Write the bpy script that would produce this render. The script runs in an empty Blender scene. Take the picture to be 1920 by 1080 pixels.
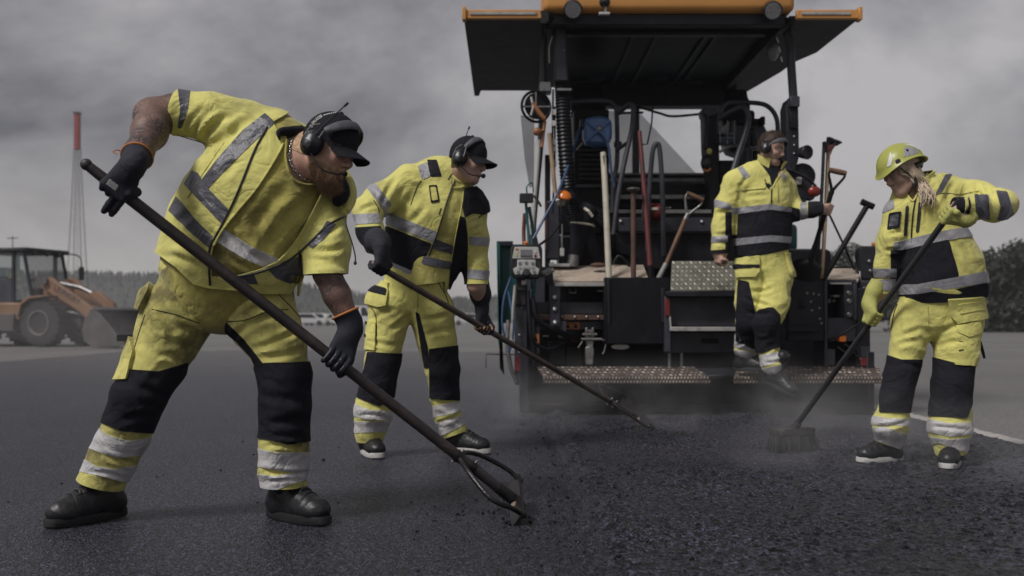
import bpy, bmesh, math, random
import numpy as np
from mathutils import Vector, Matrix
from mathutils.bvhtree import BVHTree

random.seed(7)
RNG = np.random.default_rng(7)
SC = bpy.context.scene
COL = SC.collection

# ------------------------------------------------------------------ camera
F, CX, HY, CZ = 1867.0, 960.0, 598.0, 0.75      # focal length in photo pixels, principal column, horizon row, eye height
cam_data = bpy.data.cameras.new('camera')
cam_data.sensor_width = 36.0
cam_data.lens = 36.0 * F / 1920.0
cam_data.shift_y = (HY - 540.0) / 1920.0
cam_data.clip_start = 0.05
cam_data.clip_end = 6000.0
cam_data.dof.use_dof = True
cam_data.dof.focus_distance = 4.1
cam_data.dof.aperture_fstop = 2.8
cam = bpy.data.objects.new('camera', cam_data)
cam.location = (0, 0, CZ)
cam.rotation_euler = (math.radians(90), 0, 0)
COL.objects.link(cam)
SC.camera = cam

# ------------------------------------------------------------------ world: overcast sky
SUN_EL, SUN_ROT = math.radians(50), math.radians(226)
SC.view_settings.view_transform = 'Standard'
SC.view_settings.look = 'None'
SC.view_settings.gamma = 1.0
SC.view_settings.use_curve_mapping = False
SC.view_settings.exposure = 0.22
SC.cycles.use_denoising = True
SC.cycles.max_bounces = 6
SC.cycles.volume_bounces = 1
SC.cycles.volume_step_rate = 2.0
SC.cycles.volume_max_steps = 128
SC.cycles.use_adaptive_sampling = True

world = bpy.data.worlds.new('World')
SC.world = world
world.use_nodes = True
wn, wl = world.node_tree.nodes, world.node_tree.links
wn.clear()
w_out = wn.new('ShaderNodeOutputWorld')
w_bg = wn.new('ShaderNodeBackground')
w_bg.inputs['Strength'].default_value = 0.1
w_sky = wn.new('ShaderNodeTexSky')
w_sky.sky_type = 'NISHITA'
w_sky.sun_disc = False
w_sky.sun_elevation = SUN_EL
w_sky.sun_rotation = SUN_ROT
w_sky.dust_density = 3.0
w_tc = wn.new('ShaderNodeTexCoord')
w_sep = wn.new('ShaderNodeSeparateXYZ')
wl.new(w_tc.outputs['Generated'], w_sep.inputs[0])
# cloud layer: direction projected on a curved deck, so clouds flatten towards the horizon
w_add = wn.new('ShaderNodeMath'); w_add.operation = 'ADD'; w_add.inputs[1].default_value = 0.55
w_abs = wn.new('ShaderNodeMath'); w_abs.operation = 'ABSOLUTE'
wl.new(w_sep.outputs['Z'], w_abs.inputs[0]); wl.new(w_abs.outputs[0], w_add.inputs[0])
w_dx = wn.new('ShaderNodeMath'); w_dx.operation = 'DIVIDE'
w_dy = wn.new('ShaderNodeMath'); w_dy.operation = 'DIVIDE'
wl.new(w_sep.outputs['X'], w_dx.inputs[0]); wl.new(w_add.outputs[0], w_dx.inputs[1])
wl.new(w_sep.outputs['Y'], w_dy.inputs[0]); wl.new(w_add.outputs[0], w_dy.inputs[1])
w_cmb = wn.new('ShaderNodeCombineXYZ')
wl.new(w_dx.outputs[0], w_cmb.inputs[0]); wl.new(w_dy.outputs[0], w_cmb.inputs[1])
w_cmb.inputs[2].default_value = 5.2
w_n1 = wn.new('ShaderNodeTexNoise')
w_n1.inputs['Scale'].default_value = 1.9
w_n1.inputs['Detail'].default_value = 7.0
w_n1.inputs['Roughness'].default_value = 0.60
w_n1.inputs['Distortion'].default_value = 0.25
wl.new(w_cmb.outputs[0], w_n1.inputs['Vector'])
w_ramp = wn.new('ShaderNodeValToRGB')
w_ramp.color_ramp.elements[0].position = 0.405
w_ramp.color_ramp.elements[0].color = (0.62, 0.605, 0.72, 1)
w_ramp.color_ramp.elements[1].position = 0.59
w_ramp.color_ramp.elements[1].color = (4.1, 3.93, 3.96, 1)
w_n2 = wn.new('ShaderNodeTexNoise')
w_n2.inputs['Scale'].default_value = 0.85; w_n2.inputs['Detail'].default_value = 3.0; w_n2.inputs['Distortion'].default_value = 0.5
wl.new(w_cmb.outputs[0], w_n2.inputs['Vector'])
w_ma = wn.new('ShaderNodeMath'); w_ma.operation = 'MULTIPLY_ADD'; w_ma.inputs[1].default_value = 0.55
w_mb = wn.new('ShaderNodeMath'); w_mb.operation = 'MULTIPLY'; w_mb.inputs[1].default_value = 0.45
wl.new(w_n2.outputs['Fac'], w_mb.inputs[0]); wl.new(w_n1.outputs['Fac'], w_ma.inputs[0]); wl.new(w_mb.outputs[0], w_ma.inputs[2])
wl.new(w_ma.outputs[0], w_ramp.inputs[0])
# warmer, paler band close to the horizon
w_hz = wn.new('ShaderNodeMapRange')
w_hz.inputs['From Min'].default_value = 0.0; w_hz.inputs['From Max'].default_value = 0.20
w_hz.inputs['To Min'].default_value = 0.6; w_hz.inputs['To Max'].default_value = 0.0
w_hz.interpolation_type = 'SMOOTHSTEP'
wl.new(w_abs.outputs[0], w_hz.inputs['Value'])
w_mix = wn.new('ShaderNodeMixRGB')
w_mix.inputs[2].default_value = (3.6, 3.42, 3.36, 1)
wl.new(w_hz.outputs[0], w_mix.inputs[0]); wl.new(w_ramp.outputs[0], w_mix.inputs[1])
w_m2 = wn.new('ShaderNodeMixRGB')
w_m2.inputs[0].default_value = 0.93
wl.new(w_sky.outputs[0], w_m2.inputs[1]); wl.new(w_mix.outputs[0], w_m2.inputs[2])
wl.new(w_m2.outputs[0], w_bg.inputs['Color'])
wl.new(w_bg.outputs[0], w_out.inputs['Surface'])

sun_data = bpy.data.lights.new('sun', 'SUN')
sun_data.energy = 2.3
sun_data.angle = math.radians(15)
sun_data.color = (1.0, 0.965, 0.92)
sun = bpy.data.objects.new('sun', sun_data)
# direction the light comes from (matches the sky's sun_rotation, measured from +Y towards +X)
sd = Vector((math.sin(SUN_ROT) * math.cos(SUN_EL), math.cos(SUN_ROT) * math.cos(SUN_EL), math.sin(SUN_EL)))
sun.rotation_euler = (-sd).to_track_quat('-Z', 'Y').to_euler()
sun.location = sd * 50
COL.objects.link(sun)

# ------------------------------------------------------------------ materials
MATS = {}
def nodes_of(name):
    m = bpy.data.materials.new(name)
    m.use_nodes = True
    return m, m.node_tree.nodes, m.node_tree.links, m.node_tree.nodes['Principled BSDF']

def mat(name, col, rough=0.6, metal=0.0, var=0.25, vscale=9.0, bump=0.15, bscale=70.0, dirt=None, dirt_scale=4.0,
        dirt_lo=0.52, dirt_hi=0.68, sheen=0.0, emit=None, rvar=0.1, stretch=None, alpha=None, trans=None, fold=0.0, spec=0.5):
    if name in MATS:
        return MATS[name]
    m, n, l, b = nodes_of(name)
    tc = n.new('ShaderNodeTexCoord')
    src = tc.outputs['Object']
    if stretch:
        mp = n.new('ShaderNodeMapping'); mp.inputs['Scale'].default_value = stretch
        l.new(src, mp.inputs[0]); src = mp.outputs[0]
    nz = n.new('ShaderNodeTexNoise')
    nz.inputs['Scale'].default_value = vscale; nz.inputs['Detail'].default_value = 6; nz.inputs['Roughness'].default_value = 0.62
    l.new(src, nz.inputs['Vector'])
    rp = n.new('ShaderNodeValToRGB')
    rp.color_ramp.elements[0].position = 0.3; rp.color_ramp.elements[1].position = 0.7
    rp.color_ramp.elements[0].color = tuple(c * (1 - var) for c in col) + (1,)
    rp.color_ramp.elements[1].color = tuple(min(1, c * (1 + var * 0.6)) for c in col) + (1,)
    l.new(nz.outputs['Fac'], rp.inputs[0])
    out = rp.outputs[0]
    if dirt:
        n2 = n.new('ShaderNodeTexNoise')
        n2.inputs['Scale'].default_value = dirt_scale; n2.inputs['Detail'].default_value = 8; n2.inputs['Roughness'].default_value = 0.68
        mp2 = n.new('ShaderNodeMapping'); mp2.inputs['Location'].default_value = (3.1, 7.7, 1.9)
        l.new(src, mp2.inputs[0]); l.new(mp2.outputs[0], n2.inputs['Vector'])
        mr = n.new('ShaderNodeMapRange')
        mr.inputs['From Min'].default_value = dirt_lo; mr.inputs['From Max'].default_value = dirt_hi
        mr.inputs['To Min'].default_value = 0.0; mr.inputs['To Max'].default_value = 0.85
        l.new(n2.outputs['Fac'], mr.inputs['Value'])
        mx = n.new('ShaderNodeMixRGB'); mx.inputs[2].default_value = tuple(dirt) + (1,)
        l.new(mr.outputs[0], mx.inputs[0]); l.new(out, mx.inputs[1])
        out = mx.outputs[0]
    l.new(out, b.inputs['Base Color'])
    b.inputs['Metallic'].default_value = metal
    if rvar:
        mr2 = n.new('ShaderNodeMapRange')
        mr2.inputs['To Min'].default_value = max(0.02, rough - rvar); mr2.inputs['To Max'].default_value = min(1, rough + rvar)
        l.new(nz.outputs['Fac'], mr2.inputs['Value']); l.new(mr2.outputs[0], b.inputs['Roughness'])
    else:
        b.inputs['Roughness'].default_value = rough
    if bump:
        n3 = n.new('ShaderNodeTexNoise'); n3.inputs['Scale'].default_value = bscale; n3.inputs['Detail'].default_value = 4
        l.new(src, n3.inputs['Vector'])
        bp = n.new('ShaderNodeBump'); bp.inputs['Strength'].default_value = bump; bp.inputs['Distance'].default_value = 0.01
        l.new(n3.outputs['Fac'], bp.inputs['Height']); l.new(bp.outputs[0], b.inputs['Normal'])
    b.inputs['Specular IOR Level'].default_value = spec
    if fold:
        n4 = n.new('ShaderNodeTexNoise'); n4.inputs['Scale'].default_value = 6.0; n4.inputs['Detail'].default_value = 2.2; n4.inputs['Roughness'].default_value = .5; n4.inputs['Distortion'].default_value = 1.6
        l.new(src, n4.inputs['Vector'])
        s1 = n.new('ShaderNodeMath'); s1.operation = 'SUBTRACT'; s1.inputs[1].default_value = .5; l.new(n4.outputs['Fac'], s1.inputs[0])
        s2 = n.new('ShaderNodeMath'); s2.operation = 'ABSOLUTE'; l.new(s1.outputs[0], s2.inputs[0])
        s3 = n.new('ShaderNodeMath'); s3.operation = 'POWER'; s3.inputs[1].default_value = .75; l.new(s2.outputs[0], s3.inputs[0])
        b2 = n.new('ShaderNodeBump'); b2.inputs['Strength'].default_value = fold; b2.inputs['Distance'].default_value = 0.03
        l.new(s3.outputs[0], b2.inputs['Height'])
        if bump: l.new(bp.outputs[0], b2.inputs['Normal'])
        l.new(b2.outputs[0], b.inputs['Normal'])
    if sheen:
        b.inputs['Sheen Weight'].default_value = sheen
    if emit:
        b.inputs['Emission Color'].default_value = tuple(emit[:3]) + (1,); b.inputs['Emission Strength'].default_value = emit[3]
    if alpha is not None:
        b.inputs['Alpha'].default_value = alpha
    if trans:
        b.inputs['Transmission Weight'].default_value = trans
    MATS[name] = m
    return m

# ------------------------------------------------------------------ object helpers
WLOC = {}
def new_mesh(name, v, f, m=None, smooth=True, sharp=None, fast=False):
    me = bpy.data.meshes.new(name)
    if isinstance(f, np.ndarray):
        k = f.shape[1]
        me.vertices.add(len(v)); me.vertices.foreach_set('co', np.asarray(v, np.float32).ravel())
        me.loops.add(f.size); me.loops.foreach_set('vertex_index', f.astype(np.int32).ravel())
        me.polygons.add(len(f))
        me.polygons.foreach_set('loop_start', np.arange(0, f.size, k, dtype=np.int32))
        me.polygons.foreach_set('loop_total', np.full(len(f), k, np.int32))
        me.update(calc_edges=True)
        me.validate()
    else:
        me.from_pydata([tuple(map(float, q)) for q in v], [], [list(map(int, q)) for q in f])
    if smooth:
        me.polygons.foreach_set('use_smooth', np.ones(len(me.polygons), bool))
        if sharp:
            me.set_sharp_from_angle(angle=math.radians(sharp))
    if m:
        me.materials.append(m)
    me.update()
    return me

def wloc(o):
    return WLOC.get(o.name, np.zeros(3)) if o is not None else np.zeros(3)

def link(o, parent=None, world=(0, 0, 0)):
    COL.objects.link(o)
    world = np.asarray(world, float)
    if parent is not None:
        o.parent = parent
        o.location = tuple(world - wloc(parent))
    else:
        o.location = tuple(world)
    WLOC[o.name] = world
    return o

def tag(o, label=None, cat=None, group=None, kind=None):
    if label: o['label'] = label
    if cat: o['category'] = cat
    if group: o['group'] = group
    if kind: o['kind'] = kind
    return o

def thing(name, loc, label, cat, group=None):
    o = bpy.data.objects.new(name, None)
    o.empty_display_size = 0.1
    link(o, None, loc)
    return tag(o, label, cat, group)

def obj(name, vf, m=None, parent=None, base=None, smooth=True, sharp=40, label=None):
    """one mesh object from world-space geometry; its origin is its parent's origin (or base)"""
    v, f = vf
    v = np.asarray(v, float)
    b = wloc(parent) if base is None else np.asarray(base, float)
    me = new_mesh(name, v - b, f, m, smooth, sharp)
    o = bpy.data.objects.new(name, me)
    link(o, parent, b)
    if label: o['label'] = label
    return o

def inst(name, me, loc, parent=None, rot=None, scale=None):
    o = bpy.data.objects.new(name, me)
    link(o, parent, loc)
    if rot is not None: o.rotation_euler = rot
    if scale is not None: o.scale = scale
    return o

# ------------------------------------------------------------------ geometry helpers (all world-space numpy)
def P(px, py, d):
    return np.array([(px - CX) / F * d, d, CZ - (py - HY) / F * d])

def unit(a):
    a = np.asarray(a, float); return a / max(1e-9, np.linalg.norm(a))

def merge(*vfs):
    V, Fc, o = [], [], 0
    for v, f in vfs:
        v = np.asarray(v, float); V.append(v)
        Fc.extend([[int(i) + o for i in q] for q in f]); o += len(v)
    return np.concatenate(V), Fc

def bm_out(bm):
    bm.verts.index_update()
    v = np.array([q.co[:] for q in bm.verts]); f = [[x.index for x in q.verts] for q in bm.faces]
    bm.free()
    return v, f

def box(lo, hi, bev=0.0, seg=1):
    bm = bmesh.new()
    bmesh.ops.create_cube(bm, size=1.0)
    lo = np.asarray(lo, float); hi = np.asarray(hi, float)
    for q in bm.verts:
        q.co = Vector(((q.co[0] + .5) * (hi[0] - lo[0]) + lo[0], (q.co[1] + .5) * (hi[1] - lo[1]) + lo[1], (q.co[2] + .5) * (hi[2] - lo[2]) + lo[2]))
    if bev:
        bmesh.ops.bevel(bm, geom=bm.edges[:], offset=bev, segments=seg, profile=0.5, affect='EDGES')
    return bm_out(bm)

def pbox(x0, y0, x1, y1, d0, d1, bev=0.006):
    """box whose near face spans the measured rectangle at distance d0 and which reaches back to d1"""
    a = P(x0, y1, d0); b = P(x1, y0, d0)
    return box((a[0], d0, a[2]), (b[0], d1, b[2]), bev)

def prism(pts, thick, bev=0.0):
    """closed 3-D outline given near thickness vector"""
    p = np.asarray(pts, float); n = len(p); t = np.asarray(thick, float)
    v = np.concatenate([p, p + t])
    f = [list(range(n))[::-1], list(range(n, 2 * n))]
    for i in range(n):
        j = (i + 1) % n
        f.append([i, j, n + j, n + i])
    bm = bmesh.new()
    bv = [bm.verts.new(q) for q in v]
    for q in f: bm.faces.new([bv[i] for i in q])
    bmesh.ops.recalc_face_normals(bm, faces=bm.faces[:])
    if bev:
        bmesh.ops.bevel(bm, geom=bm.edges[:], offset=bev, segments=1, profile=0.5, affect='EDGES', clamp_overlap=True)
    return bm_out(bm)

def pprism(pts, d0, d1, bev=0.0):
    return prism([P(x, y, d0) for x, y in pts], (0, d1 - d0, 0), bev)

def catmull(pts, n=8):
    p = np.asarray(pts, float)
    q = np.concatenate([[2 * p[0] - p[1]], p, [2 * p[-1] - p[-2]]])
    out = []
    for i in range(1, len(q) - 2):
        for k in range(n):
            t = k / n
            out.append(0.5 * ((2 * q[i]) + (-q[i - 1] + q[i + 1]) * t + (2 * q[i - 1] - 5 * q[i] + 4 * q[i + 1] - q[i + 2]) * t * t
                              + (-q[i - 1] + 3 * q[i] - 3 * q[i + 1] + q[i + 2]) * t ** 3))
    out.append(p[-1])
    return np.array(out)

def tube(pts, r, seg=10, smooth=0, caps=True, flat=None, up=None):
    p = np.asarray(pts, float)
    rr = np.broadcast_to(np.asarray(r, float), (len(p),)).copy()
    if smooth:
        q = catmull(np.column_stack([p, rr]), smooth); p, rr = q[:, :3], q[:, 3]
    n = len(p)
    t = np.gradient(p, axis=0); t /= np.maximum(1e-9, np.linalg.norm(t, axis=1))[:, None]
    a = np.array([0, 0, 1.0]) if abs(t[0][2]) < 0.9 else np.array([1.0, 0, 0])
    if up is not None: a = np.asarray(up, float)
    u = unit(a - t[0] * a.dot(t[0]))
    V = []
    ang = np.linspace(0, 2 * np.pi, seg, endpoint=False)
    for i in range(n):
        u = unit(u - t[i] * u.dot(t[i])); w = np.cross(t[i], u)
        fl = flat if flat else 1.0
        V.append(p[i] + rr[i] * (np.cos(ang)[:, None] * u * fl + np.sin(ang)[:, None] * w))
    V = np.concatenate(V)
    Fc = []
    for i in range(n - 1):
        for k in range(seg):
            k2 = (k + 1) % seg
            Fc.append([i * seg + k, i * seg + k2, (i + 1) * seg + k2, (i + 1) * seg + k])
    if caps:
        Fc.append(list(range(seg))[::-1]); Fc.append([(n - 1) * seg + k for k in range(seg)])
    return V, Fc

def lathe(prof, c, ax, seg=20):
    """prof: list of (radius, along); rotated about ax through c"""
    ax = unit(ax); a = np.array([0, 0, 1.0]) if abs(ax[2]) < 0.9 else np.array([1.0, 0, 0])
    u = unit(a - ax * a.dot(ax)); w = np.cross(ax, u)
    ang = np.linspace(0, 2 * np.pi, seg, endpoint=False)
    V = np.concatenate([np.asarray(c) + ax * h + r * (np.cos(ang)[:, None] * u + np.sin(ang)[:, None] * w) for r, h in prof])
    Fc = []
    for i in range(len(prof) - 1):
        for k in range(seg):
            k2 = (k + 1) % seg
            Fc.append([i * seg + k, i * seg + k2, (i + 1) * seg + k2, (i + 1) * seg + k])
    Fc.append(list(range(seg))[::-1]); Fc.append([(len(prof) - 1) * seg + k for k in range(seg)])
    return V, Fc

def torus(c, ax, R, r, seg=28, s2=8, a0=0, a1=2 * np.pi):
    ax = unit(ax); a = np.array([0, 0, 1.0]) if abs(ax[2]) < 0.9 else np.array([1.0, 0, 0])
    u = unit(a - ax * a.dot(ax)); w = np.cross(ax, u)
    V = []; full = abs(a1 - a0 - 2 * np.pi) < 1e-6
    A = np.linspace(a0, a1, seg, endpoint=not full); B = np.linspace(0, 2 * np.pi, s2, endpoint=False)
    for t in A:
        d = np.cos(t) * u + np.sin(t) * w
        V.append(np.asarray(c) + d * R + r * (np.cos(B)[:, None] * d + np.sin(B)[:, None] * ax))
    Fc = []
    for i in range(seg if full else seg - 1):
        j = (i + 1) % seg
        for k in range(s2):
            k2 = (k + 1) % s2
            Fc.append([i * s2 + k, j * s2 + k, j * s2 + k2, i * s2 + k2])
    return np.concatenate(V), Fc

def ellip(c, R, rad, n=10, m=16):
    """ellipsoid; R rows are the local axes"""
    V = [np.array([0, 0, 1.0])]
    for i in range(1, n):
        t = math.pi * i / n
        for k in range(m):
            a = 2 * math.pi * k / m
            V.append(np.array([math.sin(t) * math.cos(a), math.sin(t) * math.sin(a), math.cos(t)]))
    V.append(np.array([0, 0, -1.0]))
    V = np.array(V) * np.asarray(rad); V = V @ np.asarray(R) + np.asarray(c)
    Fc = []
    for k in range(m):
        Fc.append([0, 1 + k, 1 + (k + 1) % m])
        for i in range(n - 2):
            a = 1 + i * m
            Fc.append([a + k, a + m + k, a + m + (k + 1) % m, a + (k + 1) % m])
        a = 1 + (n - 2) * m
        Fc.append([a + k, len(V) - 1, a + (k + 1) % m])
    return V, Fc

def grid_faces(nu, nv):
    i = np.arange(nu - 1)[:, None] * nv + np.arange(nv - 1)[None, :]
    i = i.ravel()
    return np.stack([i, i + 1, i + nv + 1, i + nv], 1)

# ------------------------------------------------------------------ numpy noise
_perm = RNG.permutation(4096)
_gr = RNG.normal(size=(4096, 3)); _gr /= np.linalg.norm(_gr, axis=1)[:, None]
def gnoise(p):
    p = np.asarray(p, float); i = np.floor(p).astype(np.int64); f = p - i
    u = f * f * f * (f * (f * 6 - 15) + 10)
    out = 0
    for dx in (0, 1):
        for dy in (0, 1):
            for dz in (0, 1):
                h = _perm[(i[:, 0] + dx) & 4095]; h = _perm[(h + i[:, 1] + dy) & 4095]; h = _perm[(h + i[:, 2] + dz) & 4095]
                g = _gr[h]
                d = g[:, 0] * (f[:, 0] - dx) + g[:, 1] * (f[:, 1] - dy) + g[:, 2] * (f[:, 2] - dz)
                w = (u[:, 0] if dx else 1 - u[:, 0]) * (u[:, 1] if dy else 1 - u[:, 1]) * (u[:, 2] if dz else 1 - u[:, 2])
                out = out + w * d
    return out

def fbm(p, oct=4, gain=0.5):
    s, a = 0, 1.0
    for k in range(oct):
        s = s + a * gnoise(p * 2 ** k + 17.3 * k); a *= gain
    return s

# ------------------------------------------------------------------ signed-distance bodies: primitives, sparse sampling, surface nets
class Sdf:
    def __init__(s): s.pr = []
    def cap(s, a, b, ra, rb, k=0.03, sy=1.0, op=0):
        a = np.asarray(a, float); b = np.asarray(b, float); r = max(ra, rb)
        s.pr.append(('c', a, b, ra, rb, sy, k, op, np.minimum(a, b) - r, np.maximum(a, b) + r)); return s
    def ell(s, c, R, rad, k=0.02, op=0):
        c = np.asarray(c, float); r = max(rad)
        s.pr.append(('e', c, np.asarray(R, float), np.asarray(rad, float), 0, 0, k, op, c - r, c + r)); return s
    def rbox(s, c, R, half, rad, k=0.01, op=0):
        c = np.asarray(c, float); r = float(np.linalg.norm(half)) + rad
        s.pr.append(('b', c, np.asarray(R, float), np.asarray(half, float), rad, 0, k, op, c - r, c + r)); return s
    def chain(s, pts, k=0.03, sy=1.0, op=0):
        for (a, ra), (b, rb) in zip(pts[:-1], pts[1:]): s.cap(a, b, ra, rb, k, sy, op)
        return s
    def add(s, other): s.pr += other.pr; return s
    def grown(s, g):
        o = Sdf()
        for q in s.pr:
            q = list(q)
            if q[0] == 'c': q[3] += g; q[4] += g
            elif q[0] == 'e': q[3] = q[3] + g
            else: q[4] += g
            q[8] = q[8] - g; q[9] = q[9] + g
            o.pr.append(tuple(q))
        return o
    def ev(s, p, lo=None, hi=None):
        d = np.full(len(p), 1.0)
        for q in s.pr:
            if lo is not None and (np.any(q[8] > hi + 0.06) or np.any(q[9] < lo - 0.06)): continue
            if q[0] == 'c':
                pa = p - q[1]; ba = q[2] - q[1]
                if q[5] != 1.0:
                    pa = pa.copy(); pa[:, 1] *= q[5]; ba = ba.copy(); ba[1] *= q[5]
                t = np.clip(pa @ ba / max(1e-9, ba @ ba), 0, 1)
                e = pa - t[:, None] * ba
                x = np.sqrt(np.einsum('ij,ij->i', e, e)) - (q[3] + t * (q[4] - q[3]))
                if q[5] != 1.0: x = x / (0.5 + 0.5 * q[5])
            elif q[0] == 'e':
                pl = (p - q[1]) @ q[2].T
                a = pl / q[3]; k0 = np.sqrt(np.einsum('ij,ij->i', a, a)); a = a / q[3]; k1 = np.sqrt(np.einsum('ij,ij->i', a, a))
                x = np.where(k1 > 1e-6, k0 * (k0 - 1) / np.maximum(k1, 1e-6), -min(q[3]))
            else:
                pl = np.abs((p - q[1]) @ q[2].T) - q[3]
                x = np.linalg.norm(np.maximum(pl, 0), axis=1) + np.minimum(pl.max(1), 0) - q[4]
            k = q[6]
            if q[7] == 0:
                h = np.maximum(k - np.abs(d - x), 0) / k
                d = np.minimum(d, x) - h * h * k * 0.25
            else:
                h = np.maximum(k - np.abs(d + x), 0) / k
                d = np.maximum(d, -x) + h * h * k * 0.25
        return d

def sdf_mesh(S, h, B=12):
    lo = np.min([q[8] for q in S.pr if q[7] == 0], 0) - 3 * h
    hi = np.max([q[9] for q in S.pr if q[7] == 0], 0) + 3 * h
    nb = np.ceil((hi - lo) / (h * B)).astype(int)
    n = nb * B + 1
    V = np.full(n, 1.0, np.float32)
    ii = np.stack(np.meshgrid(*[np.arange(q) for q in nb], indexing='ij'), -1).reshape(-1, 3)
    cen = lo + (ii + 0.5) * B * h
    dc = S.ev(cen)
    act = np.abs(dc) < B * h * 0.87 * 1.45 + 0.012
    loc = np.stack(np.meshgrid(*[np.arange(B + 1)] * 3, indexing='ij'), -1).reshape(-1, 3)
    for b in ii[(~act) & (dc < 0)]:
        o = b * B
        V[o[0]:o[0] + B + 1, o[1]:o[1] + B + 1, o[2]:o[2] + B + 1] = -1
    for b in ii[act]:
        o = b * B
        p = lo + (o + loc) * h
        V[o[0]:o[0] + B + 1, o[1]:o[1] + B + 1, o[2]:o[2] + B + 1] = S.ev(p, p[0], p[-1]).reshape(B + 1, B + 1, B + 1)
    ins = V < 0
    c = np.zeros(np.array(V.shape) - 1, np.int8)
    for dx in (0, 1):
        for dy in (0, 1):
            for dz in (0, 1):
                c += ins[dx:n[0] - 1 + dx, dy:n[1] - 1 + dy, dz:n[2] - 1 + dz]
    cell = np.argwhere((c > 0) & (c < 8))
    idx = np.full(c.shape, -1, np.int32)
    idx[cell[:, 0], cell[:, 1], cell[:, 2]] = np.arange(len(cell))
    cor = np.array([[x, y, z] for x in (0, 1) for y in (0, 1) for z in (0, 1)])
    val = np.stack([V[cell[:, 0] + q[0], cell[:, 1] + q[1], cell[:, 2] + q[2]] for q in cor], 1)
    acc = np.zeros((len(cell), 3)); cnt = np.zeros(len(cell))
    for a in range(8):
        for b in range(a + 1, 8):
            if np.abs(cor[a] - cor[b]).sum() != 1: continue
            m = (val[:, a] < 0) != (val[:, b] < 0)
            t = val[m, a] / (val[m, a] - val[m, b])
            acc[m] += cor[a] + t[:, None] * (cor[b] - cor[a]); cnt[m] += 1
    vert = lo + (cell + acc / cnt[:, None]) * h
    faces = []
    for ax in range(3):
        s0 = [slice(None)] * 3; s1 = [slice(None)] * 3
        s0[ax] = slice(0, -1); s1[ax] = slice(1, None)
        A = ins[tuple(s0)]; Bq = ins[tuple(s1)]
        e = np.argwhere(A != Bq)
        u, w = (ax + 1) % 3, (ax + 2) % 3
        e = e[(e[:, u] > 0) & (e[:, w] > 0) & (e[:, u] < n[u] - 1) & (e[:, w] < n[w] - 1)]
        q = []
        for du, dw in ((-1, -1), (0, -1), (0, 0), (-1, 0)):
            g = e.copy(); g[:, u] += du; g[:, w] += dw
            q.append(idx[g[:, 0], g[:, 1], g[:, 2]])
        q = np.stack(q, 1)
        flip = ~A[e[:, 0], e[:, 1], e[:, 2]]
        q[flip] = q[flip][:, ::-1]
        faces.append(q)
    faces = np.concatenate(faces)
    faces = faces[(faces >= 0).all(1)]
    return vert, faces

def vnormals(v, f):
    t = f if f.shape[1] == 3 else np.concatenate([f[:, [0, 1, 2]], f[:, [0, 2, 3]]])
    n = np.cross(v[t[:, 1]] - v[t[:, 0]], v[t[:, 2]] - v[t[:, 0]])
    N = np.zeros_like(v)
    for k in range(3):
        for c in range(3):
            N[:, c] += np.bincount(t[:, k], n[:, c], len(v))
    return N / np.maximum(1e-12, np.linalg.norm(N, axis=1))[:, None]

def tris(f):
    f = np.asarray(f)
    return f if f.shape[1] == 3 else np.concatenate([f[:, [0, 1, 2]], f[:, [0, 2, 3]]])

def clip(v, t, s):
    """keep the part of triangle mesh where s > 0; v may carry extra columns"""
    s = np.where(np.abs(s) < 1e-7, 1e-7, s)
    ins = s > 0
    c = ins[t].sum(1)
    keep = t[c == 3]
    ed = []; newt = []
    one = t[c == 1]; two = t[c == 2]
    def rot(T, want):
        out = T.copy()
        for k in range(3):
            m = ins[T[:, k]] == want
            out[m] = np.stack([T[m, k], T[m, (k + 1) % 3], T[m, (k + 2) % 3]], 1)
        return out
    o1 = rot(one, True) if len(one) else one
    o2 = rot(two, False) if len(two) else two
    pairs = np.concatenate([o1[:, [0, 1]], o1[:, [0, 2]], o2[:, [0, 1]], o2[:, [0, 2]]]) if len(o1) + len(o2) else np.zeros((0, 2), int)
    if len(pairs):
        sp = np.sort(pairs, 1); key = sp[:, 0].astype(np.int64) * len(v) + sp[:, 1]
        uk, inv = np.unique(key, return_inverse=True)
        a = uk // len(v); b = uk % len(v)
        w = (s[a] / (s[a] - s[b]))[:, None]
        nv = v[a] + w * (v[b] - v[a])
        ids = len(v) + inv
        n1, n2 = len(o1), len(o2)
        e1, e2 = ids[:n1], ids[n1:2 * n1]
        g1, g2 = ids[2 * n1:2 * n1 + n2], ids[2 * n1 + n2:]
        T = [keep, np.stack([o1[:, 0], e1, e2], 1), np.stack([g1, o2[:, 1], o2[:, 2]], 1), np.stack([g1, o2[:, 2], g2], 1)]
        v = np.concatenate([v, nv]); keep = np.concatenate(T)
    used = np.unique(keep)
    mp = np.full(len(v), -1, np.int64); mp[used] = np.arange(len(used))
    return v[used], mp[keep]

def proj(v):
    d = np.maximum(v[:, 1], 0.1)
    return np.stack([CX + F * v[:, 0] / d, HY - F * (v[:, 2] - CZ) / d], 1)

def sd_poly(q, poly):
    """signed distance (inside positive) of points q to a closed outline"""
    poly = np.asarray(poly, float)
    d = np.full(len(q), 1e9); ins = np.zeros(len(q), bool)
    for i in range(len(poly)):
        a = poly[i]; b = poly[(i + 1) % len(poly)]
        ab = b - a; t = np.clip((q - a) @ ab / max(1e-9, ab @ ab), 0, 1)
        e = q - a - t[:, None] * ab
        d = np.minimum(d, np.einsum('ij,ij->i', e, e))
        c = ((a[1] > q[:, 1]) != (b[1] > q[:, 1]))
        with np.errstate(divide='ignore', invalid='ignore'):
            x = (b[0] - a[0]) * (q[:, 1] - a[1]) / (b[1] - a[1]) + a[0]
        ins ^= c & (q[:, 0] < x)
    return np.where(ins, 1, -1) * np.sqrt(d)

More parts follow.
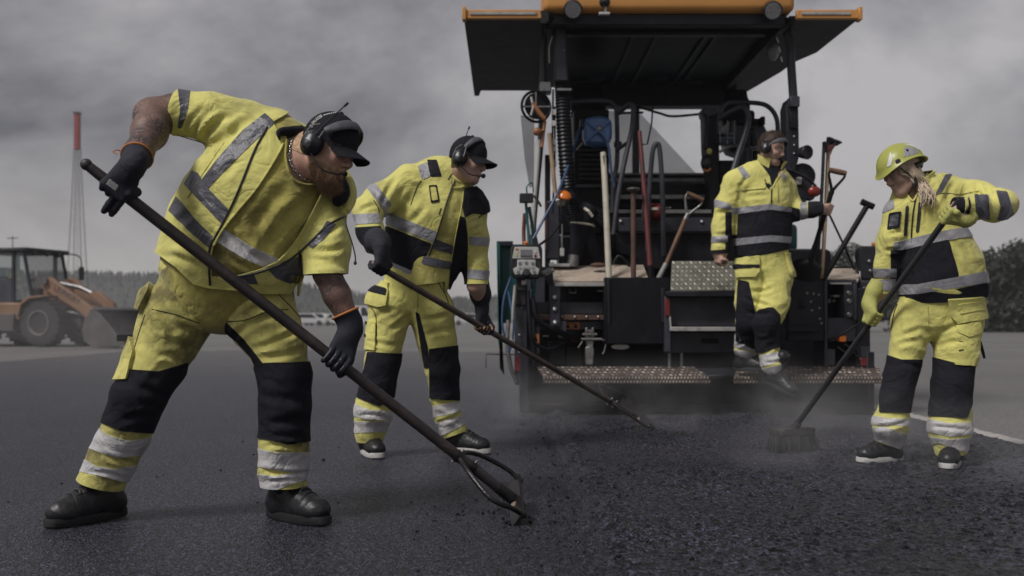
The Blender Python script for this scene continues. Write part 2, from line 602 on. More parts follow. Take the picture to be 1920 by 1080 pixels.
def shell(v, n, t, out=0.002, back=0.002):
    """give an open patch thickness: outer face, inner face, rim"""
    N = len(v)
    V = np.concatenate([v + n * out, v - n * back])
    e = np.concatenate([t[:, [0, 1]], t[:, [1, 2]], t[:, [2, 0]]])
    s = np.sort(e, 1); key = s[:, 0].astype(np.int64) * N + s[:, 1]
    uk, inv, cnt = np.unique(key, return_inverse=True, return_counts=True)
    b = e[cnt[inv] == 1]
    rim = np.concatenate([np.stack([b[:, 1], b[:, 0], b[:, 0] + N], 1), np.stack([b[:, 1], b[:, 0] + N, b[:, 1] + N], 1)])
    return V, np.concatenate([t, t[:, ::-1] + N, rim])

class Cloth:
    """a garment surface: verts, normals, triangles, with cutting and patch making"""
    def __init__(s, S, h, wrinkle=None):
        v, f = sdf_mesh(S, h)
        n = vnormals(v, f)
        if wrinkle is not None:
            v = v + n * wrinkle(v, n)[:, None]
            n = vnormals(v, f)
        s.v, s.n, s.t = v, n, tris(f)
    def copy(s):
        o = object.__new__(Cloth); o.v, o.n, o.t = s.v, s.n, s.t; return o
    def cut(s, field):
        vn = np.concatenate([s.v, s.n], 1)
        r, t = clip(vn, s.t, field)
        s.v, s.n, s.t = r[:, :3], r[:, 3:], t
        return s
    def keep_poly(s, poly, front=None, inv=False, ymax=None, ymin=None):
        q = sd_poly(proj(s.v), poly) * 0.002
        if front is not None: q = np.minimum(q, (-s.n[:, 1] + front) * 0.05)
        if ymax is not None: q = np.minimum(q, ymax - s.v[:, 1])
        if ymin is not None: q = np.minimum(q, s.v[:, 1] - ymin)
        return s.cut(-q if inv else q)
    def cut_plane(s, c, d, rad=None):
        """remove what lies past c in direction d (only within rad of c)"""
        q = -(s.v - c) @ unit(d)
        if rad: q = np.maximum(q, np.linalg.norm(s.v - c, axis=1) - rad)
        return s.cut(q)
    def bvh(s):
        return BVHTree.FromPolygons([Vector(q) for q in s.v], [tuple(map(int, q)) for q in s.t])
    def make(s, name, m, parent, out=0.0, back=0.004, **kw):
        if len(s.t) == 0: return None
        return obj(name, shell(s.v, s.n, s.t, out, back), m, parent, sharp=50, **kw)

def largest(v, n, t):
    """keep the largest connected piece of a patch"""
    lab = np.arange(len(v))
    for _ in range(200):
        m = lab[t].min(1); new = lab.copy()
        for k in range(3): np.minimum.at(new, t[:, k], m)
        if (new == lab).all(): break
        lab = new
    c = np.bincount(lab[t[:, 0]], minlength=len(v)); k = t[lab[t[:, 0]] == c.argmax()]
    used = np.unique(k); mp = np.full(len(v), -1, np.int64); mp[used] = np.arange(len(used))
    return v[used], n[used], mp[k]

def patch(cl, name, poly, m, parent, out=0.0025, back=0.001, front=0.1, **kw):
    ys = {k: kw.pop(k) for k in ('ymax', 'ymin') if k in kw}
    c = cl.copy().keep_poly(poly, front, **ys)
    if len(c.t) < 2: return None
    c.v, c.n, c.t = largest(c.v, c.n, c.t)
    return c.make(name, m, parent, out, back, **kw)

EYE = Vector((0, 0, CZ))
def hit(bv, px, py, off=0.0):
    """point of a surface seen along the line of sight through a measured point"""
    d = Vector(P(px, py, 1.0)) - EYE; d.normalize()
    r = bv.ray_cast(EYE, d)
    if r[0] is None: return None
    return np.array(r[0]) + np.array(r[1]) * off * (1 if r[1].dot(d) < 0 else -1)

def seam(bv, pts, r, off=0.0, n=5, seg=6, flat=None):
    q = catmull(np.array(pts, float), n)
    h = [hit(bv, a, b, off) for a, b in q]
    h = [x for x in h if x is not None]
    if len(h) < 2: return None
    h = np.array(h)
    keep = [0]
    for i in range(1, len(h)):
        if np.linalg.norm(h[i] - h[keep[-1]]) < 0.12: keep.append(i)
    h = h[keep]
    if len(h) < 2: return None
    return tube(h, r, seg)
# ------------------------------------------------------------------ cloth, skin and gear materials
YEL = (0.62, 0.585, 0.18)
M_YEL = mat('hi_vis_fabric', YEL, 0.78, var=0.17, vscale=4, bump=0.35, bscale=34, dirt=(0.24, 0.215, 0.07), dirt_scale=4.2, dirt_lo=0.53, dirt_hi=0.78, sheen=0.2, fold=.42, spec=.3)
M_YELD = mat('hi_vis_fabric_soiled', (0.59, 0.545, 0.17), 0.82, var=0.14, vscale=5, bump=0.4, bscale=30, dirt=(0.085, 0.070, 0.028), dirt_scale=2.3, dirt_lo=0.475, dirt_hi=0.60, sheen=0.2, fold=.5, spec=.3)
M_YELC = mat('hi_vis_cotton', (0.54, 0.50, 0.155), 0.9, var=0.12, vscale=6, bump=0.3, bscale=45, dirt=(0.20, 0.155, 0.045), dirt_scale=2.8, dirt_lo=0.48, dirt_hi=0.66, sheen=0.3, fold=.35, spec=.2)
M_TEE = mat('worn_mustard_cotton', (0.44, 0.395, 0.105), 0.9, var=0.16, vscale=6, bump=0.3, bscale=45, dirt=(0.11, 0.088, 0.035), dirt_scale=3.4, dirt_lo=0.46, dirt_hi=0.62, sheen=0.3, fold=.4, spec=.2)
M_BLK = mat('black_work_fabric', (0.012, 0.012, 0.018), 0.85, var=0.3, vscale=7, bump=0.35, bscale=40, dirt=(0.035, 0.032, 0.030), dirt_scale=5, dirt_lo=0.55, dirt_hi=0.9, fold=.4, spec=.22)
M_REF = mat('reflective_tape', (0.30, 0.30, 0.33), 0.45, var=0.15, vscale=14, bump=0.25, bscale=120, fold=.4, dirt=(0.14, 0.13, 0.12), dirt_scale=9, dirt_lo=0.5, dirt_hi=0.9)
M_REFL = mat('reflective_tape_pale', (0.50, 0.49, 0.50), 0.45, var=0.12, vscale=14, bump=0.25, bscale=120, fold=.45, dirt=(0.22, 0.2, 0.17), dirt_scale=8, dirt_lo=0.52, dirt_hi=0.9)
M_REFD = mat('reflective_tape_dark', (0.075, 0.075, 0.092), 0.42, var=0.2, vscale=14, bump=0.25, bscale=120, fold=.4)
M_ZIP = mat('black_zip', (0.012, 0.012, 0.015), 0.5, bump=0.3, bscale=300)
M_SKIN = mat('skin', (0.56, 0.335, 0.255), 0.55, var=0.16, vscale=28, bump=0.18, bscale=160, dirt=(0.33, 0.14, 0.105), dirt_scale=14, dirt_lo=0.5, dirt_hi=0.75)
M_SKINP = mat('skin_pale', (0.47, 0.30, 0.235), 0.55, var=0.14, vscale=26, bump=0.15, bscale=160)
M_BEARD = mat('beard_hair', (0.52, 0.33, 0.20), 0.7, var=0.45, vscale=60, bump=0.0)
M_HAIRD = mat('dark_brown_hair', (0.050, 0.025, 0.015), 0.6, var=0.5, vscale=60, bump=0.0)
M_BLOND = mat('blond_hair', (0.50, 0.40, 0.30), 0.5, var=0.35, vscale=50, bump=0.0)
M_CAP = mat('black_cap_cloth', (0.010, 0.010, 0.015), 0.8, var=0.25, bump=0.3, bscale=180, spec=.22)
M_PLAS = mat('black_plastic', (0.014, 0.015, 0.019), 0.34, var=0.2, bump=0.05)
M_RUB = mat('grey_rubber', (0.075, 0.075, 0.085), 0.6, var=0.15, bump=0.1)
M_STEEL = mat('polished_steel', (0.55, 0.54, 0.53), 0.28, metal=1.0, var=0.1, bump=0.02)
M_LEATH = mat('black_leather', (0.011, 0.011, 0.014), 0.45, var=0.3, vscale=12, bump=0.4, bscale=26, dirt=(0.05, 0.045, 0.045), dirt_scale=10, dirt_lo=0.55, dirt_hi=0.85)
M_LACE = mat('dark_grey_lace', (0.05, 0.05, 0.055), 0.8, bump=.1)
M_SOLE = mat('black_boot_sole', (0.012, 0.012, 0.014), 0.6, bump=0.2)
M_SOLEW = mat('white_shoe_sole', (0.55, 0.54, 0.53), 0.6, bump=0.1, dirt=(0.2, 0.19, 0.18), dirt_scale=20, dirt_lo=0.5, dirt_hi=0.75)
M_ORG = mat('orange_trim', (0.48, 0.17, 0.045), 0.7, bump=0.1)
M_GLOVEB = mat('navy_black_glove', (0.011, 0.013, 0.024), 0.8, var=0.3, vscale=20, bump=0.35, bscale=260)
M_TANP = mat('tan_glove_palm', (0.40, 0.235, 0.125), 0.7, bump=0.2)
M_GREYT = mat('grey_glove_trim', (0.22, 0.22, 0.235), 0.6, bump=0.1)
M_GLOVEY = mat('yellow_glove', (0.42, 0.42, 0.125), 0.75, var=0.15, bump=0.3, bscale=120, dirt=(0.2, 0.19, 0.05), dirt_scale=18, dirt_lo=0.5, dirt_hi=0.8)
M_EYE = mat('eye_white', (0.55, 0.52, 0.5), 0.2, var=0.05, bump=0)
M_IRIS = mat('dark_iris', (0.02, 0.02, 0.025), 0.15, var=0.1, bump=0)
M_LIP = mat('lips', (0.33, 0.13, 0.11), 0.5, bump=0.1)
M_WHITE = mat('white_print', (0.62, 0.62, 0.62), 0.6, var=0.05, bump=0)

def tattoo_skin():
    m, n, l, b = nodes_of('tattooed_skin')
    tc = n.new('ShaderNodeTexCoord')
    nz = n.new('ShaderNodeTexNoise'); nz.inputs['Scale'].default_value = 13; nz.inputs['Detail'].default_value = 2.5; nz.inputs['Distortion'].default_value = 2.2
    l.new(tc.outputs['Object'], nz.inputs['Vector'])
    wv = n.new('ShaderNodeMath'); wv.operation = 'MULTIPLY'; wv.inputs[1].default_value = 9.0
    l.new(nz.outputs['Fac'], wv.inputs[0])
    fr = n.new('ShaderNodeMath'); fr.operation = 'FRACT'; l.new(wv.outputs[0], fr.inputs[0])
    rp = n.new('ShaderNodeValToRGB')
    e = rp.color_ramp.elements
    e[0].position = 0.12; e[0].color = (0.20, 0.115, 0.09, 1)
    e[1].position = 0.55; e[1].color = (0.035, 0.030, 0.036, 1)
    k = e.new(0.30); k.color = (0.080, 0.056, 0.053, 1)
    l.new(fr.outputs[0], rp.inputs[0])
    n2 = n.new('ShaderNodeTexNoise'); n2.inputs['Scale'].default_value = 9; n2.inputs['Detail'].default_value = 5
    l.new(tc.outputs['Object'], n2.inputs['Vector'])
    mr = n.new('ShaderNodeMapRange'); mr.inputs['From Min'].default_value = 0.45; mr.inputs['From Max'].default_value = 0.62
    mr.inputs['To Min'].default_value = 0.0; mr.inputs['To Max'].default_value = 0.45
    l.new(n2.outputs['Fac'], mr.inputs['Value'])
    mx = n.new('ShaderNodeMixRGB'); mx.inputs[2].default_value = (0.27, 0.15, 0.11, 1)
    l.new(mr.outputs[0], mx.inputs[0]); l.new(rp.outputs[0], mx.inputs[1]); l.new(mx.outputs[0], b.inputs['Base Color'])
    b.inputs['Roughness'].default_value = 0.5
    return m
M_TAT = tattoo_skin()

# ------------------------------------------------------------------ anatomy helpers
def folds(amp=0.005, sc=9.0, st=(1, 1, 1), creases=(), fine=0.5):
    """cloth relief: slow drape, sharp wandering creases that come and go, and the main creases given one by one"""
    st = np.asarray(st, float)
    def w(v, n):
        q = v * sc * st
        q = q + 0.9 * np.stack([gnoise(q * 0.6 + 5), gnoise(q * 0.6 + 15), gnoise(q * 0.6 + 25)], 1)
        a = np.abs(gnoise(q)); b = np.abs(gnoise(q * 1.9 + 40))
        mask = np.clip(.5 + 2.2 * gnoise(v * 4.1 + 60), 0, 1); mask2 = np.clip(.35 + 2.2 * gnoise(v * 5.3 + 80), 0, 1)
        ridge = np.exp(-(a / .13) ** 2); ridge2 = np.exp(-(b / .16) ** 2)
        out = amp * (1.15 * mask * ridge + fine * 0.55 * mask2 * ridge2 + 1.0 * gnoise(q * 0.55 + 31) * 1.3)
        out = out - .45 * amp
        if len(creases):
            pr = proj(v); fr = np.clip(-n[:, 1] * 2.5, 0, 1)
            for (x1, y1, x2, y2, wd, am) in creases:
                A = np.array([x1, y1], float); B = np.array([x2, y2], float); ab = B - A
                t = np.clip((pr - A) @ ab / (ab @ ab), 0, 1)
                e = pr - A - t[:, None] * ab
                nn = np.array([-ab[1], ab[0]]) / math.hypot(*ab)
                bow = math.hypot(*ab) * .10 * math.sin(x1 * 12.9 + y1)
                sd_ = e @ nn - bow * 4 * t * (1 - t)
                d = np.sqrt(sd_ ** 2 + ((e * e).sum(1) - (e @ nn) ** 2).clip(0)) / wd
                prof = -np.exp(-d * d) + 0.75 * np.exp(-(d - 1.7) ** 2 / .8)
                out = out + 1.15 * am * prof * fr * np.clip(np.minimum(t, 1 - t) * 4 + 0.2, 0, 1)
        return out
    return w

class Body:
    """pixel-measured joints at a person's own distance"""
    def __init__(s, d0): s.d0 = d0
    def p(s, x, y, dy=0.0): return P(x, y, s.d0 + dy)
    def r(s, rp, dy=0.0): return rp / F * (s.d0 + dy)
    def ch(s, *pts): return [(s.p(x, y, dy), s.r(r, dy)) for x, y, r, dy in pts]

class Head:
    def __init__(s, c, f, u, sc=1.0):
        s.c = np.asarray(c, float); s.f = unit(f); u = np.asarray(u, float)
        s.u = unit(u - s.f * s.f.dot(u)); s.l = np.cross(s.u, s.f); s.s = sc
        s.R = np.stack([s.f, s.l, s.u])
    def __call__(s, x, y, z): return s.c + s.s * (x * s.f + y * s.l + z * s.u)
    def loc(s, p): return ((p - s.c) @ s.R.T) / s.s
    def sdf(s, S, fem=False):
        k = s.s; g = lambda *a: s(*a)
        S.ell(g(-.008, 0, .035), s.R, np.array([.098, .076, .094]) * k, .03)
        S.ell(g(.028, 0, -.04), s.R, np.array([.066, .060, .085]) * k, .035 * k)
        S.ell(g(.066, 0, -.102), s.R, np.array([.024, .026, .022]) * k, .025 * k)
        for y in (-1, 1):
            S.cap(g(-.005, y * .056, -.062), g(.058, y * .022, -.102), .018 * k, .016 * k, .03 * k)
            S.cap(g(.086, y * .014, .022), g(.072, y * .047, .020), .012 * k, .010 * k, .016 * k)
            S.ell(g(.063, y * .044, -.026), s.R, np.array([.022, .02, .02]) * k, .025 * k)
            S.ell(g(.101, y * .031, .001), s.R, np.array([.017, .018, .013]) * k, .012 * k, op=1)
            S.ell(g(.079, y * .031, .007), s.R, np.array([.0165, .017, .009]) * k, .006 * k)      # upper lid
            S.ell(g(.078, y * .031, -.008), s.R, np.array([.0155, .016, .007]) * k, .006 * k)     # lower lid
            S.ell(g(.100, y * .012, -.036), s.R, np.array([.011, .009, .008]) * k, .006 * k)
            S.ell(g(-.004, y * .079, -.008), s.R, np.array([.018, .009, .031]) * k, .008 * k)
        S.cap(g(.090, 0, .016), g(.112, 0, -.028), .0075 * k, .0115 * k, .012 * k)
        S.cap(g(.087, -.020, -.064), g(.087, .020, -.064), .0055 * k, .0055 * k, .008 * k)
        S.ell(g(.094, 0, -.0625), s.R, np.array([.007, .016, .0065]) * k, .008 * k)
        S.ell(g(.091, 0, -.077), s.R, np.array([.008, .018, .0075]) * k, .008 * k)
        S.cap(g(.101, -.022, -.0695), g(.101, .022, -.0695), .003 * k, .003 * k, .004 * k, op=1)

def eyes(H, parent):
    for y in (-1, 1):
        e = obj('eye', ellip(H(.0785, y * .031, -.001), H.R, np.array([.0135] * 3) * H.s), M_EYE, parent)
        d = unit(H.f * 1.0 - H.u * 0.28)
        obj('iris', ellip(H(.0785, y * .031, -.001) + d * .0095 * H.s, np.stack([d, np.cross(H.u, d), H.u]), np.array([.0048, .006, .006]) * H.s, 6, 10), M_IRIS, e)
    for y in (-1, 1):
        obj('eyebrow', tube([H(.0985, y * .012, .020), H(.092, y * .033, .0265), H(.078, y * .051, .021)], [.0035 * H.s, .0045 * H.s, .002 * H.s], 8, smooth=4), M_HAIRD, parent)

def grip(C, A, N, W, rh, sc=1.0, curl=(1, 1, 1, 1), thumb=True, tside=1, spread=0.0232, ext=()):
    """five-fingered hand closed on a bar: bar axis A (towards the index finger), palm on side N, wrist towards W.
    returns (palm and wrist sdf, list of finger chains, wrist point)"""
    A = unit(A); N = unit(N - A * np.dot(N, A)); W = np.asarray(W, float); W = unit(W - A * W.dot(A) * 0.6)
    Wp = unit(W - N * W.dot(N) - A * W.dot(A))
    pt = lambda th, R, a: C + A * a + R * (math.cos(th) * N - math.sin(th) * Wp)
    pr = Sdf()
    off = (1.5, .5, -.5, -1.5)
    wrist = C + N * (rh + .012 * sc) + W * .098 * sc
    for i, o in enumerate(off):
        kn = pt(.16, rh + .013 * sc, o * spread * sc)
        wb = C + N * (rh + .013 * sc) + W * .075 * sc + A * o * .012 * sc
        pr.cap(wb, kn, .0155 * sc, .0125 * sc, .018)
    pr.cap(wrist + W * .02 * sc, C + N * (rh + .012 * sc) + W * .062 * sc, .026 * sc, .028 * sc, .03)
    fingers = []
    ln = (.93, 1.02, .97, .82)
    for i, o in enumerate(off):
        c = ln[i] * curl[i] * min(1.25, .032 / (rh + .0095 * sc)); rf = (.0091, .0094, .0090, .0081)[i] * sc
        R = rh + rf * .95
        pts = []
        for th, q in ((.12, 1.05), (.85, 1.0), (1.6, .96), (2.3, .9), (3.0, .86), (3.75, .80)):
            pts.append((pt(.12 + (th - .12) * c, R, o * spread * sc * (1 - .02 * th)), rf * q))
        if i in ext:        # a finger left almost straight, only slightly bent at its joints
            k0 = pts[0][0]; pts = [pts[0]]; d = -Wp * .93 - N * .18; q = k0
            for st, rq in ((.026, 1.02), (.024, 1.0), (.022, .94), (.016, .84)):
                d = unit(d - N * .12); q = q + d * st * sc * ln[i]; pts.append((q, rf * rq))
        fingers.append(pts)
    if thumb:
        b0 = C + N * (rh + .010 * sc) + W * .055 * sc + A * .026 * sc * tside
        R = rh + .0115 * sc
        pts = [(b0, .0165 * sc), (pt(-.55, R + .008 * sc, .040 * sc * tside), .0145 * sc), (pt(-1.25, R + .002 * sc, .050 * sc * tside), .0125 * sc),
               (pt(-2.0, R, .050 * sc * tside), .0115 * sc), (pt(-2.7, R, .044 * sc * tside), .0095 * sc)]
        fingers.append(pts)
    return pr, fingers, wrist

def hand_sdf(g, grow=0.0):
    pr, fs, w = g
    S = Sdf(); S.add(pr.grown(grow) if grow else pr)
    for ch in fs:
        S.chain([(p, r + grow) for p, r in ch], .0035)
    return S

def body_mesh(name, S, h, base, m, label, cat, regions=()):
    v, f = sdf_mesh(S, h)
    b = np.asarray(base, float)
    me = new_mesh(name, v - b, f, m, True)
    for (mm, fn) in regions:
        me.materials.append(mm)
    if regions:
        cen = v[f].mean(1); mi = np.zeros(len(f), np.int32)
        for k, (mm, fn) in enumerate(regions): mi[fn(cen)] = k + 1
        me.polygons.foreach_set('material_index', mi)
    o = bpy.data.objects.new(name, me)
    link(o, None, b)
    tag(o, label, cat)
    return o, v, f

def near_chain(pts, rad):
    def fn(c):
        m = np.zeros(len(c), bool)
        for a, b in zip(pts[:-1], pts[1:]):
            ba = b - a; t = np.clip((c - a) @ ba / (ba @ ba), 0, 1)
            m |= np.linalg.norm(c - a - t[:, None] * ba, axis=1) < rad
        return m
    return fn

def boot(parent, ankle, toe_dir, sc, m_up, m_sole, high=True, pitch=0.0, name='boot', roll=0.0, sole_t=0.026, ground=None):
    """a laced work boot: sole plate, upper, toe cap, collar and laces; ankle is the joint centre"""
    f = np.array([toe_dir[0], toe_dir[1], 0.0]); f = unit(f)
    f = unit(f * math.cos(pitch) + np.array([0, 0, -1.0]) * math.sin(pitch))
    l = unit(np.cross([0, 0, 1.0], f)); u = np.cross(f, l)
    R = np.stack([f, l, u])
    hgt = .105 * sc
    if ground is not None: ankle = np.array([ankle[0], ankle[1], ground + hgt])
    g = lambda x, y, z: ankle + sc * (x * f + y * l + (z) * u)
    S = Sdf()
    S.ell(g(-.045, 0, -.058), R, np.array([.050, .040, .050]) * sc, .03)
    S.ell(g(.055, 0, -.055), R, np.array([.085, .046, .046]) * sc, .04)
    S.ell(g(.122, 0, -.060), R, np.array([.064, .051, .043]) * sc, .025)
    S.cap(g(-.022, 0, -.03), g(-.022, 0, .125 if high else -.005), .046 * sc, .050 * sc if high else .040 * sc, .04)
    S.cap(g(.0, 0, .0), g(.088, 0, -.042), .044 * sc, .034 * sc, .025)
    v, fc = sdf_mesh(S, .0065)
    n = vnormals(v, fc)
    lc = ((v - ankle) @ R.T) / sc
    v = v + n * (0.0018 * np.maximum(0, 1 - np.abs(gnoise(lc * np.array([42, 14, 30]))) * 4))[:, None]
    t = tris(fc)
    vn = np.concatenate([v, n], 1)
    vn, t = clip(vn, t, lc[:, 2] + .088)
    b = obj(name, (vn[:, :3], t), m_up, parent)
    # sole
    out = []
    for k in range(40):
        a = 2 * math.pi * k / 40
        x = .05 + .150 * math.cos(a); w = .040 + .014 * max(0, math.cos(a - .25)) * (1 if math.cos(a) > 0 else 0)
        w = .050 if x > .06 else .041
        xx = .048 + .145 * np.sign(math.cos(a)) * abs(math.cos(a)) ** .75
        yy = (.041 + .010 * (1 / (1 + math.exp(-(xx - .05) * 50)))) * np.sign(math.sin(a)) * abs(math.sin(a)) ** .75
        out.append((xx, yy))
    prof = [(-.105, .96), (-.100, 1.0), (-.082, 1.0), (-.076, .985)]
    V = []
    for z, q in prof:
        for x, y in out: V.append(g(.048 + (x - .048) * q, y * q, z - (.0)))
    m = len(out); Fc = []
    for i in range(len(prof) - 1):
        for k in range(m): Fc.append([i * m + k, i * m + (k + 1) % m, (i + 1) * m + (k + 1) % m, (i + 1) * m + k])
    Fc.append(list(range(m))[::-1]); Fc.append([(len(prof) - 1) * m + k for k in range(m)])
    obj('sole', (V, Fc), m_sole, b, sharp=35)
    bb = BVHTree.FromPolygons([Vector(q) for q in vn[:, :3]], [tuple(map(int, q)) for q in t])
    def drop(x, y, off=.003):
        o = g(x, y, .25); r_ = bb.ray_cast(Vector(o), Vector(-u))
        return (np.array(r_[0]) + u * off) if r_[0] is not None else g(x, y, -.02)
    for k in range(5):
        x = .085 - k * .020
        obj('lace', tube([drop(x, -.026), drop(x - .004, -.012, .005), drop(x, .0, .006), drop(x - .004, .012, .005), drop(x, .026)], .0036 * sc, 6, smooth=3), M_LACE, b)
    obj('toe_seam', tube([drop(.105, y, .0015) for y in (-.046, -.036, -.018, 0, .018, .036, .046)], .0026 * sc, 6, smooth=3), M_SOLE, b)
    for y in (-.030, .030):
        obj('eyelet_seam', tube([drop(.098, y * .8, .001), drop(.06, y, .001), drop(.02, y * 1.05, .001)], .0022 * sc, 6, smooth=3), M_SOLE, b)
    return b

def strands(v, n, t, count, length, rad, dirfn, rng, curl=0.3):
    """many fine hairs standing on a surface patch"""
    a, b, c = v[t[:, 0]], v[t[:, 1]], v[t[:, 2]]
    area = np.linalg.norm(np.cross(b - a, c - a), axis=1); pk = rng.choice(len(t), count, p=area / area.sum())
    u = rng.random(count); w = rng.random(count); fl = u + w > 1; u[fl] = 1 - u[fl]; w[fl] = 1 - w[fl]
    p = a[pk] + u[:, None] * (b[pk] - a[pk]) + w[:, None] * (c[pk] - a[pk])
    nn = n[t[pk, 0]]
    d = dirfn(p, nn) + rng.normal(size=(count, 3)) * curl
    d /= np.linalg.norm(d, axis=1)[:, None]
    L = length * (0.6 + 0.8 * rng.random(count))[:, None]
    s1 = np.cross(d, rng.normal(size=(count, 3))); s1 /= np.linalg.norm(s1, axis=1)[:, None]; s2 = np.cross(d, s1)
    p = p - nn * 0.002
    V = np.stack([p + s1 * rad, p - s1 * rad * .5 + s2 * rad * .87, p - s1 * rad * .5 - s2 * rad * .87, p + d * L], 1).reshape(-1, 3)
    o = np.arange(count)[:, None] * 4
    T = np.concatenate([o + np.array([[0, 1, 3]]), o + np.array([[1, 2, 3]]), o + np.array([[2, 0, 3]])])
    return V, T

def cap_hat(H, parent, text=None):
    g = H; el = lambda a: math.asin(max(-.9, min(.9, ((.028 - .030 * (0.5 - 0.5 * math.cos(a))) - .03) / .102)))
    na, nv = 40, 14
    V = []
    for sc_ in (1.0, 0.965):
        for i in range(nv):
            for k in range(na):
                a = 2 * math.pi * k / na; e = el(a) + (math.pi / 2 - el(a)) * i / (nv - 1)
                seamd = .0012 * (1 - min(1, abs(math.sin(3 * a)) * 6)) * (1 if sc_ == 1 else 0)
                rr = sc_ * (1 - .012 * (1 - min(1, abs(math.sin(3 * a)) * 6)) * (1 if sc_ == 1 else 0))
                bul = 1 + .03 * max(0, math.cos(a)) * math.sin(2 * e)
                V.append(g(-.006 + .110 * rr * bul * math.cos(e) * math.cos(a), .089 * rr * math.cos(e) * math.sin(a), .03 + .110 * rr * math.sin(e)))
    Fc = []
    N = na * nv
    for i in range(nv - 1):
        for k in range(na):
            k2 = (k + 1) % na
            Fc.append([i * na + k, i * na + k2, (i + 1) * na + k2, (i + 1) * na + k])
            Fc.append([N + i * na + k2, N + i * na + k, N + (i + 1) * na + k, N + (i + 1) * na + k2])
    for k in range(na):
        k2 = (k + 1) % na
        Fc.append([k2, k, N + k, N + k2])
    cap = obj('cap', (V, Fc), M_CAP, parent)
    # visor
    nu, nw = 25, 9
    V = []
    for off in (0.0, -.004):
        for i in range(nu):
            a = math.radians(-66 + 132 * i / (nu - 1))
            for j in range(nw):
                q = j / (nw - 1)
                ext = .078 * math.cos(a * .82) ** .6
                x = -.006 + .108 * math.cos(a) + q * ext; y = .088 * math.sin(a) * (1 - .10 * q)
                z = .030 - .010 * (1 - math.cos(a)) - q * .020 - (y / .08) ** 2 * (.010 + .014 * q) + off
                V.append(g(x, y, z))
    N = nu * nw; gf = grid_faces(nu, nw); Fc = gf.tolist() + (gf[:, ::-1] + N).tolist()
    for i in range(nu - 1):
        for j in (0, nw - 1):
            a, b = i * nw + j, (i + 1) * nw + j
            Fc.append([a, b, b + N, a + N] if j else [b, a, a + N, b + N])
    for j in range(nw - 1):
        for i in (0, nu - 1):
            a, b = i * nw + j, i * nw + j + 1
            Fc.append([a, b, b + N, a + N])
    obj('visor', (V, Fc), M_CAP, cap)
    obj('cap_button', ellip(g(-.006, 0, .141), H.R, np.array([.008, .008, .005]) * H.s, 6, 10), M_CAP, cap)
    return cap

def ear_muffs(H, parent, tilt=20, sides=(-1, 1), antenna=True, mic=True, blue_tip=False, over=0.0):
    R = H.R; s = H.s; t = math.radians(tilt)
    g = H
    root = None
    for y in sides:
        cup = Sdf()
        c = g(-.004, y * (.103 + over), -.012)
        cup.ell(c, R, np.array([.041, .021, .049]) * s, .01)
        cup.ell(g(-.004, y * (.112 + over), -.012), R, np.array([.031, .020, .038]) * s, .008)
        cup.rbox(g(.000, y * (.124 + over), -.020), R, np.array([.014, .004, .012]) * s, .005, .006)
        v, f = sdf_mesh(cup, .0045)
        o = obj('ear_cup', (v, f), M_PLAS, parent)
        if root is None: root = o
        obj('cushion', torus(g(-.004, y * (.089 + over), -.012), H.l, .033 * s, .013 * s, 24, 8), M_CAP, o)
        obj('cup_knob', lathe([(.008 * s, 0), (.008 * s, .004), (.005 * s, .006)], g(.000, y * (.131 + over), -.018), H.l * y, 14), M_RUB, o)
        # wire yoke from the cup to the headband end
        du = H.u * math.cos(t) + H.f * math.sin(t); df = H.f * math.cos(t) - H.u * math.sin(t)
        e = g(0, y * (.103 + over), .03) + (du * .03) * s
        for q in (-1, 1):
            obj('wire_yoke', tube([c + H.f * q * .032 * s + H.u * .01 * s + H.l * y * .012, g(.0, y * (.112 + over), .025) + df * q * .030 * s, e + df * q * .016 * s + H.l * y * .003],
                                  .0019, 6, smooth=5), M_STEEL, o)
    # headband ribbon
    t = math.radians(tilt)
    du = H.u * math.cos(t) + H.f * math.sin(t); df = H.f * math.cos(t) - H.u * math.sin(t)
    V = []; nph = 33
    prof = [(-1, 0), (-.9, .5), (-.5, 1), (.5, 1), (.9, .5), (1, 0), (.8, -.35), (-.8, -.35)]
    cen = g(-.004, 0, .0)
    for i in range(nph):
        ph = math.radians(-66 + 132 * i / (nph - 1))
        rad = H.l * math.sin(ph) * (.106 + over) + du * (.131 + over) * math.cos(ph)
        nrm = unit(H.l * math.sin(ph) / .106 + du * math.cos(ph) / .131)
        rib = 1.0 + .28 * (abs(math.sin(ph * 9)) < .35)
        wd = .021 * (1 - .35 * (abs(ph) / 1.15) ** 3)
        for a, b in prof:
            V.append(cen + s * (rad + df * a * wd + nrm * (.0065 * b * rib)))
    Fc = []
    for i in range(nph - 1):
        for k in range(8):
            k2 = (k + 1) % 8
            Fc.append([i * 8 + k, (i + 1) * 8 + k, (i + 1) * 8 + k2, i * 8 + k2])
    Fc += [list(range(8)), [(nph - 1) * 8 + k for k in range(8)][::-1]]
    obj('headband', (V, Fc), M_RUB, parent)
    return root

# ------------------------------------------------------------------ lettering as thin raised print
def text_mesh(s, size, bold=False):
    cu = bpy.data.curves.new('lettering', 'FONT'); cu.body = s; cu.size = size; cu.align_x = 'CENTER'; cu.align_y = 'CENTER'; cu.extrude = 0.0
    cu.resolution_u = 2
    o = bpy.data.objects.new('lettering', cu)
    dg = bpy.context.evaluated_depsgraph_get()
    COL.objects.link(o); dg.update()
    me = bpy.data.meshes.new_from_object(o.evaluated_get(dg))
    v = np.array([q.co[:] for q in me.vertices]); f = [list(p.vertices) for p in me.polygons]
    bpy.data.objects.remove(o); bpy.data.curves.remove(cu); bpy.data.meshes.remove(me)
    return v, f

def lettering(name, s, size, place, m, parent):
    """place: function mapping flat (x, y) arrays to world points"""
    v, f = text_mesh(s, size)
    w = place(v[:, 0], v[:, 1])
    return obj(name, (w, f), m, parent, smooth=False)

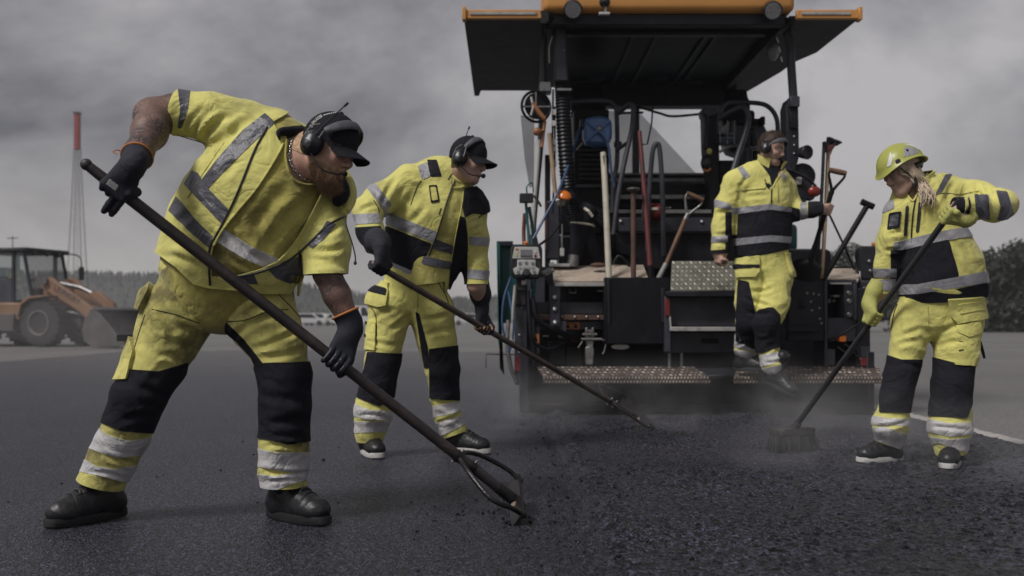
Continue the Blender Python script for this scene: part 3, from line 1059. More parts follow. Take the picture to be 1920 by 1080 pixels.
def stand_collar(c, ax, fdir, r0, r1, h, gap, m, parent, lining=None, th=.006, wave=.006):
    """a stand-up collar: an open ring round the neck, its opening towards fdir"""
    ax = unit(ax); f = unit(np.asarray(fdir) - ax * np.dot(fdir, ax)); l = np.cross(ax, f)
    def ring(off, lo, hi):
        V = []; nu, nv = 37, 7
        for i in range(nu):
            a = gap + (2 * math.pi - 2 * gap) * i / (nu - 1)
            for j in range(nv):
                q = lo + (hi - lo) * j / (nv - 1)
                r = r0 + (r1 - r0) * q + wave * math.sin(a * 5 + q * 3) * q + off + .012 * max(0, q - .75)
                V.append(np.asarray(c) + ax * (h * q - .012 * math.cos(a) * q) + r * (math.cos(a) * f * 1.08 + math.sin(a) * l))
        return np.array(V), grid_faces(nu, nv)
    v, g = ring(0, 0, 1)
    n = vnormals(v, g)
    if np.mean(np.einsum('ij,ij->i', n, v - np.asarray(c))) < 0: n = -n; g = g[:, ::-1]
    o = obj('collar', shell(v, n, tris(g), .001, th), m, parent)
    if lining:
        v2, g2 = ring(-th - .002, .02, .97); n2 = vnormals(v2, g2)
        if np.mean(np.einsum('ij,ij->i', n2, v2 - np.asarray(c))) > 0: n2 = -n2; g2 = g2[:, ::-1]
        obj('collar_lining', shell(v2, n2, tris(g2), .002, .0005), lining, o)
    return o
# ================================================================== setting: ground, hills, haze
def asphalt(name, col, spec_lo, spec_hi, gscale, bump, col2, patch=(0.5, 0.7), rough=(0.42, 0.75), big=0.35, ctr=1.0, haze_tint=None):
    m, n, l, b = nodes_of(name)
    tc = n.new('ShaderNodeTexCoord')
    vo = n.new('ShaderNodeTexVoronoi'); vo.inputs['Scale'].default_value = gscale; vo.inputs['Randomness'].default_value = 1
    l.new(tc.outputs['Object'], vo.inputs['Vector'])
    nz = n.new('ShaderNodeTexNoise'); nz.inputs['Scale'].default_value = gscale * .55; nz.inputs['Detail'].default_value = 6; nz.inputs['Roughness'].default_value = .75
    l.new(tc.outputs['Object'], nz.inputs['Vector'])
    bg = n.new('ShaderNodeTexNoise'); bg.inputs['Scale'].default_value = big; bg.inputs['Detail'].default_value = 7; bg.inputs['Roughness'].default_value = .6
    l.new(tc.outputs['Object'], bg.inputs['Vector'])
    # stone to stone colour change
    hs = n.new('ShaderNodeRGBToBW'); l.new(vo.outputs['Color'], hs.inputs[0])
    rp = n.new('ShaderNodeValToRGB')
    rp.color_ramp.elements[0].position = .25; rp.color_ramp.elements[0].color = tuple(c * spec_lo for c in col) + (1,)
    rp.color_ramp.elements[1].position = .85; rp.color_ramp.elements[1].color = tuple(c * spec_hi for c in col) + (1,)
    l.new(hs.outputs[0], rp.inputs[0])
    mr = n.new('ShaderNodeMapRange'); mr.inputs['From Min'].default_value = patch[0]; mr.inputs['From Max'].default_value = patch[1]
    l.new(bg.outputs['Fac'], mr.inputs['Value'])
    mx = n.new('ShaderNodeMixRGB'); mx.inputs[2].default_value = tuple(col2) + (1,)
    sc = n.new('ShaderNodeMath'); sc.operation = 'MULTIPLY'; sc.inputs[1].default_value = .6
    l.new(mr.outputs[0], sc.inputs[0]); l.new(sc.outputs[0], mx.inputs[0]); l.new(rp.outputs[0], mx.inputs[1])
    cl = n.new('ShaderNodeTexNoise'); cl.inputs['Scale'].default_value = gscale * .5; cl.inputs['Detail'].default_value = 2.5; cl.inputs['Roughness'].default_value = .7
    l.new(tc.outputs['Object'], cl.inputs['Vector'])
    cr = n.new('ShaderNodeMapRange'); cr.inputs['From Min'].default_value = .40; cr.inputs['From Max'].default_value = .64; cr.inputs['To Min'].default_value = 1 - .78 * ctr; cr.inputs['To Max'].default_value = 1 + 1.2 * ctr
    l.new(cl.outputs['Fac'], cr.inputs['Value'])
    mm = n.new('ShaderNodeVectorMath'); mm.operation = 'SCALE'; l.new(mx.outputs[0], mm.inputs[0]); l.new(cr.outputs[0], mm.inputs['Scale'])
    last = mm.outputs[0]
    if haze_tint:        # haze and grazing sky sheen painted into the colour, paler with distance
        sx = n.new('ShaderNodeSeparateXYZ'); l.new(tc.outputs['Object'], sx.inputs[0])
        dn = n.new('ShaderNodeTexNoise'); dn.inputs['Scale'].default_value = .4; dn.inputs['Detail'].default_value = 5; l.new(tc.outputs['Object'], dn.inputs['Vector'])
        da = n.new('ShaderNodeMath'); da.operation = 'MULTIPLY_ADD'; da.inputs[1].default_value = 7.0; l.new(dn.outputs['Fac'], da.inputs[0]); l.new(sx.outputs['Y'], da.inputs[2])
        dr = n.new('ShaderNodeMapRange'); dr.interpolation_type = 'SMOOTHSTEP'; dr.inputs['From Min'].default_value = haze_tint[0]; dr.inputs['From Max'].default_value = haze_tint[1]; dr.inputs['To Max'].default_value = .95; l.new(da.outputs[0], dr.inputs['Value'])
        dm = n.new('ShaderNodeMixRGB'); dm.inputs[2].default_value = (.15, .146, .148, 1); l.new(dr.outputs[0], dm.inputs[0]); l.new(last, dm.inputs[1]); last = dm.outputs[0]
    l.new(last, b.inputs['Base Color'])
    rr = n.new('ShaderNodeMapRange'); rr.inputs['To Min'].default_value = rough[0]; rr.inputs['To Max'].default_value = rough[1]
    l.new(nz.outputs['Fac'], rr.inputs['Value']); l.new(rr.outputs[0], b.inputs['Roughness'])
    ad = n.new('ShaderNodeMath'); ad.operation = 'ADD'
    iv = n.new('ShaderNodeMath'); iv.operation = 'MULTIPLY'; iv.inputs[1].default_value = -1.1
    l.new(vo.outputs['Distance'], iv.inputs[0]); l.new(iv.outputs[0], ad.inputs[0])
    a2 = n.new('ShaderNodeMath'); a2.operation = 'MULTIPLY_ADD'; a2.inputs[1].default_value = 1.6; l.new(cl.outputs['Fac'], a2.inputs[0]); l.new(nz.outputs['Fac'], a2.inputs[2]); l.new(a2.outputs[0], ad.inputs[1])
    bp = n.new('ShaderNodeBump'); bp.inputs['Strength'].default_value = bump; bp.inputs['Distance'].default_value = 0.022
    l.new(ad.outputs[0], bp.inputs['Height']); l.new(bp.outputs[0], b.inputs['Normal'])
    return m

M_OLD = asphalt('old_pale_pavement', (0.155, 0.15, 0.15), .8, 1.2, 70, .35, (0.105, 0.10, 0.10), (.42, .62), (.6, .85), .22, ctr=.25)
M_MAT = asphalt('fresh_rolled_asphalt', (0.030, 0.0298, 0.046), .2, 3.0, 125, 1.0, (0.018, 0.018, 0.025), (.45, .68), (.26, .58), .5, haze_tint=(10, 27))
M_LOOSE = asphalt('loose_hot_asphalt', (0.027, 0.0265, 0.041), .2, 2.8, 88, 1.0, (0.012, 0.012, 0.016), (.42, .62), (.24, .55), 1.1)

def sheet(name, x0, x1, y0, y1, z, m, nx=2, ny=2):
    X, Y = np.meshgrid(np.linspace(x0, x1, nx), np.linspace(y0, y1, ny), indexing='ij')
    v = np.stack([X.ravel(), Y.ravel(), np.full(X.size, z)], 1)
    o = obj(name, (v, grid_faces(nx, ny)[:, ::-1]), m, None, base=(0, 0, 0), smooth=False)
    return tag(o, kind='structure')

SEAM_X, EDGE_X = 0.27, 3.03
# the old pavement runs to the horizon, a step below the new layers
sheet('ground', -2500, 2500, -60, 4000, -0.055, M_OLD)

def lane(name, xs, ys, zf, m):
    X, Y = np.meshgrid(xs, ys, indexing='ij')
    z = zf(X.ravel(), Y.ravel())
    v = np.stack([X.ravel(), Y.ravel(), z], 1)
    o = obj(name, (v, grid_faces(len(xs), len(ys))[:, ::-1]), m, None, base=(0, 0, 0), smooth=True, sharp=None)
    return tag(o, kind='structure')

# rolled lane on the left, tapering down to the old surface at its sides and far end
def z_rolled(x, y):
    p = np.stack([x, y, x * 0], 1)
    z = .003 * gnoise(p * 1.1) + .0022 * gnoise(p * 4.7)
    z = z - .055 * np.clip((x + 9) / -.4, 0, 1) - .055 * np.clip((y - 23.5 + 1.2 * gnoise(p * .35)) / .6, 0, 1) 
    sm = SEAM_X + .05 * gnoise(p * np.array([0, 2.1, 0]) + 6) + .03 * gnoise(p * np.array([0, 9, 0]) + 6)
    z = z - .024 * np.exp(-((x - sm + .015) / .028) ** 2)
    return z - .004
xs = np.concatenate([np.linspace(-9.6, -9, 4), np.linspace(-8.7, -2.6, 30), np.linspace(-2.5, .08, 86), np.linspace(.1, .5, 60), np.linspace(.8, 2.9, 12)])
ys = np.concatenate([np.linspace(-1, 2, 6), np.linspace(2.2, 7, 120), np.linspace(7.1, 12, 60), np.linspace(12.2, 25.5, 40)])
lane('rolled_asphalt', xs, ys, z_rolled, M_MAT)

# loose fresh lane behind the paver with clods and a ragged outer lip
def z_loose(x, y):
    p = np.stack([x, y, x * 0], 1)
    cov = np.clip(.55 + 1.6 * gnoise(p * np.array([.9, .8, 1]) + 3) - .25 * np.clip(.6 - (x - SEAM_X), 0, 1), 0.08, 1)
    a = gnoise(p * 26); b = gnoise(p * 58 + 4); c = gnoise(p * 11 + 8)
    z = cov * (.030 * np.clip(a - .02, 0, 1) * 1.4 + .016 * np.clip(b, 0, 1) + .006 * c)
    z = z + .002 * gnoise(p * 1.7) + .002
    sm = SEAM_X + .05 * gnoise(p * np.array([0, 2.1, 0]) + 6) + .03 * gnoise(p * np.array([0, 9, 0]) + 6)
    z = z - .022 * np.clip((sm + .09 - x) / .09, 0, 1) + .030 * np.exp(-((x - sm - .10) / .06) ** 2) * np.clip(.2 + 2 * gnoise(p * 9 + 2), 0, 1)
    edge = EDGE_X + .035 * gnoise(p * np.array([0, 5.5, 0]) + 2) + .02 * gnoise(p * np.array([0, 17, 0]) + 2)
    z = z + .003 * np.exp(-((x - edge + .05) / .03) ** 2)
    z = z - .075 * np.clip((x - edge) / .03, 0, 1)
    return z
xs = np.concatenate([np.linspace(SEAM_X - .16, 2.85, 275), np.linspace(2.86, 3.12, 40)])
ys = np.concatenate([np.linspace(1.2, 2.2, 30), np.linspace(2.22, 5.2, 330), np.linspace(5.22, 8.4, 200), np.linspace(8.45, 9.2, 14)])
lane('loose_asphalt', xs, ys, z_loose, M_LOOSE)

# pale broken edge of the old slab just outside the fresh lane
xs = np.linspace(2.98, 3.30, 24); ys = np.linspace(1.5, 9.4, 420)
def z_edge(x, y):
    p = np.stack([x, y, x * 0], 1)
    w = .07 + .05 * gnoise(p * np.array([0, 3.1, 0]) + 12) + .035 * gnoise(p * np.array([0, 11, 0]) + 3)
    return -.004 + .004 * gnoise(p * 30) - .06 * np.clip((x - EDGE_X - .09 - w) / .02, 0, 1)
M_EDGE = mat('pale_chalky_edge', (.42, .40, .385), .9, var=.25, vscale=14, bump=.6, bscale=60, dirt=(.16, .15, .15), dirt_scale=9, dirt_lo=.55, dirt_hi=.75)
lane('pale_pavement_edge', xs, ys, z_edge, M_EDGE)

# spilled crumbs lying on both lanes: too many to count, one object
def crumbs():
    rng = np.random.default_rng(11)
    ico = bmesh.new(); bmesh.ops.create_icosphere(ico, subdivisions=1, radius=1.0); iv, jf = bm_out(ico); jf = np.array(jf)
    V, T, o = [], [], 0
    N = 700
    x = np.concatenate([rng.uniform(.2, 3.0, N), rng.normal(.34, .14, 700), rng.uniform(-2.2, .3, 90), rng.normal(.1, .25, 220), rng.normal(1.0, .3, 300)])
    y = np.concatenate([rng.uniform(2.4, 8.2, N), rng.uniform(2.4, 8, 700), rng.uniform(2.4, 8, 90), rng.normal(3.8, .28, 220), rng.normal(6.9, .35, 300)])
    r = rng.lognormal(-5.5, .38, len(x))
    z0 = np.where(x > SEAM_X, z_loose(x, y), z_rolled(x, y))
    for k in range(len(x)):
        s = iv * r[k] * rng.uniform(.6, 1.3, 3) * (1 + .25 * rng.normal(size=(len(iv), 1)))
        V.append(s + [x[k], y[k], z0[k] + r[k] * .35]); T.append(jf + o); o += len(iv)
    ob = obj('asphalt_crumbs', (np.concatenate(V), np.concatenate(T)), M_LOOSE, None, base=(0, 0, 0), smooth=False)
    tag(ob, kind='stuff')
crumbs()

# ------------------------------------------------------------------ far hills with forest, right-hand trees
M_HILL = mat('dark_forest_hill', (0.026, 0.032, 0.027), .95, var=.5, vscale=.05, bump=0)
M_FIR = mat('fir_needles', (0.020, 0.027, 0.021), .9, var=.5, vscale=.35, bump=0)
M_LEAFD = mat('dark_summer_leaves', (0.026, 0.033, 0.022), .85, var=.5, vscale=1.2, bump=0)
M_BARK = mat('grey_bark', (0.07, 0.06, 0.05), .9, bump=.4)

def hill(name, x0, x1, yb, depth, prof, seed):
    """a wooded ridge: rises from its foot to a crest whose height follows prof"""
    nx, ny = 140, 16
    X = np.linspace(x0, x1, nx); V = []
    for i, x in enumerate(X):
        hgt = np.interp(x, [q[0] for q in prof], [q[1] for q in prof])
        for j in range(ny):
            t = j / (ny - 1)
            y = yb + depth * t
            z = hgt * math.sin(min(1, t * 1.25) * math.pi / 2) if t < .8 else hgt * (1 - (t - .8) * 1.5)
            V.append((x, y, z - .5))
    V = np.array(V)
    V[:, 2] += 1.2 * gnoise(np.stack([V[:, 0] * .02, V[:, 1] * .02, V[:, 0] * 0 + seed], 1))
    o = obj(name, (V, grid_faces(nx, ny)[:, ::-1]), M_HILL, None, base=(0, 0, 0), sharp=None)
    return tag(o, kind='structure'), V.reshape(nx, ny, 3)

def forest(name, HV, count, hmin, hmax, seed, m):
    """conifers over a hillside, one mass"""
    rng = np.random.default_rng(seed); nx, ny, _ = HV.shape
    V, T, o = [], [], 0
    for k in range(count):
        i = rng.integers(0, nx - 1); j = rng.integers(1, ny - 3)
        p = HV[i, j] * .5 + HV[i + 1, j] * .5 + rng.normal(size=3) * [1.5, 2, 0]
        h = rng.uniform(hmin, hmax); r = h * rng.uniform(.16, .26); n = 6
        lv = []
        for (zz, rr) in ((.08, 1.0), (.4, .75), (.38, .95 * .8), (.72, .42), (.70, .55), (1.0, 0.03)):
            a = np.arange(n) / n * 2 * np.pi + rng.random() * 6
            lv.append(np.stack([np.cos(a) * rr * r * rng.uniform(.7, 1.2, n), np.sin(a) * rr * r * rng.uniform(.7, 1.2, n), np.full(n, zz * h)], 1))
        v = np.concatenate(lv) + p; f = []
        for q in range(5):
            for s in range(n):
                a, b = q * n + s, q * n + (s + 1) % n
                f += [[a, b, b + n], [a, b + n, a + n]]
        V.append(v); T.append(np.array(f) + o); o += len(v)
    ob = obj(name, (np.concatenate(V), np.concatenate(T)), m, None, base=(0, 0, 0), smooth=False)
    return tag(ob, kind='stuff')

_, HV = hill('hills', -260, 130, 300, 110, [(-260, 17), (-170, 18), (-135, 17.3), (-110, 15), (-75, 13), (-60, 10.5), (-45, 8), (-20, 8.5), (30, 10), (130, 12)], 1)
forest('forest', HV, 7000, 1.0, 2.3, 4, M_FIR)

def leafy_tree(x, y, h, w, seed, label, group, m=M_LEAFD):
    """broad-leaved tree: forked trunk and a crown made of many leaf sprays in uneven clumps"""
    rng = np.random.default_rng(seed)
    t = thing('broadleaf_tree', (x, y, -.055), label, 'tree', group)
    b = np.array([x, y, -.055])
    limbs = [tube([b, b + [0, 0, h * .35], b + [rng.normal() * .1 * w, 0, h * .62]], [h * .028, h * .02, h * .008], 7, smooth=3)]
    cl = []
    for k in range(11):
        a = rng.uniform(0, 6.28); q = rng.uniform(.15, 1)
        c = b + [math.cos(a) * w * .36 * q, math.sin(a) * w * .36 * q, h * rng.uniform(.30, .86) * (1 - .16 * q)]
        cl.append((c, w * rng.uniform(.16, .26)))
        limbs.append(tube([b + [0, 0, h * rng.uniform(.2, .45)], (b + [0, 0, h * .45]) * .5 + c * .5, c], [h * .012, h * .007, h * .003], 5))
    obj('trunk', merge(*limbs), M_BARK, t)
    V, T, o = [], [], 0
    for c, r in cl:
        n = 330
        d = rng.normal(size=(n, 3)); d /= np.linalg.norm(d, axis=1)[:, None]
        p = c + d * r * (rng.random((n, 1)) ** .45) * [1, 1, .8]
        s = r * rng.uniform(.07, .17, (n, 1))
        u = rng.normal(size=(n, 3)); u /= np.linalg.norm(u, axis=1)[:, None]; w2 = np.cross(u, rng.normal(size=(n, 3))); w2 /= np.linalg.norm(w2, axis=1)[:, None]
        V.append(np.stack([p + u * s, p + w2 * s * .6, p - u * s, p - w2 * s * .6], 1).reshape(-1, 3))
        T.append(np.arange(n)[:, None] * 4 + np.array([[0, 1, 2, 3]]) + o); o += n * 4
    obj('crown', (np.concatenate(V), np.concatenate(T)), m, t, smooth=False)
    return t

TY = 62.0
tx = lambda px: (px - CX) / F * TY
spec = [(1592, 6.0, 4.5, 'low round tree seen between the tool handles over the paver deck'), (1836, 6.0, 5.0, 'dark tree just right of the helmeted worker'),
        (1872, 6.6, 5.6, 'dark tree with the tallest crown in the row at the right edge'), (1912, 6.3, 5.6, 'broad dark tree at the far right edge of the view'), (1948, 6.8, 5.6, None),
        (1800, 4.8, 4.6, None), (1745, 4.4, 4.6, None), (1690, 4.6, 4.4, None)]
lab2 = {1948: 'rightmost dark tree cut by the frame edge', 1800: 'dark tree hidden mostly behind the helmeted worker', 1745: 'low dark tree behind the back of the helmeted worker', 1690: 'low dark tree left of the helmeted worker'}
for k, (px, h, w, lb) in enumerate(spec):
    leafy_tree(tx(px), TY + (k % 3) * 1.4, h, w, 20 + k, lb or lab2[px], 'dark trees along the right side')
# low hedge-like growth that fills the foot of the tree row
def bushes():
    rng = np.random.default_rng(5); n = 9000
    x = rng.uniform(tx(1655), tx(2010), n); z = rng.random(n) ** 1.3 * (2.0 + .9 * gnoise(np.stack([x * .35, x * 0, x * 0], 1))); y = TY - 1.6 + rng.normal(size=n) * .5
    p = np.stack([x, y, np.maximum(z, 0) - .05], 1); s = rng.uniform(.10, .26, (n, 1))
    u = rng.normal(size=(n, 3)); u /= np.linalg.norm(u, axis=1)[:, None]; w2 = np.cross(u, rng.normal(size=(n, 3))); w2 /= np.linalg.norm(w2, axis=1)[:, None]
    V = np.stack([p + u * s, p + w2 * s * .6, p - u * s, p - w2 * s * .6], 1).reshape(-1, 3)
    tag(obj('undergrowth', (V, np.arange(n)[:, None] * 4 + np.array([[0, 1, 2, 3]])), M_LEAFD, None, base=(0, 0, 0), smooth=False), kind='stuff')
bushes()
# ================================================================== foreground worker with the lute rake
def worker_front():
    B = Body(3.72)
    p, r, ch = B.p, B.r, B.ch
    base = np.array([p(380, 600)[0], 3.72, 0.0])
    # rake line first: the hands close on it
    top = P(160, 307, 3.30); end = P(972, 944, 3.82)
    ax = unit(end - top)
    on = lambda px: top + ax * ((px - 160) / (972 - 160) * np.linalg.norm(end - top))   # along the handle
    rh = 0.0205
    cA = on(212); cB = on(600)
    gA = grip(cA, ax, np.array([-.25, -1.0, .12]), np.array([.52, .0, .85]), rh, 1.08, curl=(.9, .9, 1, 1), ext=(0, 1))
    gB = grip(cB, ax, np.array([.75, .35, .5]), np.array([.02, .25, 1.0]), rh, 1.08)
    wA, wB = gA[2], gB[2]
    H = Head(p(616, 279, -.14), (.86, -.36, -.36), (.38, -.01, .92), 0.97)

    tors = ch((424, 508, 121, 0), (448, 440, 124, -.03), (484, 362, 111, -.06), (520, 296, 80, -.06))
    sh_r = ch((505, 262, 58, -.03), (448, 243, 52, -.04), (395, 220, 42, -.07))
    sh_l = ch((560, 330, 62, -.02), (600, 385, 46, .02), (613, 460, 41, -.04))
    elbow_r = p(287, 219, -.13); elbow_l = p(613, 512, -.10)
    pelvis = ch((368, 536, 70, .0), (486, 540, 66, .0))
    legA = ch((334, 590, 70, 0), (291, 682, 54, -.03), (261, 742, 48, -.05), (234, 815, 45, -.02), (210, 862, 45, -.0), (187, 912, 43, .0))
    legB = ch((488, 590, 73, 0), (521, 650, 55, -.02), (534, 702, 48, -.04), (535, 760, 46, -.04), (532, 830, 46, -.02), (531, 880, 45, 0), (532, 914, 41, 0))

    # ---- one continuous body
    S = Sdf()
    thin = lambda c, g: [(a, max(.02, b - g)) for a, b in c]
    S.chain(thin(tors, .03), .06, 1.35)
    S.chain(thin(sh_r, .022), .05).chain(thin(sh_l, .022), .05)
    S.chain([(sh_r[-1][0], .062), (p(330, 213, -.09), .066), (elbow_r, .064)], .03)
    S.chain([(elbow_r, .062), (elbow_r * .62 + wA * .38 + np.array([.012, 0, .006]), .058), (elbow_r * .25 + wA * .75, .043), (wA, .033)], .03)
    S.chain([(sh_l[-1][0], .055), (elbow_l, .050), (elbow_l * .6 + wB * .4, .050), (wB, .035)], .015)
    S.chain(thin(pelvis, .03), .03, 1.1)
    for lg in (legA, legB): S.chain(thin(lg[:-3], .03) + [(lg[-3][0], .058), (lg[-2][0], .046), (lg[-1][0], .038)], .02)
    S.chain([(p(540, 318, -.07), .085), (p(580, 290, -.10), .068), (H(-.02, 0, -.045), .062)], .04)
    H.sdf(S)
    S.add(hand_sdf(gA)); S.add(hand_sdf(gB))
    fA = near_chain([sh_r[-1][0], elbow_r, wA], .085); fB = near_chain([elbow_l + (0, 0, .06), wB], .075)
    man, bv, bf = body_mesh('person', S, .0052, base, M_SKIN,
        'bearded man in black cap and open short-sleeved yellow jacket leaning into a long rake', 'person',
        [(M_TAT, lambda c: fA(c) | fB(c)), (M_BLK, lambda c: c[:, 2] < .32)])
    eyes(H, man)

    # ---- beard and nape hair
    n = vnormals(bv, bf); t = tris(bf)
    L = H.loc(bv)
    near = (np.linalg.norm(bv - H.c, axis=1) < .19)
    def region(fn, q=.3):
        s = np.where(near, fn(L), -1.0)
        vn, tt = clip(np.concatenate([bv, n], 1), t, s)
        return vn[:, :3], vn[:, 3:], tt
    fb = lambda q: np.minimum.reduce([np.maximum(-.052 - .35 * np.maximum(0, q[:, 0] - .05) - q[:, 2] + np.minimum(0, .02 - np.abs(q[:, 1])) * 0, np.minimum.reduce([-.047 - q[:, 2], q[:, 0] - .078, .03 - np.abs(q[:, 1])])), q[:, 0] + .006, q[:, 2] + .145,
                                      np.sqrt(((q[:, 0] - .096) / .9) ** 2 + (q[:, 1] / 1.6) ** 2 + (q[:, 2] + .070) ** 2) - .0115])
    v2, n2, t2 = region(fb)
    rng = np.random.default_rng(3)
    frm = lambda P_, N_: N_ * .35 + (-H.u * .95 + H.f * .25)
    bd = obj('beard', shell(v2, n2, t2, .003, .003), M_BEARD, man)
    vs, ts = strands(v2, n2, t2, 5200, .017, .0009, frm, rng)
    obj('beard_hairs', (vs, ts), M_BEARD, bd, smooth=False)
    chin = lambda q: np.minimum.reduce([-.088 - q[:, 2], q[:, 0] - .035, q[:, 2] + .15])
    v3, n3, t3 = region(chin)
    vs, ts = strands(v3, n3, t3, 2600, .036, .0010, lambda P_, N_: N_ * .25 - H.u * .9 + H.f * .30, rng, .22)
    obj('chin_hairs', (vs, ts), M_BEARD, bd, smooth=False)
    nape = lambda q: np.minimum.reduce([q[:, 2] + .055, .045 - q[:, 2], -.012 - q[:, 0]])
    v4, n4, t4 = region(nape)
    hr = obj('hair', shell(v4, n4, t4, .002, .002), M_BEARD, man)
    vs, ts = strands(v4, n4, t4, 2600, .010, .0008, lambda P_, N_: N_ * .4 - H.u * .9, rng)
    obj('nape_hairs', (vs, ts), M_BEARD, hr, smooth=False)

    # ---- cap, ear defenders
    cap = cap_hat(H, man)
    R0 = H.c
    bcap = BVHTree.FromPolygons([Vector(q.co) + Vector(wloc(man)) for q in cap.data.vertices], [tuple(q.vertices) for q in cap.data.polygons])
    cpath = catmull(np.array([(583, 239), (589, 229), (598, 221), (611, 215), (634, 210)], float), 12)
    cl_ = np.concatenate([[0], np.cumsum(np.linalg.norm(np.diff(cpath, axis=0), axis=1))])
    def on_cap(x, y):
        out = []
        for a, b in zip(x, y):
            o = np.array([np.interp(a, cl_, cpath[:, k]) for k in (0, 1)]); o2 = np.array([np.interp(a + 1, cl_, cpath[:, k]) for k in (0, 1)])
            tg = unit(o2 - o) if np.linalg.norm(o2 - o) > 1e-6 else np.array([1., 0])
            q = o + np.array([tg[1], -tg[0]]) * b
            h_ = hit(bcap, q[0], q[1], .0012)
            out.append(h_ if h_ is not None else (out[-1] if out else H(-.08, -.06, .08)))
        return np.array(out)
    def letters(x, y): return on_cap(1 + (x - x.min()) * 30.0 / (x.max() - x.min()), (y) * 7.5)
    lettering('cap_lettering', 'BLÅKLÄDER', 1.0, letters, M_WHITE, cap)
    dots = []
    for k in range(8):
        a = 34 + 3.6 * k
        obj('cap_stitch_dot', (on_cap(np.array([a, a + 1.8, a + 1.8, a]), np.array([-.9, -.9, .9, .9])), [[0, 1, 2, 3]]), M_WHITE, cap, smooth=False)
    muff = ear_muffs(H, man, tilt=36, over=.008)
    obj('antenna', tube([H(.012, -.125, .02), H(.03, -.125, .06), H(.085, -.13, .155)], [.0035, .003, .0022], 8), M_PLAS, muff)
    obj('antenna_tip', tube([H(.083, -.13, .150), H(.092, -.13, .166)], .0045, 8), M_PLAS, muff)
    obj('microphone_boom', tube([H(.015, -.118, -.045), H(.07, -.10, -.085), H(.105, -.055, -.082), H(.118, -.03, -.070)], .0028, 7, smooth=5), M_PLAS, muff)
    obj('microphone', ellip(H(.120, -.022, -.066), H.R, np.array([.010, .012, .010])), M_CAP, muff)

    # ---- neck chain: separate interlocking links
    lk = torus((0, 0, 0), (0, 0, 1), 1.0, .28, 14, 6)
    lv = lk[0] * np.array([.0085, .006, .006]); lme = new_mesh('chain_link', lv, lk[1], M_STEEL)
    bvb = BVHTree.FromPolygons([Vector(q) for q in bv], [tuple(map(int, q)) for q in bf])
    pathp = catmull(np.array([(548, 262), (543, 285), (546, 305), (556, 322), (571, 335), (584, 338)], float), 8)
    hp = [hit(bvb, a, b, .005) for a, b in pathp]; hp = np.array([q for q in hp if q is not None])
    if len(hp) > 3:
        seg = np.linalg.norm(np.diff(hp, axis=0), axis=1); cum = np.concatenate([[0], np.cumsum(seg)])
        nl = int(cum[-1] / .0105)
        ch0 = obj('neck_chain', tube(hp, .0016, 6), M_STEEL, man)
        for k in range(nl):
            s0 = (k + .5) * cum[-1] / nl
            c = np.array([np.interp(s0, cum, hp[:, q]) for q in range(3)]); c2 = np.array([np.interp(min(cum[-1], s0 + .004), cum, hp[:, q]) for q in range(3)])
            c1 = np.array([np.interp(max(0, s0 - .004), cum, hp[:, q]) for q in range(3)])
            tg = Vector(c2 - c1).normalized()
            q = tg.to_track_quat('X', 'Z') @ Matrix.Rotation(math.radians(55 if k % 2 else 15), 4, 'X').to_quaternion()
            o = inst('chain_link', lme, c, ch0); o.rotation_mode = 'QUATERNION'; o.rotation_quaternion = q

    # ---- T-shirt
    St = Sdf().chain(tors, .06, 1.35).chain([(a, b - .012) for a, b in sh_r[:2]], .05).chain([(a, b - .012) for a, b in sh_l[:2]], .05)
    cr = [(545, 340, 470, 440, 14, .007), (565, 385, 505, 460, 12, .007), (575, 420, 530, 480, 10, .006), (470, 400, 500, 470, 10, .004),
          (430, 430, 500, 490, 7, .006), (420, 470, 470, 505, 6, .005)]
    sh = Cloth(St, .0085, folds(.0035, 8, creases=cr))
    neck_hole = [(537, 240), (538, 300), (551, 334), (572, 343), (600, 343), (660, 330), (640, 220)]
    sh.keep_poly(neck_hole, inv=True)
    shirt = sh.make('t_shirt', M_TEE, man, 0, .004)
    bvs = sh.bvh()
    nb = seam(bvs, [(537, 262), (536, 300), (549, 336), (572, 346), (596, 345)], .006, .001)
    if nb: obj('neck_rib', nb, M_TEE, shirt)
    patch(sh, 'reflective_band', [(405, 420), (417, 427), (470, 462), (525, 487), (560, 500), (550, 520), (510, 507), (463, 488), (398, 448), (380, 440)], M_REFL, shirt, .002)

    # ---- jacket, open at the front
    Sj = Sdf().chain([(a, b + .012) for a, b in [ch((424, 522, 133, 0))[0]] + tors[1:3] + [(tors[3][0], tors[3][1] - .004)]], .06, 1.33)
    Sj.chain(sh_r + ch((326, 211, 38, -.09), (308, 207, 37, -.09)), .05)
    Sj.chain(sh_l + ch((612, 535, 40, -.11)), .05)
    cr = [(345, 240, 385, 200, 6, .007), (360, 255, 400, 205, 6, .007), (380, 262, 430, 215, 7, .008), (395, 272, 450, 230, 7, .006), (400, 280, 380, 325, 7, .006),
          (330, 420, 370, 380, 8, .006), (318, 450, 380, 470, 8, .006), (310, 480, 375, 505, 7, .006), (440, 260, 470, 220, 8, .005), (420, 330, 450, 300, 8, .005),
          (590, 470, 645, 462, 6, .006), (585, 487, 640, 495, 6, .006), (610, 440, 640, 420, 6, .005), (415, 460, 385, 430, 6, .004), (585, 500, 650, 505, 5, .004)]
    jk = Cloth(Sj, .0075, folds(.0045, 8.5, creases=cr))
    jk.cut_plane(p(330, 213, -.09), p(300, 208, -.09) - p(330, 213, -.09), .14)
    jk.cut_plane(p(612, 514, -.10), np.array([0, 0, -1.0]) + np.array([.03, 0, 0]), .13)
    jk.keep_poly([(250, 462), (292, 474), (330, 502), (362, 533), (393, 541), (440, 545), (500, 552), (546, 551), (562, 525), (566, 480), (560, 460), (560, 800), (150, 800), (150, 462)], inv=True, ymax=3.72 + .5)
    neckcut = [(512, 228), (530, 262), (600, 330), (640, 345), (700, 300), (640, 200), (560, 200)]
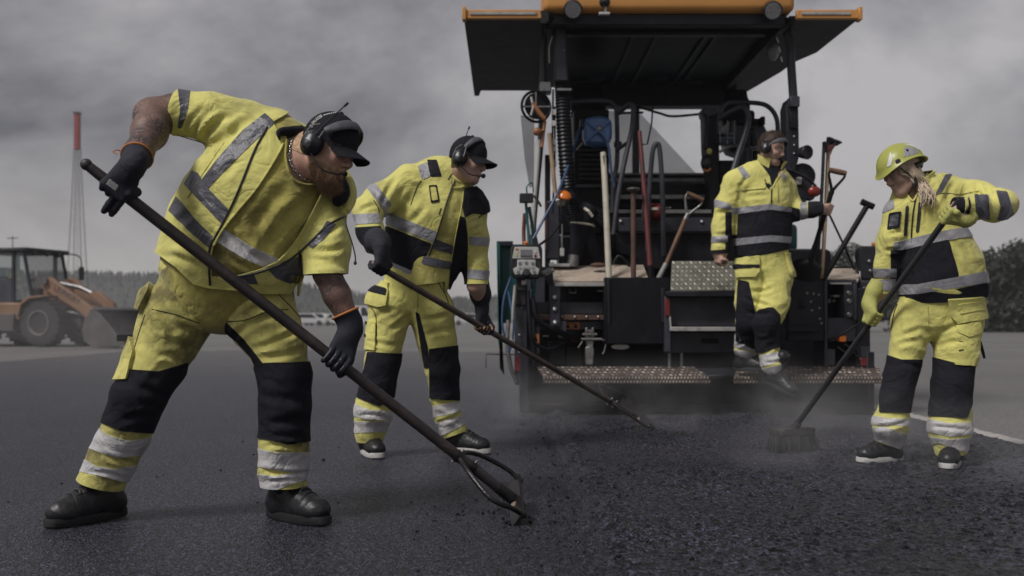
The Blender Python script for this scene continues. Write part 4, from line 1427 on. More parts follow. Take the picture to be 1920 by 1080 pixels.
    jk.keep_poly(neckcut, inv=True)
    opening = [(536, 250), (523, 284), (482, 350), (447, 392), (418, 428), (399, 460), (394, 490), (396, 519), (430, 520), (480, 508), (523, 490), (552, 458), (575, 420), (603, 366), (608, 340), (600, 318), (572, 285), (546, 243)]
    full = jk.copy()
    jk.keep_poly(opening, front=.15, inv=True)
    jacket = jk.make('jacket', M_YEL, man, 0, .006)
    bj = jk.bvh(); bfull = full.bvh()
    for nm, poly, mm, ot in [
        ('reflective_band', [(497, 212), (516, 230), (483, 260), (447, 295), (416, 326), (388, 357), (375, 341), (411, 294), (455, 245)], M_REFD, .002),
        ('reflective_band', [(360, 320), (371, 324), (389, 352), (428, 392), (416, 420), (380, 382), (345, 345)], M_REFD, .0024),
        ('reflective_band', [(330, 368), (341, 380), (367, 412), (399, 443), (393, 466), (360, 438), (316, 395)], M_REFD, .002),
        ('reflective_band', [(333, 165), (357, 168), (352, 205), (341, 240), (333, 240), (338, 205)], M_REFD, .002),
        ('reflective_band', [(613, 414), (630, 421), (610, 446), (586, 466), (576, 460), (598, 438)], M_REFD, .002),
        ('reflective_band', [(447, 517), (475, 511), (484, 533), (455, 531)], M_REFD, .002),
        ('reflective_band', [(503, 506), (535, 490), (566, 478), (568, 515), (545, 532), (518, 522)], M_REFD, .002),
        ('black_panel', [(640, 352), (660, 345), (660, 392), (640, 384), (626, 370)], M_BLK, .003)]:
        patch(jk, nm, poly, mm, jacket, ot)
    zl = [(502, 238), (477, 284), (443, 368), (413, 428), (395, 462), (392, 492), (394, 535)]
    zr = [(655, 402), (614, 423), (586, 450), (560, 474), (530, 494), (480, 512), (434, 521)]
    for z in (zl, zr):
        q = seam(bfull, z, .0042, .0015)
        if q: obj('zip_edge', q, M_ZIP, jacket)
    for z in ([(537, 250), (524, 284), (483, 350), (448, 392), (419, 428), (400, 460)], [(603, 366), (575, 420), (552, 458), (523, 490)]):
        q = seam(bfull, z, .005, -.001)
        if q: obj('lapel_edge', q, M_YEL, jacket)
    for z in ([(330, 250), (345, 258), (375, 266), (397, 274)], [(420, 268), (398, 300), (378, 330), (352, 372)]):
        q = seam(bj, z, .0022, .0005)
        if q: obj('seam', q, M_YELD, jacket)
    # stand-up collar with black lining, lying open round the neck
    cp = [p(516, 262, -.17), p(508, 240, -.13), p(522, 230, -.05), p(552, 236, .03), p(600, 270, .07), p(645, 332, .05), p(656, 368, -.03), p(650, 396, -.10)]
    col = obj('collar', tube(cp, [.010, .018, .022, .024, .026, .028, .026, .014], 12, smooth=6), M_YEL, jacket)
    cp2 = [p(524, 262, -.19), p(524, 248, -.18), p(545, 247, -.14), p(572, 250, -.06), p(615, 290, .03), p(634, 338, .0), p(640, 362, -.08), p(632, 380, -.13)]
    obj('collar_lining', tube(cp2, [.003, .012, .020, .022, .024, .03, .032, .018], 12, smooth=6), M_BLK, col)
    obj('draw_cord', tube([p(645, 402, -.16), p(650, 425, -.17), p(660, 455, -.17), p(666, 480, -.17), p(666, 496, -.17)], .0025, 6, smooth=5), M_ZIP, jacket)
    obj('cord_stop', ellip(p(666, 493, -.17), np.eye(3), (.006, .006, .008), 6, 8), M_ZIP, jacket)

    # ---- trousers
    Sp = Sdf().chain([(a, b) for a, b in pelvis], .05, 1.12).cap(p(425, 505, 0), p(425, 535, 0), r(118), r(70), .05, 1.3)
    Sp.chain(legA + ch((178, 938, 46, 0)), .014).chain(legB + ch((532, 945, 42, 0)), .014)
    cr = [(330, 610, 395, 640, 6, .006), (320, 640, 380, 665, 7, .007), (300, 665, 355, 690, 6, .006), (430, 640, 520, 590, 7, .006), (475, 655, 560, 620, 6, .007), (485, 670, 575, 650, 6, .006),
          (255, 725, 320, 750, 8, .005), (225, 790, 290, 780, 7, .005), (190, 850, 260, 868, 5, .006), (165, 885, 235, 898, 4, .005), (495, 838, 570, 842, 5, .006), (490, 880, 575, 888, 5, .006),
          (495, 740, 575, 752, 9, .004), (495, 800, 575, 790, 9, .004), (340, 560, 395, 600, 8, .005), (300, 560, 330, 640, 9, .006), (455, 600, 500, 570, 8, .005), (500, 905, 570, 900, 4, .005)]
    tr = Cloth(Sp, .0075, folds(.0048, 8.0, creases=cr))
    tr.cut_plane(p(190, 908, 0), p(170, 960, 0) - p(192, 885, 0), .2)
    tr.cut_plane(p(532, 911, 0), np.array([0, 0, -1.0]), .2)
    trousers = tr.make('trousers', M_YELD, man, 0, .006)
    bt = tr.bvh()
    patch(tr, 'knee_pad', [(240, 692), (297, 696), (352, 680), (340, 735), (315, 792), (285, 812), (230, 808), (185, 790), (200, 735), (222, 712)], M_BLK, trousers, .006, front=.35)
    patch(tr, 'knee_pad', [(478, 681), (592, 678), (598, 720), (594, 826), (540, 831), (478, 820)], M_BLK, trousers, .006, front=.35)
    for poly in ([(150, 788), (178, 797), (200, 815), (240, 827), (300, 818), (285, 852), (218, 858), (150, 835)],
                 [(135, 852), (157, 860), (180, 874), (215, 880), (275, 868), (262, 900), (232, 904), (200, 895), (130, 880)],
                 [(470, 838), (520, 849), (600, 848), (600, 882), (530, 884), (470, 872)],
                 [(475, 888), (520, 893), (600, 874), (600, 893), (540, 909), (505, 926), (478, 915)]):
        patch(tr, 'reflective_band', poly, M_REFL, trousers, .0025, front=2.0)
    patch(tr, 'crotch_gusset', [(398, 611), (420, 600), (457, 636), (492, 680), (486, 705), (470, 670), (445, 642), (415, 618)], M_BLK, trousers, .002, front=.6)
    pk = patch(tr, 'holster_pocket', [(250, 480), (283, 482), (300, 500), (287, 540), (268, 582), (252, 578), (250, 520)], M_YELD, trousers, .022, front=.5)
    patch(tr, 'pocket_strap', [(245, 526), (281, 526), (280, 541), (245, 542)], M_BLK, trousers, .028, front=.6)
    patch(tr, 'thigh_pocket', [(215, 640), (250, 632), (254, 660), (240, 712), (215, 715)], M_YELD, trousers, .016, front=.5)
    obj('hanging_loop', pprism([(219, 628), (246, 627), (246, 639), (219, 640)], 3.64, 3.66), M_ZIP, trousers)
    for z in ([(285, 580), (330, 590), (370, 605), (395, 608)], [(425, 603), (460, 600), (500, 585), (540, 580)], [(405, 540), (407, 570), (407, 603)],
              [(272, 590), (262, 620), (250, 660)], [(245, 640), (240, 680), (228, 712)], [(520, 550), (545, 575), (562, 595)]):
        q = seam(bt, z, .0016, .0008)
        if q: obj('seam', q, M_BLK, trousers)
    # ---- boots
    boot(man, p(188, 925, .015), (-.62, -.80), 1.10, M_LEATH, M_SOLE, ground=0)
    boot(man, p(540, 925, .02), (.86, -.6), 1.10, M_LEATH, M_SOLE, ground=0)

    # ---- gloves
    for g, wr, el, nm in ((gA, wA, elbow_r, 'a'), (gB, wB, elbow_l, 'b')):
        Sg = hand_sdf(g, .0022)
        dirw = unit(el - wr)
        Sg.cap(wr - dirw * .01, wr + dirw * .075, .037, .054, .02)
        gl = Cloth(Sg, .0036, folds(.0010, 26))
        gl.cut_plane(wr + dirw * .055, dirw, .12)
        go = gl.make('glove', M_GLOVEB, man, 0, .002)
        e = wr + dirw * .054
        obj('glove_cuff_trim', torus(e, dirw, .0505, .0042, 30, 8), M_ORG, go)
        ft = []
        for k, chn in enumerate(g[1][:4]):
            a = np.array([q for q, _ in chn]); rr = [q for _, q in chn]
            if nm == 'a':
                if k < 2: obj('finger_lining', tube(a[1:4] + g_side(a, g) * .004, [q * .78 for q in rr[1:4]], 8, smooth=3), M_TANP, go)
            else:
                obj('finger_piping', tube(a[1:6] + (np.array([-.2, -.9, .3]) * .0105), .0018, 6, smooth=3), M_GREYT, go)
        if nm == 'a':
            bg = gl.bvh()
            zz = []
            for k in range(4):
                o = np.array([198.5, 341.5]) + k * np.array([2.6, 4.2]) * .8
                o = np.array([204, 337]) + k * np.array([-1.6, 2.6])
                pts = [tuple(o + np.array([1.0, .72]) * 2.9 * q + np.array([.45, -.75]) * (2.0 if q % 2 else 0)) for q in range(7)]
                s_ = seam(bg, pts, .0013, .001, n=2, seg=5)
                if s_: zz.append(s_)
            if zz: obj('glove_print', merge(*zz), M_WHITE, go)
            obj('pull_tab', tube([p(229, 284, -.30), p(219, 281, -.31), p(212, 285, -.31), p(220, 289, -.31)], .002, 6, smooth=4), M_ORG, go)
    return top, end, ax, rh

def g_side(a, g):
    d = a[-1] - a[0]
    return unit(np.array([.5, -1, .2]))

def lute_rake(top, end, ax, rh, yoke, hl, hr, label, m_h, group, cat='rake'):
    """asphalt lute: long tube handle, two bowed brace rods and a straight blade between hl and hr"""
    t = thing('lute_rake', (end[0], end[1], 0), label, cat, group)
    n = 14
    obj('handle', tube([top + (end - top) * k / n for k in range(n + 1)], [rh * .8] + [rh] * n, 16), m_h, t)
    obj('grip_end', ellip(top + ax * .004, np.eye(3), (rh * .98,) * 3, 8, 12), m_h, t)
    M_D = mat('rake_steel', (0.030, 0.028, 0.030), 0.36, metal=.6, var=.4, vscale=25, bump=.3, bscale=60, dirt=(.01, .01, .012), dirt_scale=14)
    bdir = unit(hl - hr)
    st = end - ax * yoke
    up = unit(np.cross(ax, bdir)); up = up * (1 if up[2] > 0 else -1)
    for e in (hl, hr):
        q = end + (e - end) * .86 + up * .02
        side = unit((e - end) - ax * np.dot(e - end, ax))
        w = np.linalg.norm((e - end) - ax * np.dot(e - end, ax))
        obj('brace_rod', tube([st + side * rh, st + ax * yoke * .14 + side * w * .55, st + ax * yoke * .42 + side * w * .98, q - ax * yoke * .2 + side * w * .12, q], .0095, 9, smooth=6), M_D, t)
        obj('rod_end', ellip(q, np.eye(3), (.014, .014, .014), 6, 10), M_D, t)
    for s_ in (-.01, .06):
        obj('clamp_collar', lathe([(rh * 1.1, -.012), (rh * 1.22, 0), (rh * 1.1, .012)], st + ax * s_, ax, 16), M_D, t)
        obj('clamp_bolt', tube([st + ax * s_ - up * (rh + .012), st + ax * s_ + up * (rh + .014)], .0045, 8), M_STEEL, t)
    # blade: bar with a worn lower edge
    dn = unit(-up - bdir * np.dot(-up, bdir) + ax * .15)
    th = unit(np.cross(bdir, dn)) * .012; H_ = .075
    nn = 14; V = []
    for k in range(nn + 1):
        q = hr + (hl - hr) * k / nn - dn * H_ * .45
        j = .005 * math.sin(k * 2.1) + .004 * math.cos(k * 3.7)
        V += [q + dn * (H_ + j), q, q + th, q + th + dn * (H_ + j)]
    Fc = []
    for k in range(nn):
        for s_ in range(4):
            s2 = (s_ + 1) % 4
            Fc.append([k * 4 + s_, k * 4 + s2, k * 4 + 4 + s2, k * 4 + 4 + s_])
    Fc += [[3, 2, 1, 0], [nn * 4 + q for q in range(4)]]
    obj('blade', (V, Fc), M_D, t, smooth=False)
    obj('socket', tube([end - ax * .11, end + ax * .012], [rh * 1.12, rh * 1.12], 14), M_D, t)
    lump = ellip(end - up * .015 + (hr - end) * .25 - ax * .005, np.eye(3), (.020, .022, .034), 8, 12)
    lump = (lump[0] + .007 * np.stack([gnoise(lump[0] * 60), gnoise(lump[0] * 60 + 9), gnoise(lump[0] * 60 + 19)], 1), lump[1])
    obj('dried_clod', lump, mat('dried_asphalt_clod', (.24, .18, .13), .9, var=.4, bump=.5), t)
    return t

tp, en, ax_, rh_ = worker_front()
M_HND = mat('worn_dark_handle', (0.030, 0.024, 0.026), 0.45, var=.45, vscale=14, bump=.25, bscale=50, dirt=(.085, .055, .042), dirt_scale=7, dirt_lo=.5, dirt_hi=.75, stretch=(1, 1, 1))
lute_rake(tp, en, ax_, rh_, .30, P(967, 903, 3.98), P(975, 978, 3.62), 'thick dark handled asphalt rake held by the bearded man in front', M_HND, 'asphalt rakes')
# ================================================================== the three workers further back
def thin(c, g, lo=.02): return [(a, max(lo, b - g)) for a, b in c]

class Worker:
    """body, jacket and trousers of one standing worker from measured joints"""
    def __init__(s, d0, base, H, tors, armA, armB, handA, handB, pelvis, legA, legB, neck, label, skin, h_body, h_cloth, sqz=1.4,
                 cuffA=None, cuffB=None, jfold=None, tfold=None, hem=None, legcut=(), jgrow=.0, wristA=None, wristB=None, tw=None, fem=False):
        B = Body(d0); s.B = B; p = B.p
        S = Sdf().chain(thin(tors, .03), .06, sqz)
        for arm, g in ((armA, handA), (armB, handB)):
            S.chain(thin(arm, .018, .032), .04)
            S.chain([(arm[-1][0], max(.032, arm[-1][1] - .018)), (g[2], .032)], .03)
            S.add(hand_sdf(g))
        S.chain(thin(pelvis, .03), .03, 1.1)
        for lg in (legA, legB):
            S.chain(thin(lg[:-2], .03) + [(lg[-2][0], .048), (lg[-1][0], .038)], .02)
        S.chain([(neck[0], .070), (neck[1], .058), (H(-.022, 0, -.05), .054)], .035)
        H.sdf(S, fem)
        s.o, s.bv, s.bf = body_mesh('person', S, h_body, base, skin, label, 'person', [(M_BLK, lambda c: c[:, 2] < (.62 if label.startswith('bareheaded') else .3))])
        eyes(H, s.o)
        s.bn = vnormals(s.bv, s.bf); s.bt = tris(s.bf); s.H = H
        Sj = Sdf().chain([(a, b + jgrow) for a, b in tors], .06, sqz).chain(armA, .035).chain(armB, .035)
        if neck: Sj.cap(neck[0] * .7 + neck[1] * .3, neck[1] * .9 + H(-.02, 0, -.05) * .1, .088, .080, .03)
        s.jk = Cloth(Sj, h_cloth, jfold or folds(.006, 8))
        for c in (cuffA, cuffB):
            if c: s.jk.cut_plane(c[0], c[1], .11)
        if hem: s.jk.keep_poly(hem, inv=True)
        Sp = Sdf().chain(pelvis, .04, 1.15).chain(legA, .014).chain(legB, .014)
        if tw: Sp.cap(*tw)
        s.tr = Cloth(Sp, h_cloth, tfold or folds(.006, 8))
        for c in legcut: s.tr.cut_plane(c[0], c[1], .17)
    def region(s, fn):
        L = s.H.loc(s.bv); near = np.linalg.norm(s.bv - s.H.c, axis=1) < .19
        vn, tt = clip(np.concatenate([s.bv, s.bn], 1), s.bt, np.where(near, fn(L), -1.0))
        return vn[:, :3], vn[:, 3:], tt

def patches(cl, parent, items):
    for it in items:
        nm, poly, m = it[:3]
        patch(cl, nm, poly, m, parent, it[3] if len(it) > 3 else .003, front=it[4] if len(it) > 4 else .15, **(it[5] if len(it) > 5 else {}))

def seams(bv, parent, items):
    for nm, pts, r, m in items:
        q = seam(bv, pts, r, .0012)
        if q: obj(nm, q, m, parent)

def gloves(parent, g, el, m, trim=None, cuff=.045, flare=.045, grow=.0022, h=.0045):
    Sg = hand_sdf(g, grow); d = unit(el - g[2])
    Sg.cap(g[2] - d * .01, g[2] + d * min(.06, cuff * .6), .036, flare, .02).cap(g[2] + d * min(.06, cuff * .6), g[2] + d * (cuff + .03), flare, flare, .02)
    gl = Cloth(Sg, h, folds(.0012, 26)); gl.cut_plane(g[2] + d * cuff, d, .12)
    go = gl.make('glove', m, parent, 0, .002)
    if trim: obj('glove_cuff_trim', torus(g[2] + d * cuff, d, flare - .002, .004, 26, 7), trim, go)
    return gl, go

# ---------------------------------------------------------------- second raker
def worker_raker():
    d0 = 5.5; B = Body(d0); p, r, ch = B.p, B.r, B.ch
    top = P(700, 494, 4.85); end = P(1196, 783, 6.98); ax = unit(end - top); L = np.linalg.norm(end - top)
    def on(px):
        lo, hi = 0, 1
        for _ in range(40):
            m = (lo + hi) / 2; q = top + (end - top) * m
            if CX + F * q[0] / q[1] < px: lo = m
            else: hi = m
        return top + (end - top) * lo
    rh = .017
    gA = grip(on(709), ax, np.array([-.35, -.85, .35]), np.array([-.25, .1, 1.0]), rh, 1.05)
    gB = grip(on(905), ax, np.array([.35, .85, .3]), np.array([-.12, .15, 1.0]), rh, 1.05)
    H = Head(p(877, 301, -.13), (.90, -.36, -.22), (.24, -.0, .97), .96)
    tors = ch((788, 515, 62, 0), (800, 452, 74, 0), (815, 397, 82, -.02), (826, 350, 58, -.03))
    armA = ch((835, 340, 34, -.03), (768, 346, 35, -.08), (712, 374, 29, -.18), (690, 395, 27, -.27), (694, 432, 24, -.36), (706, 461, 22, -.44))
    armB = ch((858, 365, 38, .0), (880, 395, 32, .06), (891, 450, 26, .04), (893, 500, 23, .02), (893, 535, 22, .0))
    pelvis = ch((752, 550, 40, 0), (795, 550, 42, 0))
    legA = ch((732, 575, 44, 0), (724, 625, 36, -.02), (716, 675, 33, -.04), (708, 720, 32, -.05), (700, 770, 36, -.03), (693, 810, 29, -.01), (692, 832, 24, .0))
    legB = ch((808, 580, 44, .02), (818, 635, 38, .04), (828, 690, 31, .05), (833, 740, 27, .08), (838, 775, 25, .1), (850, 808, 25, .12), (856, 825, 23, .12))
    W = Worker(d0, (p(775, 600)[0], d0, 0), H, tors, armA, armB, gA, gB, pelvis, legA, legB, (p(850, 348, -.02), p(862, 328, -.05)),
               'clean shaven man in black cap holding a rake, between the bearded man and the paver', M_SKINP, .0062, .009, 1.4,
               (p(707, 466, -.45), np.array([.25, -.3, -1])), (p(893, 533, 0), np.array([0, 0, -1])),
               folds(.006, 7.5, creases=[(745, 330, 715, 385, 5, .008), (760, 350, 735, 390, 5, .006), (700, 360, 725, 385, 4, .006), (760, 420, 800, 380, 6, .006), (675, 395, 705, 385, 4, .007), (740, 440, 780, 420, 6, .005), (880, 420, 905, 410, 4, .005)]),
               folds(.006, 8, creases=[(730, 620, 770, 590, 5, .006), (700, 600, 740, 580, 5, .005), (790, 600, 840, 590, 5, .005), (800, 630, 850, 620, 5, .006), (670, 780, 735, 790, 4, .006), (820, 790, 860, 775, 4, .006), (700, 640, 740, 650, 5, .005)]),
               hem=[(640, 500), (700, 500), (722, 512), (750, 537), (778, 552), (800, 522), (838, 520), (838, 572), (868, 576), (880, 540), (950, 540), (950, 700), (640, 700)] if False else [(735, 524), (778, 551), (800, 516), (838, 512), (846, 566), (868, 570), (868, 700), (735, 700)],
               legcut=((p(691, 828, .0), np.array([0, 0, -1.])), (p(853, 816, .12), np.array([.35, -.1, -1.]))),
               tw=(p(780, 520), p(775, 548), r(60), r(50), .04, 1.3))
    H_ = W.H; o = W.o
    cap_hat(H, o)
    mf = ear_muffs(H, o, tilt=22, over=.008)
    M_BT = mat('blue_antenna_tip', (.03, .08, .14), .4)
    obj('antenna', tube([H(.01, -.13, .02), H(.012, -.13, .06), H(.025, -.135, .15)], [.0035, .003, .002], 7), M_PLAS, mf)
    obj('antenna_tip', tube([H(.0245, -.135, .148), H(.027, -.135, .164)], .0055, 7), M_BT, mf)
    obj('microphone_boom', tube([H(.015, -.118, -.045), H(.07, -.10, -.085), H(.105, -.05, -.082), H(.122, -.03, -.075)], .003, 7, smooth=5), M_PLAS, mf)
    obj('microphone', ellip(H(.126, -.022, -.072), H.R, (.013, .013, .013)), M_CAP, mf)
    v4, n4, t4 = W.region(lambda q: np.minimum.reduce([q[:, 2] + .06, .045 - q[:, 2], -.008 - q[:, 0]]))
    hr = obj('hair', shell(v4, n4, t4, .002, .002), M_HAIRD, o)
    vs, ts = strands(v4, n4, t4, 1500, .008, .0009, lambda a, b: b * .4 - H.u * .9, np.random.default_rng(4)); obj('nape_hairs', (vs, ts), M_HAIRD, hr, smooth=False)
    # sweatshirt under the open coat
    inn = Cloth(Sdf().chain([(a, b - .012) for a, b in tors], .06, 1.4).cap(p(800, 500, -.04), p(795, 530, -.04), r(42), r(40), .04, 1.1).cap(p(848, 356, -.06), p(866, 334, -.07), .075, .070, .03), .009, folds(.006, 8))
    inn.keep_poly([(770, 536), (835, 528), (835, 650), (770, 650)], inv=True)
    ss = inn.make('sweatshirt', M_YELC, o, 0, .004)
    patches(inn, ss, [('reflective_band', [(805, 444), (822, 450), (852, 462), (858, 480), (818, 468), (800, 462)], M_REFD), ('reflective_band', [(795, 480), (810, 483), (850, 492), (846, 506), (806, 498), (790, 494)], M_REFD)])
    stand_collar(p(855, 350, -.04), p(866, 326, -.06) - p(852, 352, -.03), H.f, .082, .086, .062, .85, M_YEL, o, M_BLK)
    b_ = inn.bvh(); seams(b_, ss, [('collar_trim', [(846, 352), (862, 352), (880, 344)], .006, M_YELC)])
    # coat
    full = W.jk.copy()
    W.jk.keep_poly([(856, 318), (846, 350), (839, 374), (821, 434), (797, 497), (777, 545), (790, 560), (838, 570), (845, 500), (855, 440), (862, 405), (868, 375), (870, 350), (885, 318)], front=.2, inv=True)
    W.jk.keep_poly([(850, 290), (846, 345), (864, 356), (905, 345), (905, 290)], inv=True)
    jk = W.jk.make('jacket', M_YEL, o, 0, .007)
    patches(W.jk, jk, [
        ('reflective_band', [(715, 393), (729, 399), (820, 435), (815, 455), (726, 421), (712, 412)], M_REF, .003, .3, {'ymin': 5.22}),
        ('black_panel', [(712, 426), (726, 424), (810, 457), (792, 498), (774, 545), (700, 520)], M_BLK, .003, .3, {'ymin': 5.24}),
        ('reflective_band', [(712, 482), (726, 487), (786, 514), (778, 532), (715, 496)], M_REF, .005, .3),
        ('reflective_band', [(783, 312), (801, 304), (807, 331), (791, 338)], M_REF), ('black_panel', [(801, 300), (819, 300), (828, 331), (807, 332)], M_BLK),
        ('reflective_band', [(686, 350), (704, 344), (734, 383), (722, 398)], M_REF, .003, 2.0), ('reflective_band', [(655, 402), (712, 400), (713, 418), (655, 422)], M_REF, .003, 2.0),
        ('sleeve_panel', [(655, 427), (714, 424), (722, 520), (660, 520)], M_BLK, .003, 2.0, {'ymax': 5.48}),
        ('hood_flap', [(868, 347), (880, 342), (900, 360), (920, 393), (905, 402), (884, 400), (871, 408), (866, 385)], M_BLK, .016, .5),
        ('coat_lining', [(860, 405), (872, 408), (876, 440), (877, 525), (868, 572), (836, 572), (843, 500), (853, 440)], M_BLK, .005, .4),
        ('reflective_band', [(880, 443), (915, 445), (915, 462), (880, 459)], M_REF, .003, 2.0), ('reflective_band', [(868, 504), (920, 508), (920, 525), (868, 522)], M_REF, .003, 2.0),
        ('badge_holder', [(804, 348), (819, 347), (824, 378), (808, 381)], M_BLK, .005), ('badge_card', [(807, 352), (817, 351), (821, 375), (810, 377)], M_YELC, .007)])
    bf_ = full.bvh(); bj = W.jk.bvh()
    seams(bf_, jk, [('zip_edge', [(853, 338), (839, 374), (821, 434), (797, 497), (777, 545)], .004, M_ZIP)])
    seams(bj, jk, [('pocket_zip', [(846, 327), (840, 337)], .003, M_ZIP), ('pocket_zip', [(827, 390), (823, 402)], .003, M_ZIP), ('seam', [(790, 338), (782, 350), (770, 385)], .002, M_BLK),
                   ('seam', [(700, 375), (708, 388), (711, 398)], .0025, M_BLK), ('pocket_zip', [(897, 408), (905, 402)], .004, M_ZIP)])
    tr = W.tr.make('trousers', M_YEL, o, 0, .006)
    patches(W.tr, tr, [
        ('knee_pad', [(690, 660), (755, 663), (742, 742), (712, 762), (670, 745), (684, 690)], M_BLK, .007, .4), ('knee_pad', [(805, 654), (862, 647), (866, 707), (862, 751), (807, 747)], M_BLK, .007, .4),
        ('reflective_band', [(650, 750), (690, 768), (745, 772), (745, 787), (690, 787), (650, 776)], M_REFL, .003, 2.0, {'ymax': 5.62}), ('reflective_band', [(650, 790), (700, 791), (745, 786), (745, 808), (665, 812)], M_REFL, .003, 2.0),
        ('reflective_band', [(800, 764), (870, 750), (870, 770), (800, 786)], M_REFL, .003, 2.0, {'ymin': 5.3}), ('reflective_band', [(806, 797), (870, 778), (876, 794), (826, 818), (806, 812)], M_REFL, .003, 2.0),
        ('holster_pocket', [(680, 515), (731, 530), (724, 572), (710, 576), (680, 566)], M_YEL, .016, .5), ('pocket_strap', [(678, 534), (727, 545), (724, 556), (678, 545)], M_BLK, .020, .5),
        ('thigh_pocket', [(682, 600), (706, 604), (704, 657), (682, 655)], M_YEL, .012, .5), ('pocket_strap', [(678, 600), (692, 602), (692, 608), (678, 606)], M_BLK, .017, .6), ('pocket_strap', [(678, 624), (690, 626), (690, 632), (678, 630)], M_BLK, .017, .6),
        ('crotch_gusset', [(779, 584), (786, 588), (802, 650), (806, 690), (796, 690), (790, 655)], M_BLK, .003, .8)])
    bt = W.tr.bvh()
    seams(bt, tr, [('seam', [(695, 575), (705, 595), (707, 655)], .0022, M_BLK), ('seam', [(782, 545), (784, 565), (781, 585)], .0018, M_YELD), ('seam', [(822, 530), (836, 555), (842, 575)], .0025, M_BLK)])
    boot(o, p(692, 832, .02), (.42, -.9), 1.02, M_LEATH, M_SOLEW, ground=0, name='safety_shoe', high=False)
    boot(o, p(860, 815, .12), (.93, -.38), 1.02, M_LEATH, M_SOLEW, ground=0, name='safety_shoe', high=False)
    gloves(o, gA, armA[-2][0], M_GLOVEB, None, .13, .060)
    gl, go = gloves(o, gB, armB[-2][0], M_GLOVEB, None, .20, .058)
    for k in range(4):
        a = np.array([q for q, _ in gB[1][k]]); rr = [q for _, q in gB[1][k]]
        obj('finger_palm', tube(a[2:6] + np.array([-.1, -.9, .2]) * .005, [q * .85 for q in rr[2:6]], 8, smooth=3), M_TANP, go)
    a = np.array([q for q, _ in gB[1][4]]); obj('finger_palm', tube(a[0:4] + np.array([-.2, -.9, .1]) * .006, [.013, .0125, .011, .010], 8, smooth=3), M_TANP, go)
    lute_rake(top, end, ax, rh, .40, P(1170, 748, 7.25), P(1223, 806, 6.7), 'thinner brown handled rake held by the second man and reaching to the paver', M_HND2, 'asphalt rakes')

M_HND2 = mat('brown_steel_handle', (0.13, 0.10, 0.085), 0.45, metal=.3, var=.45, vscale=12, bump=.15, dirt=(.03, .025, .025), dirt_scale=7, dirt_lo=.5, dirt_hi=.75)
worker_raker()

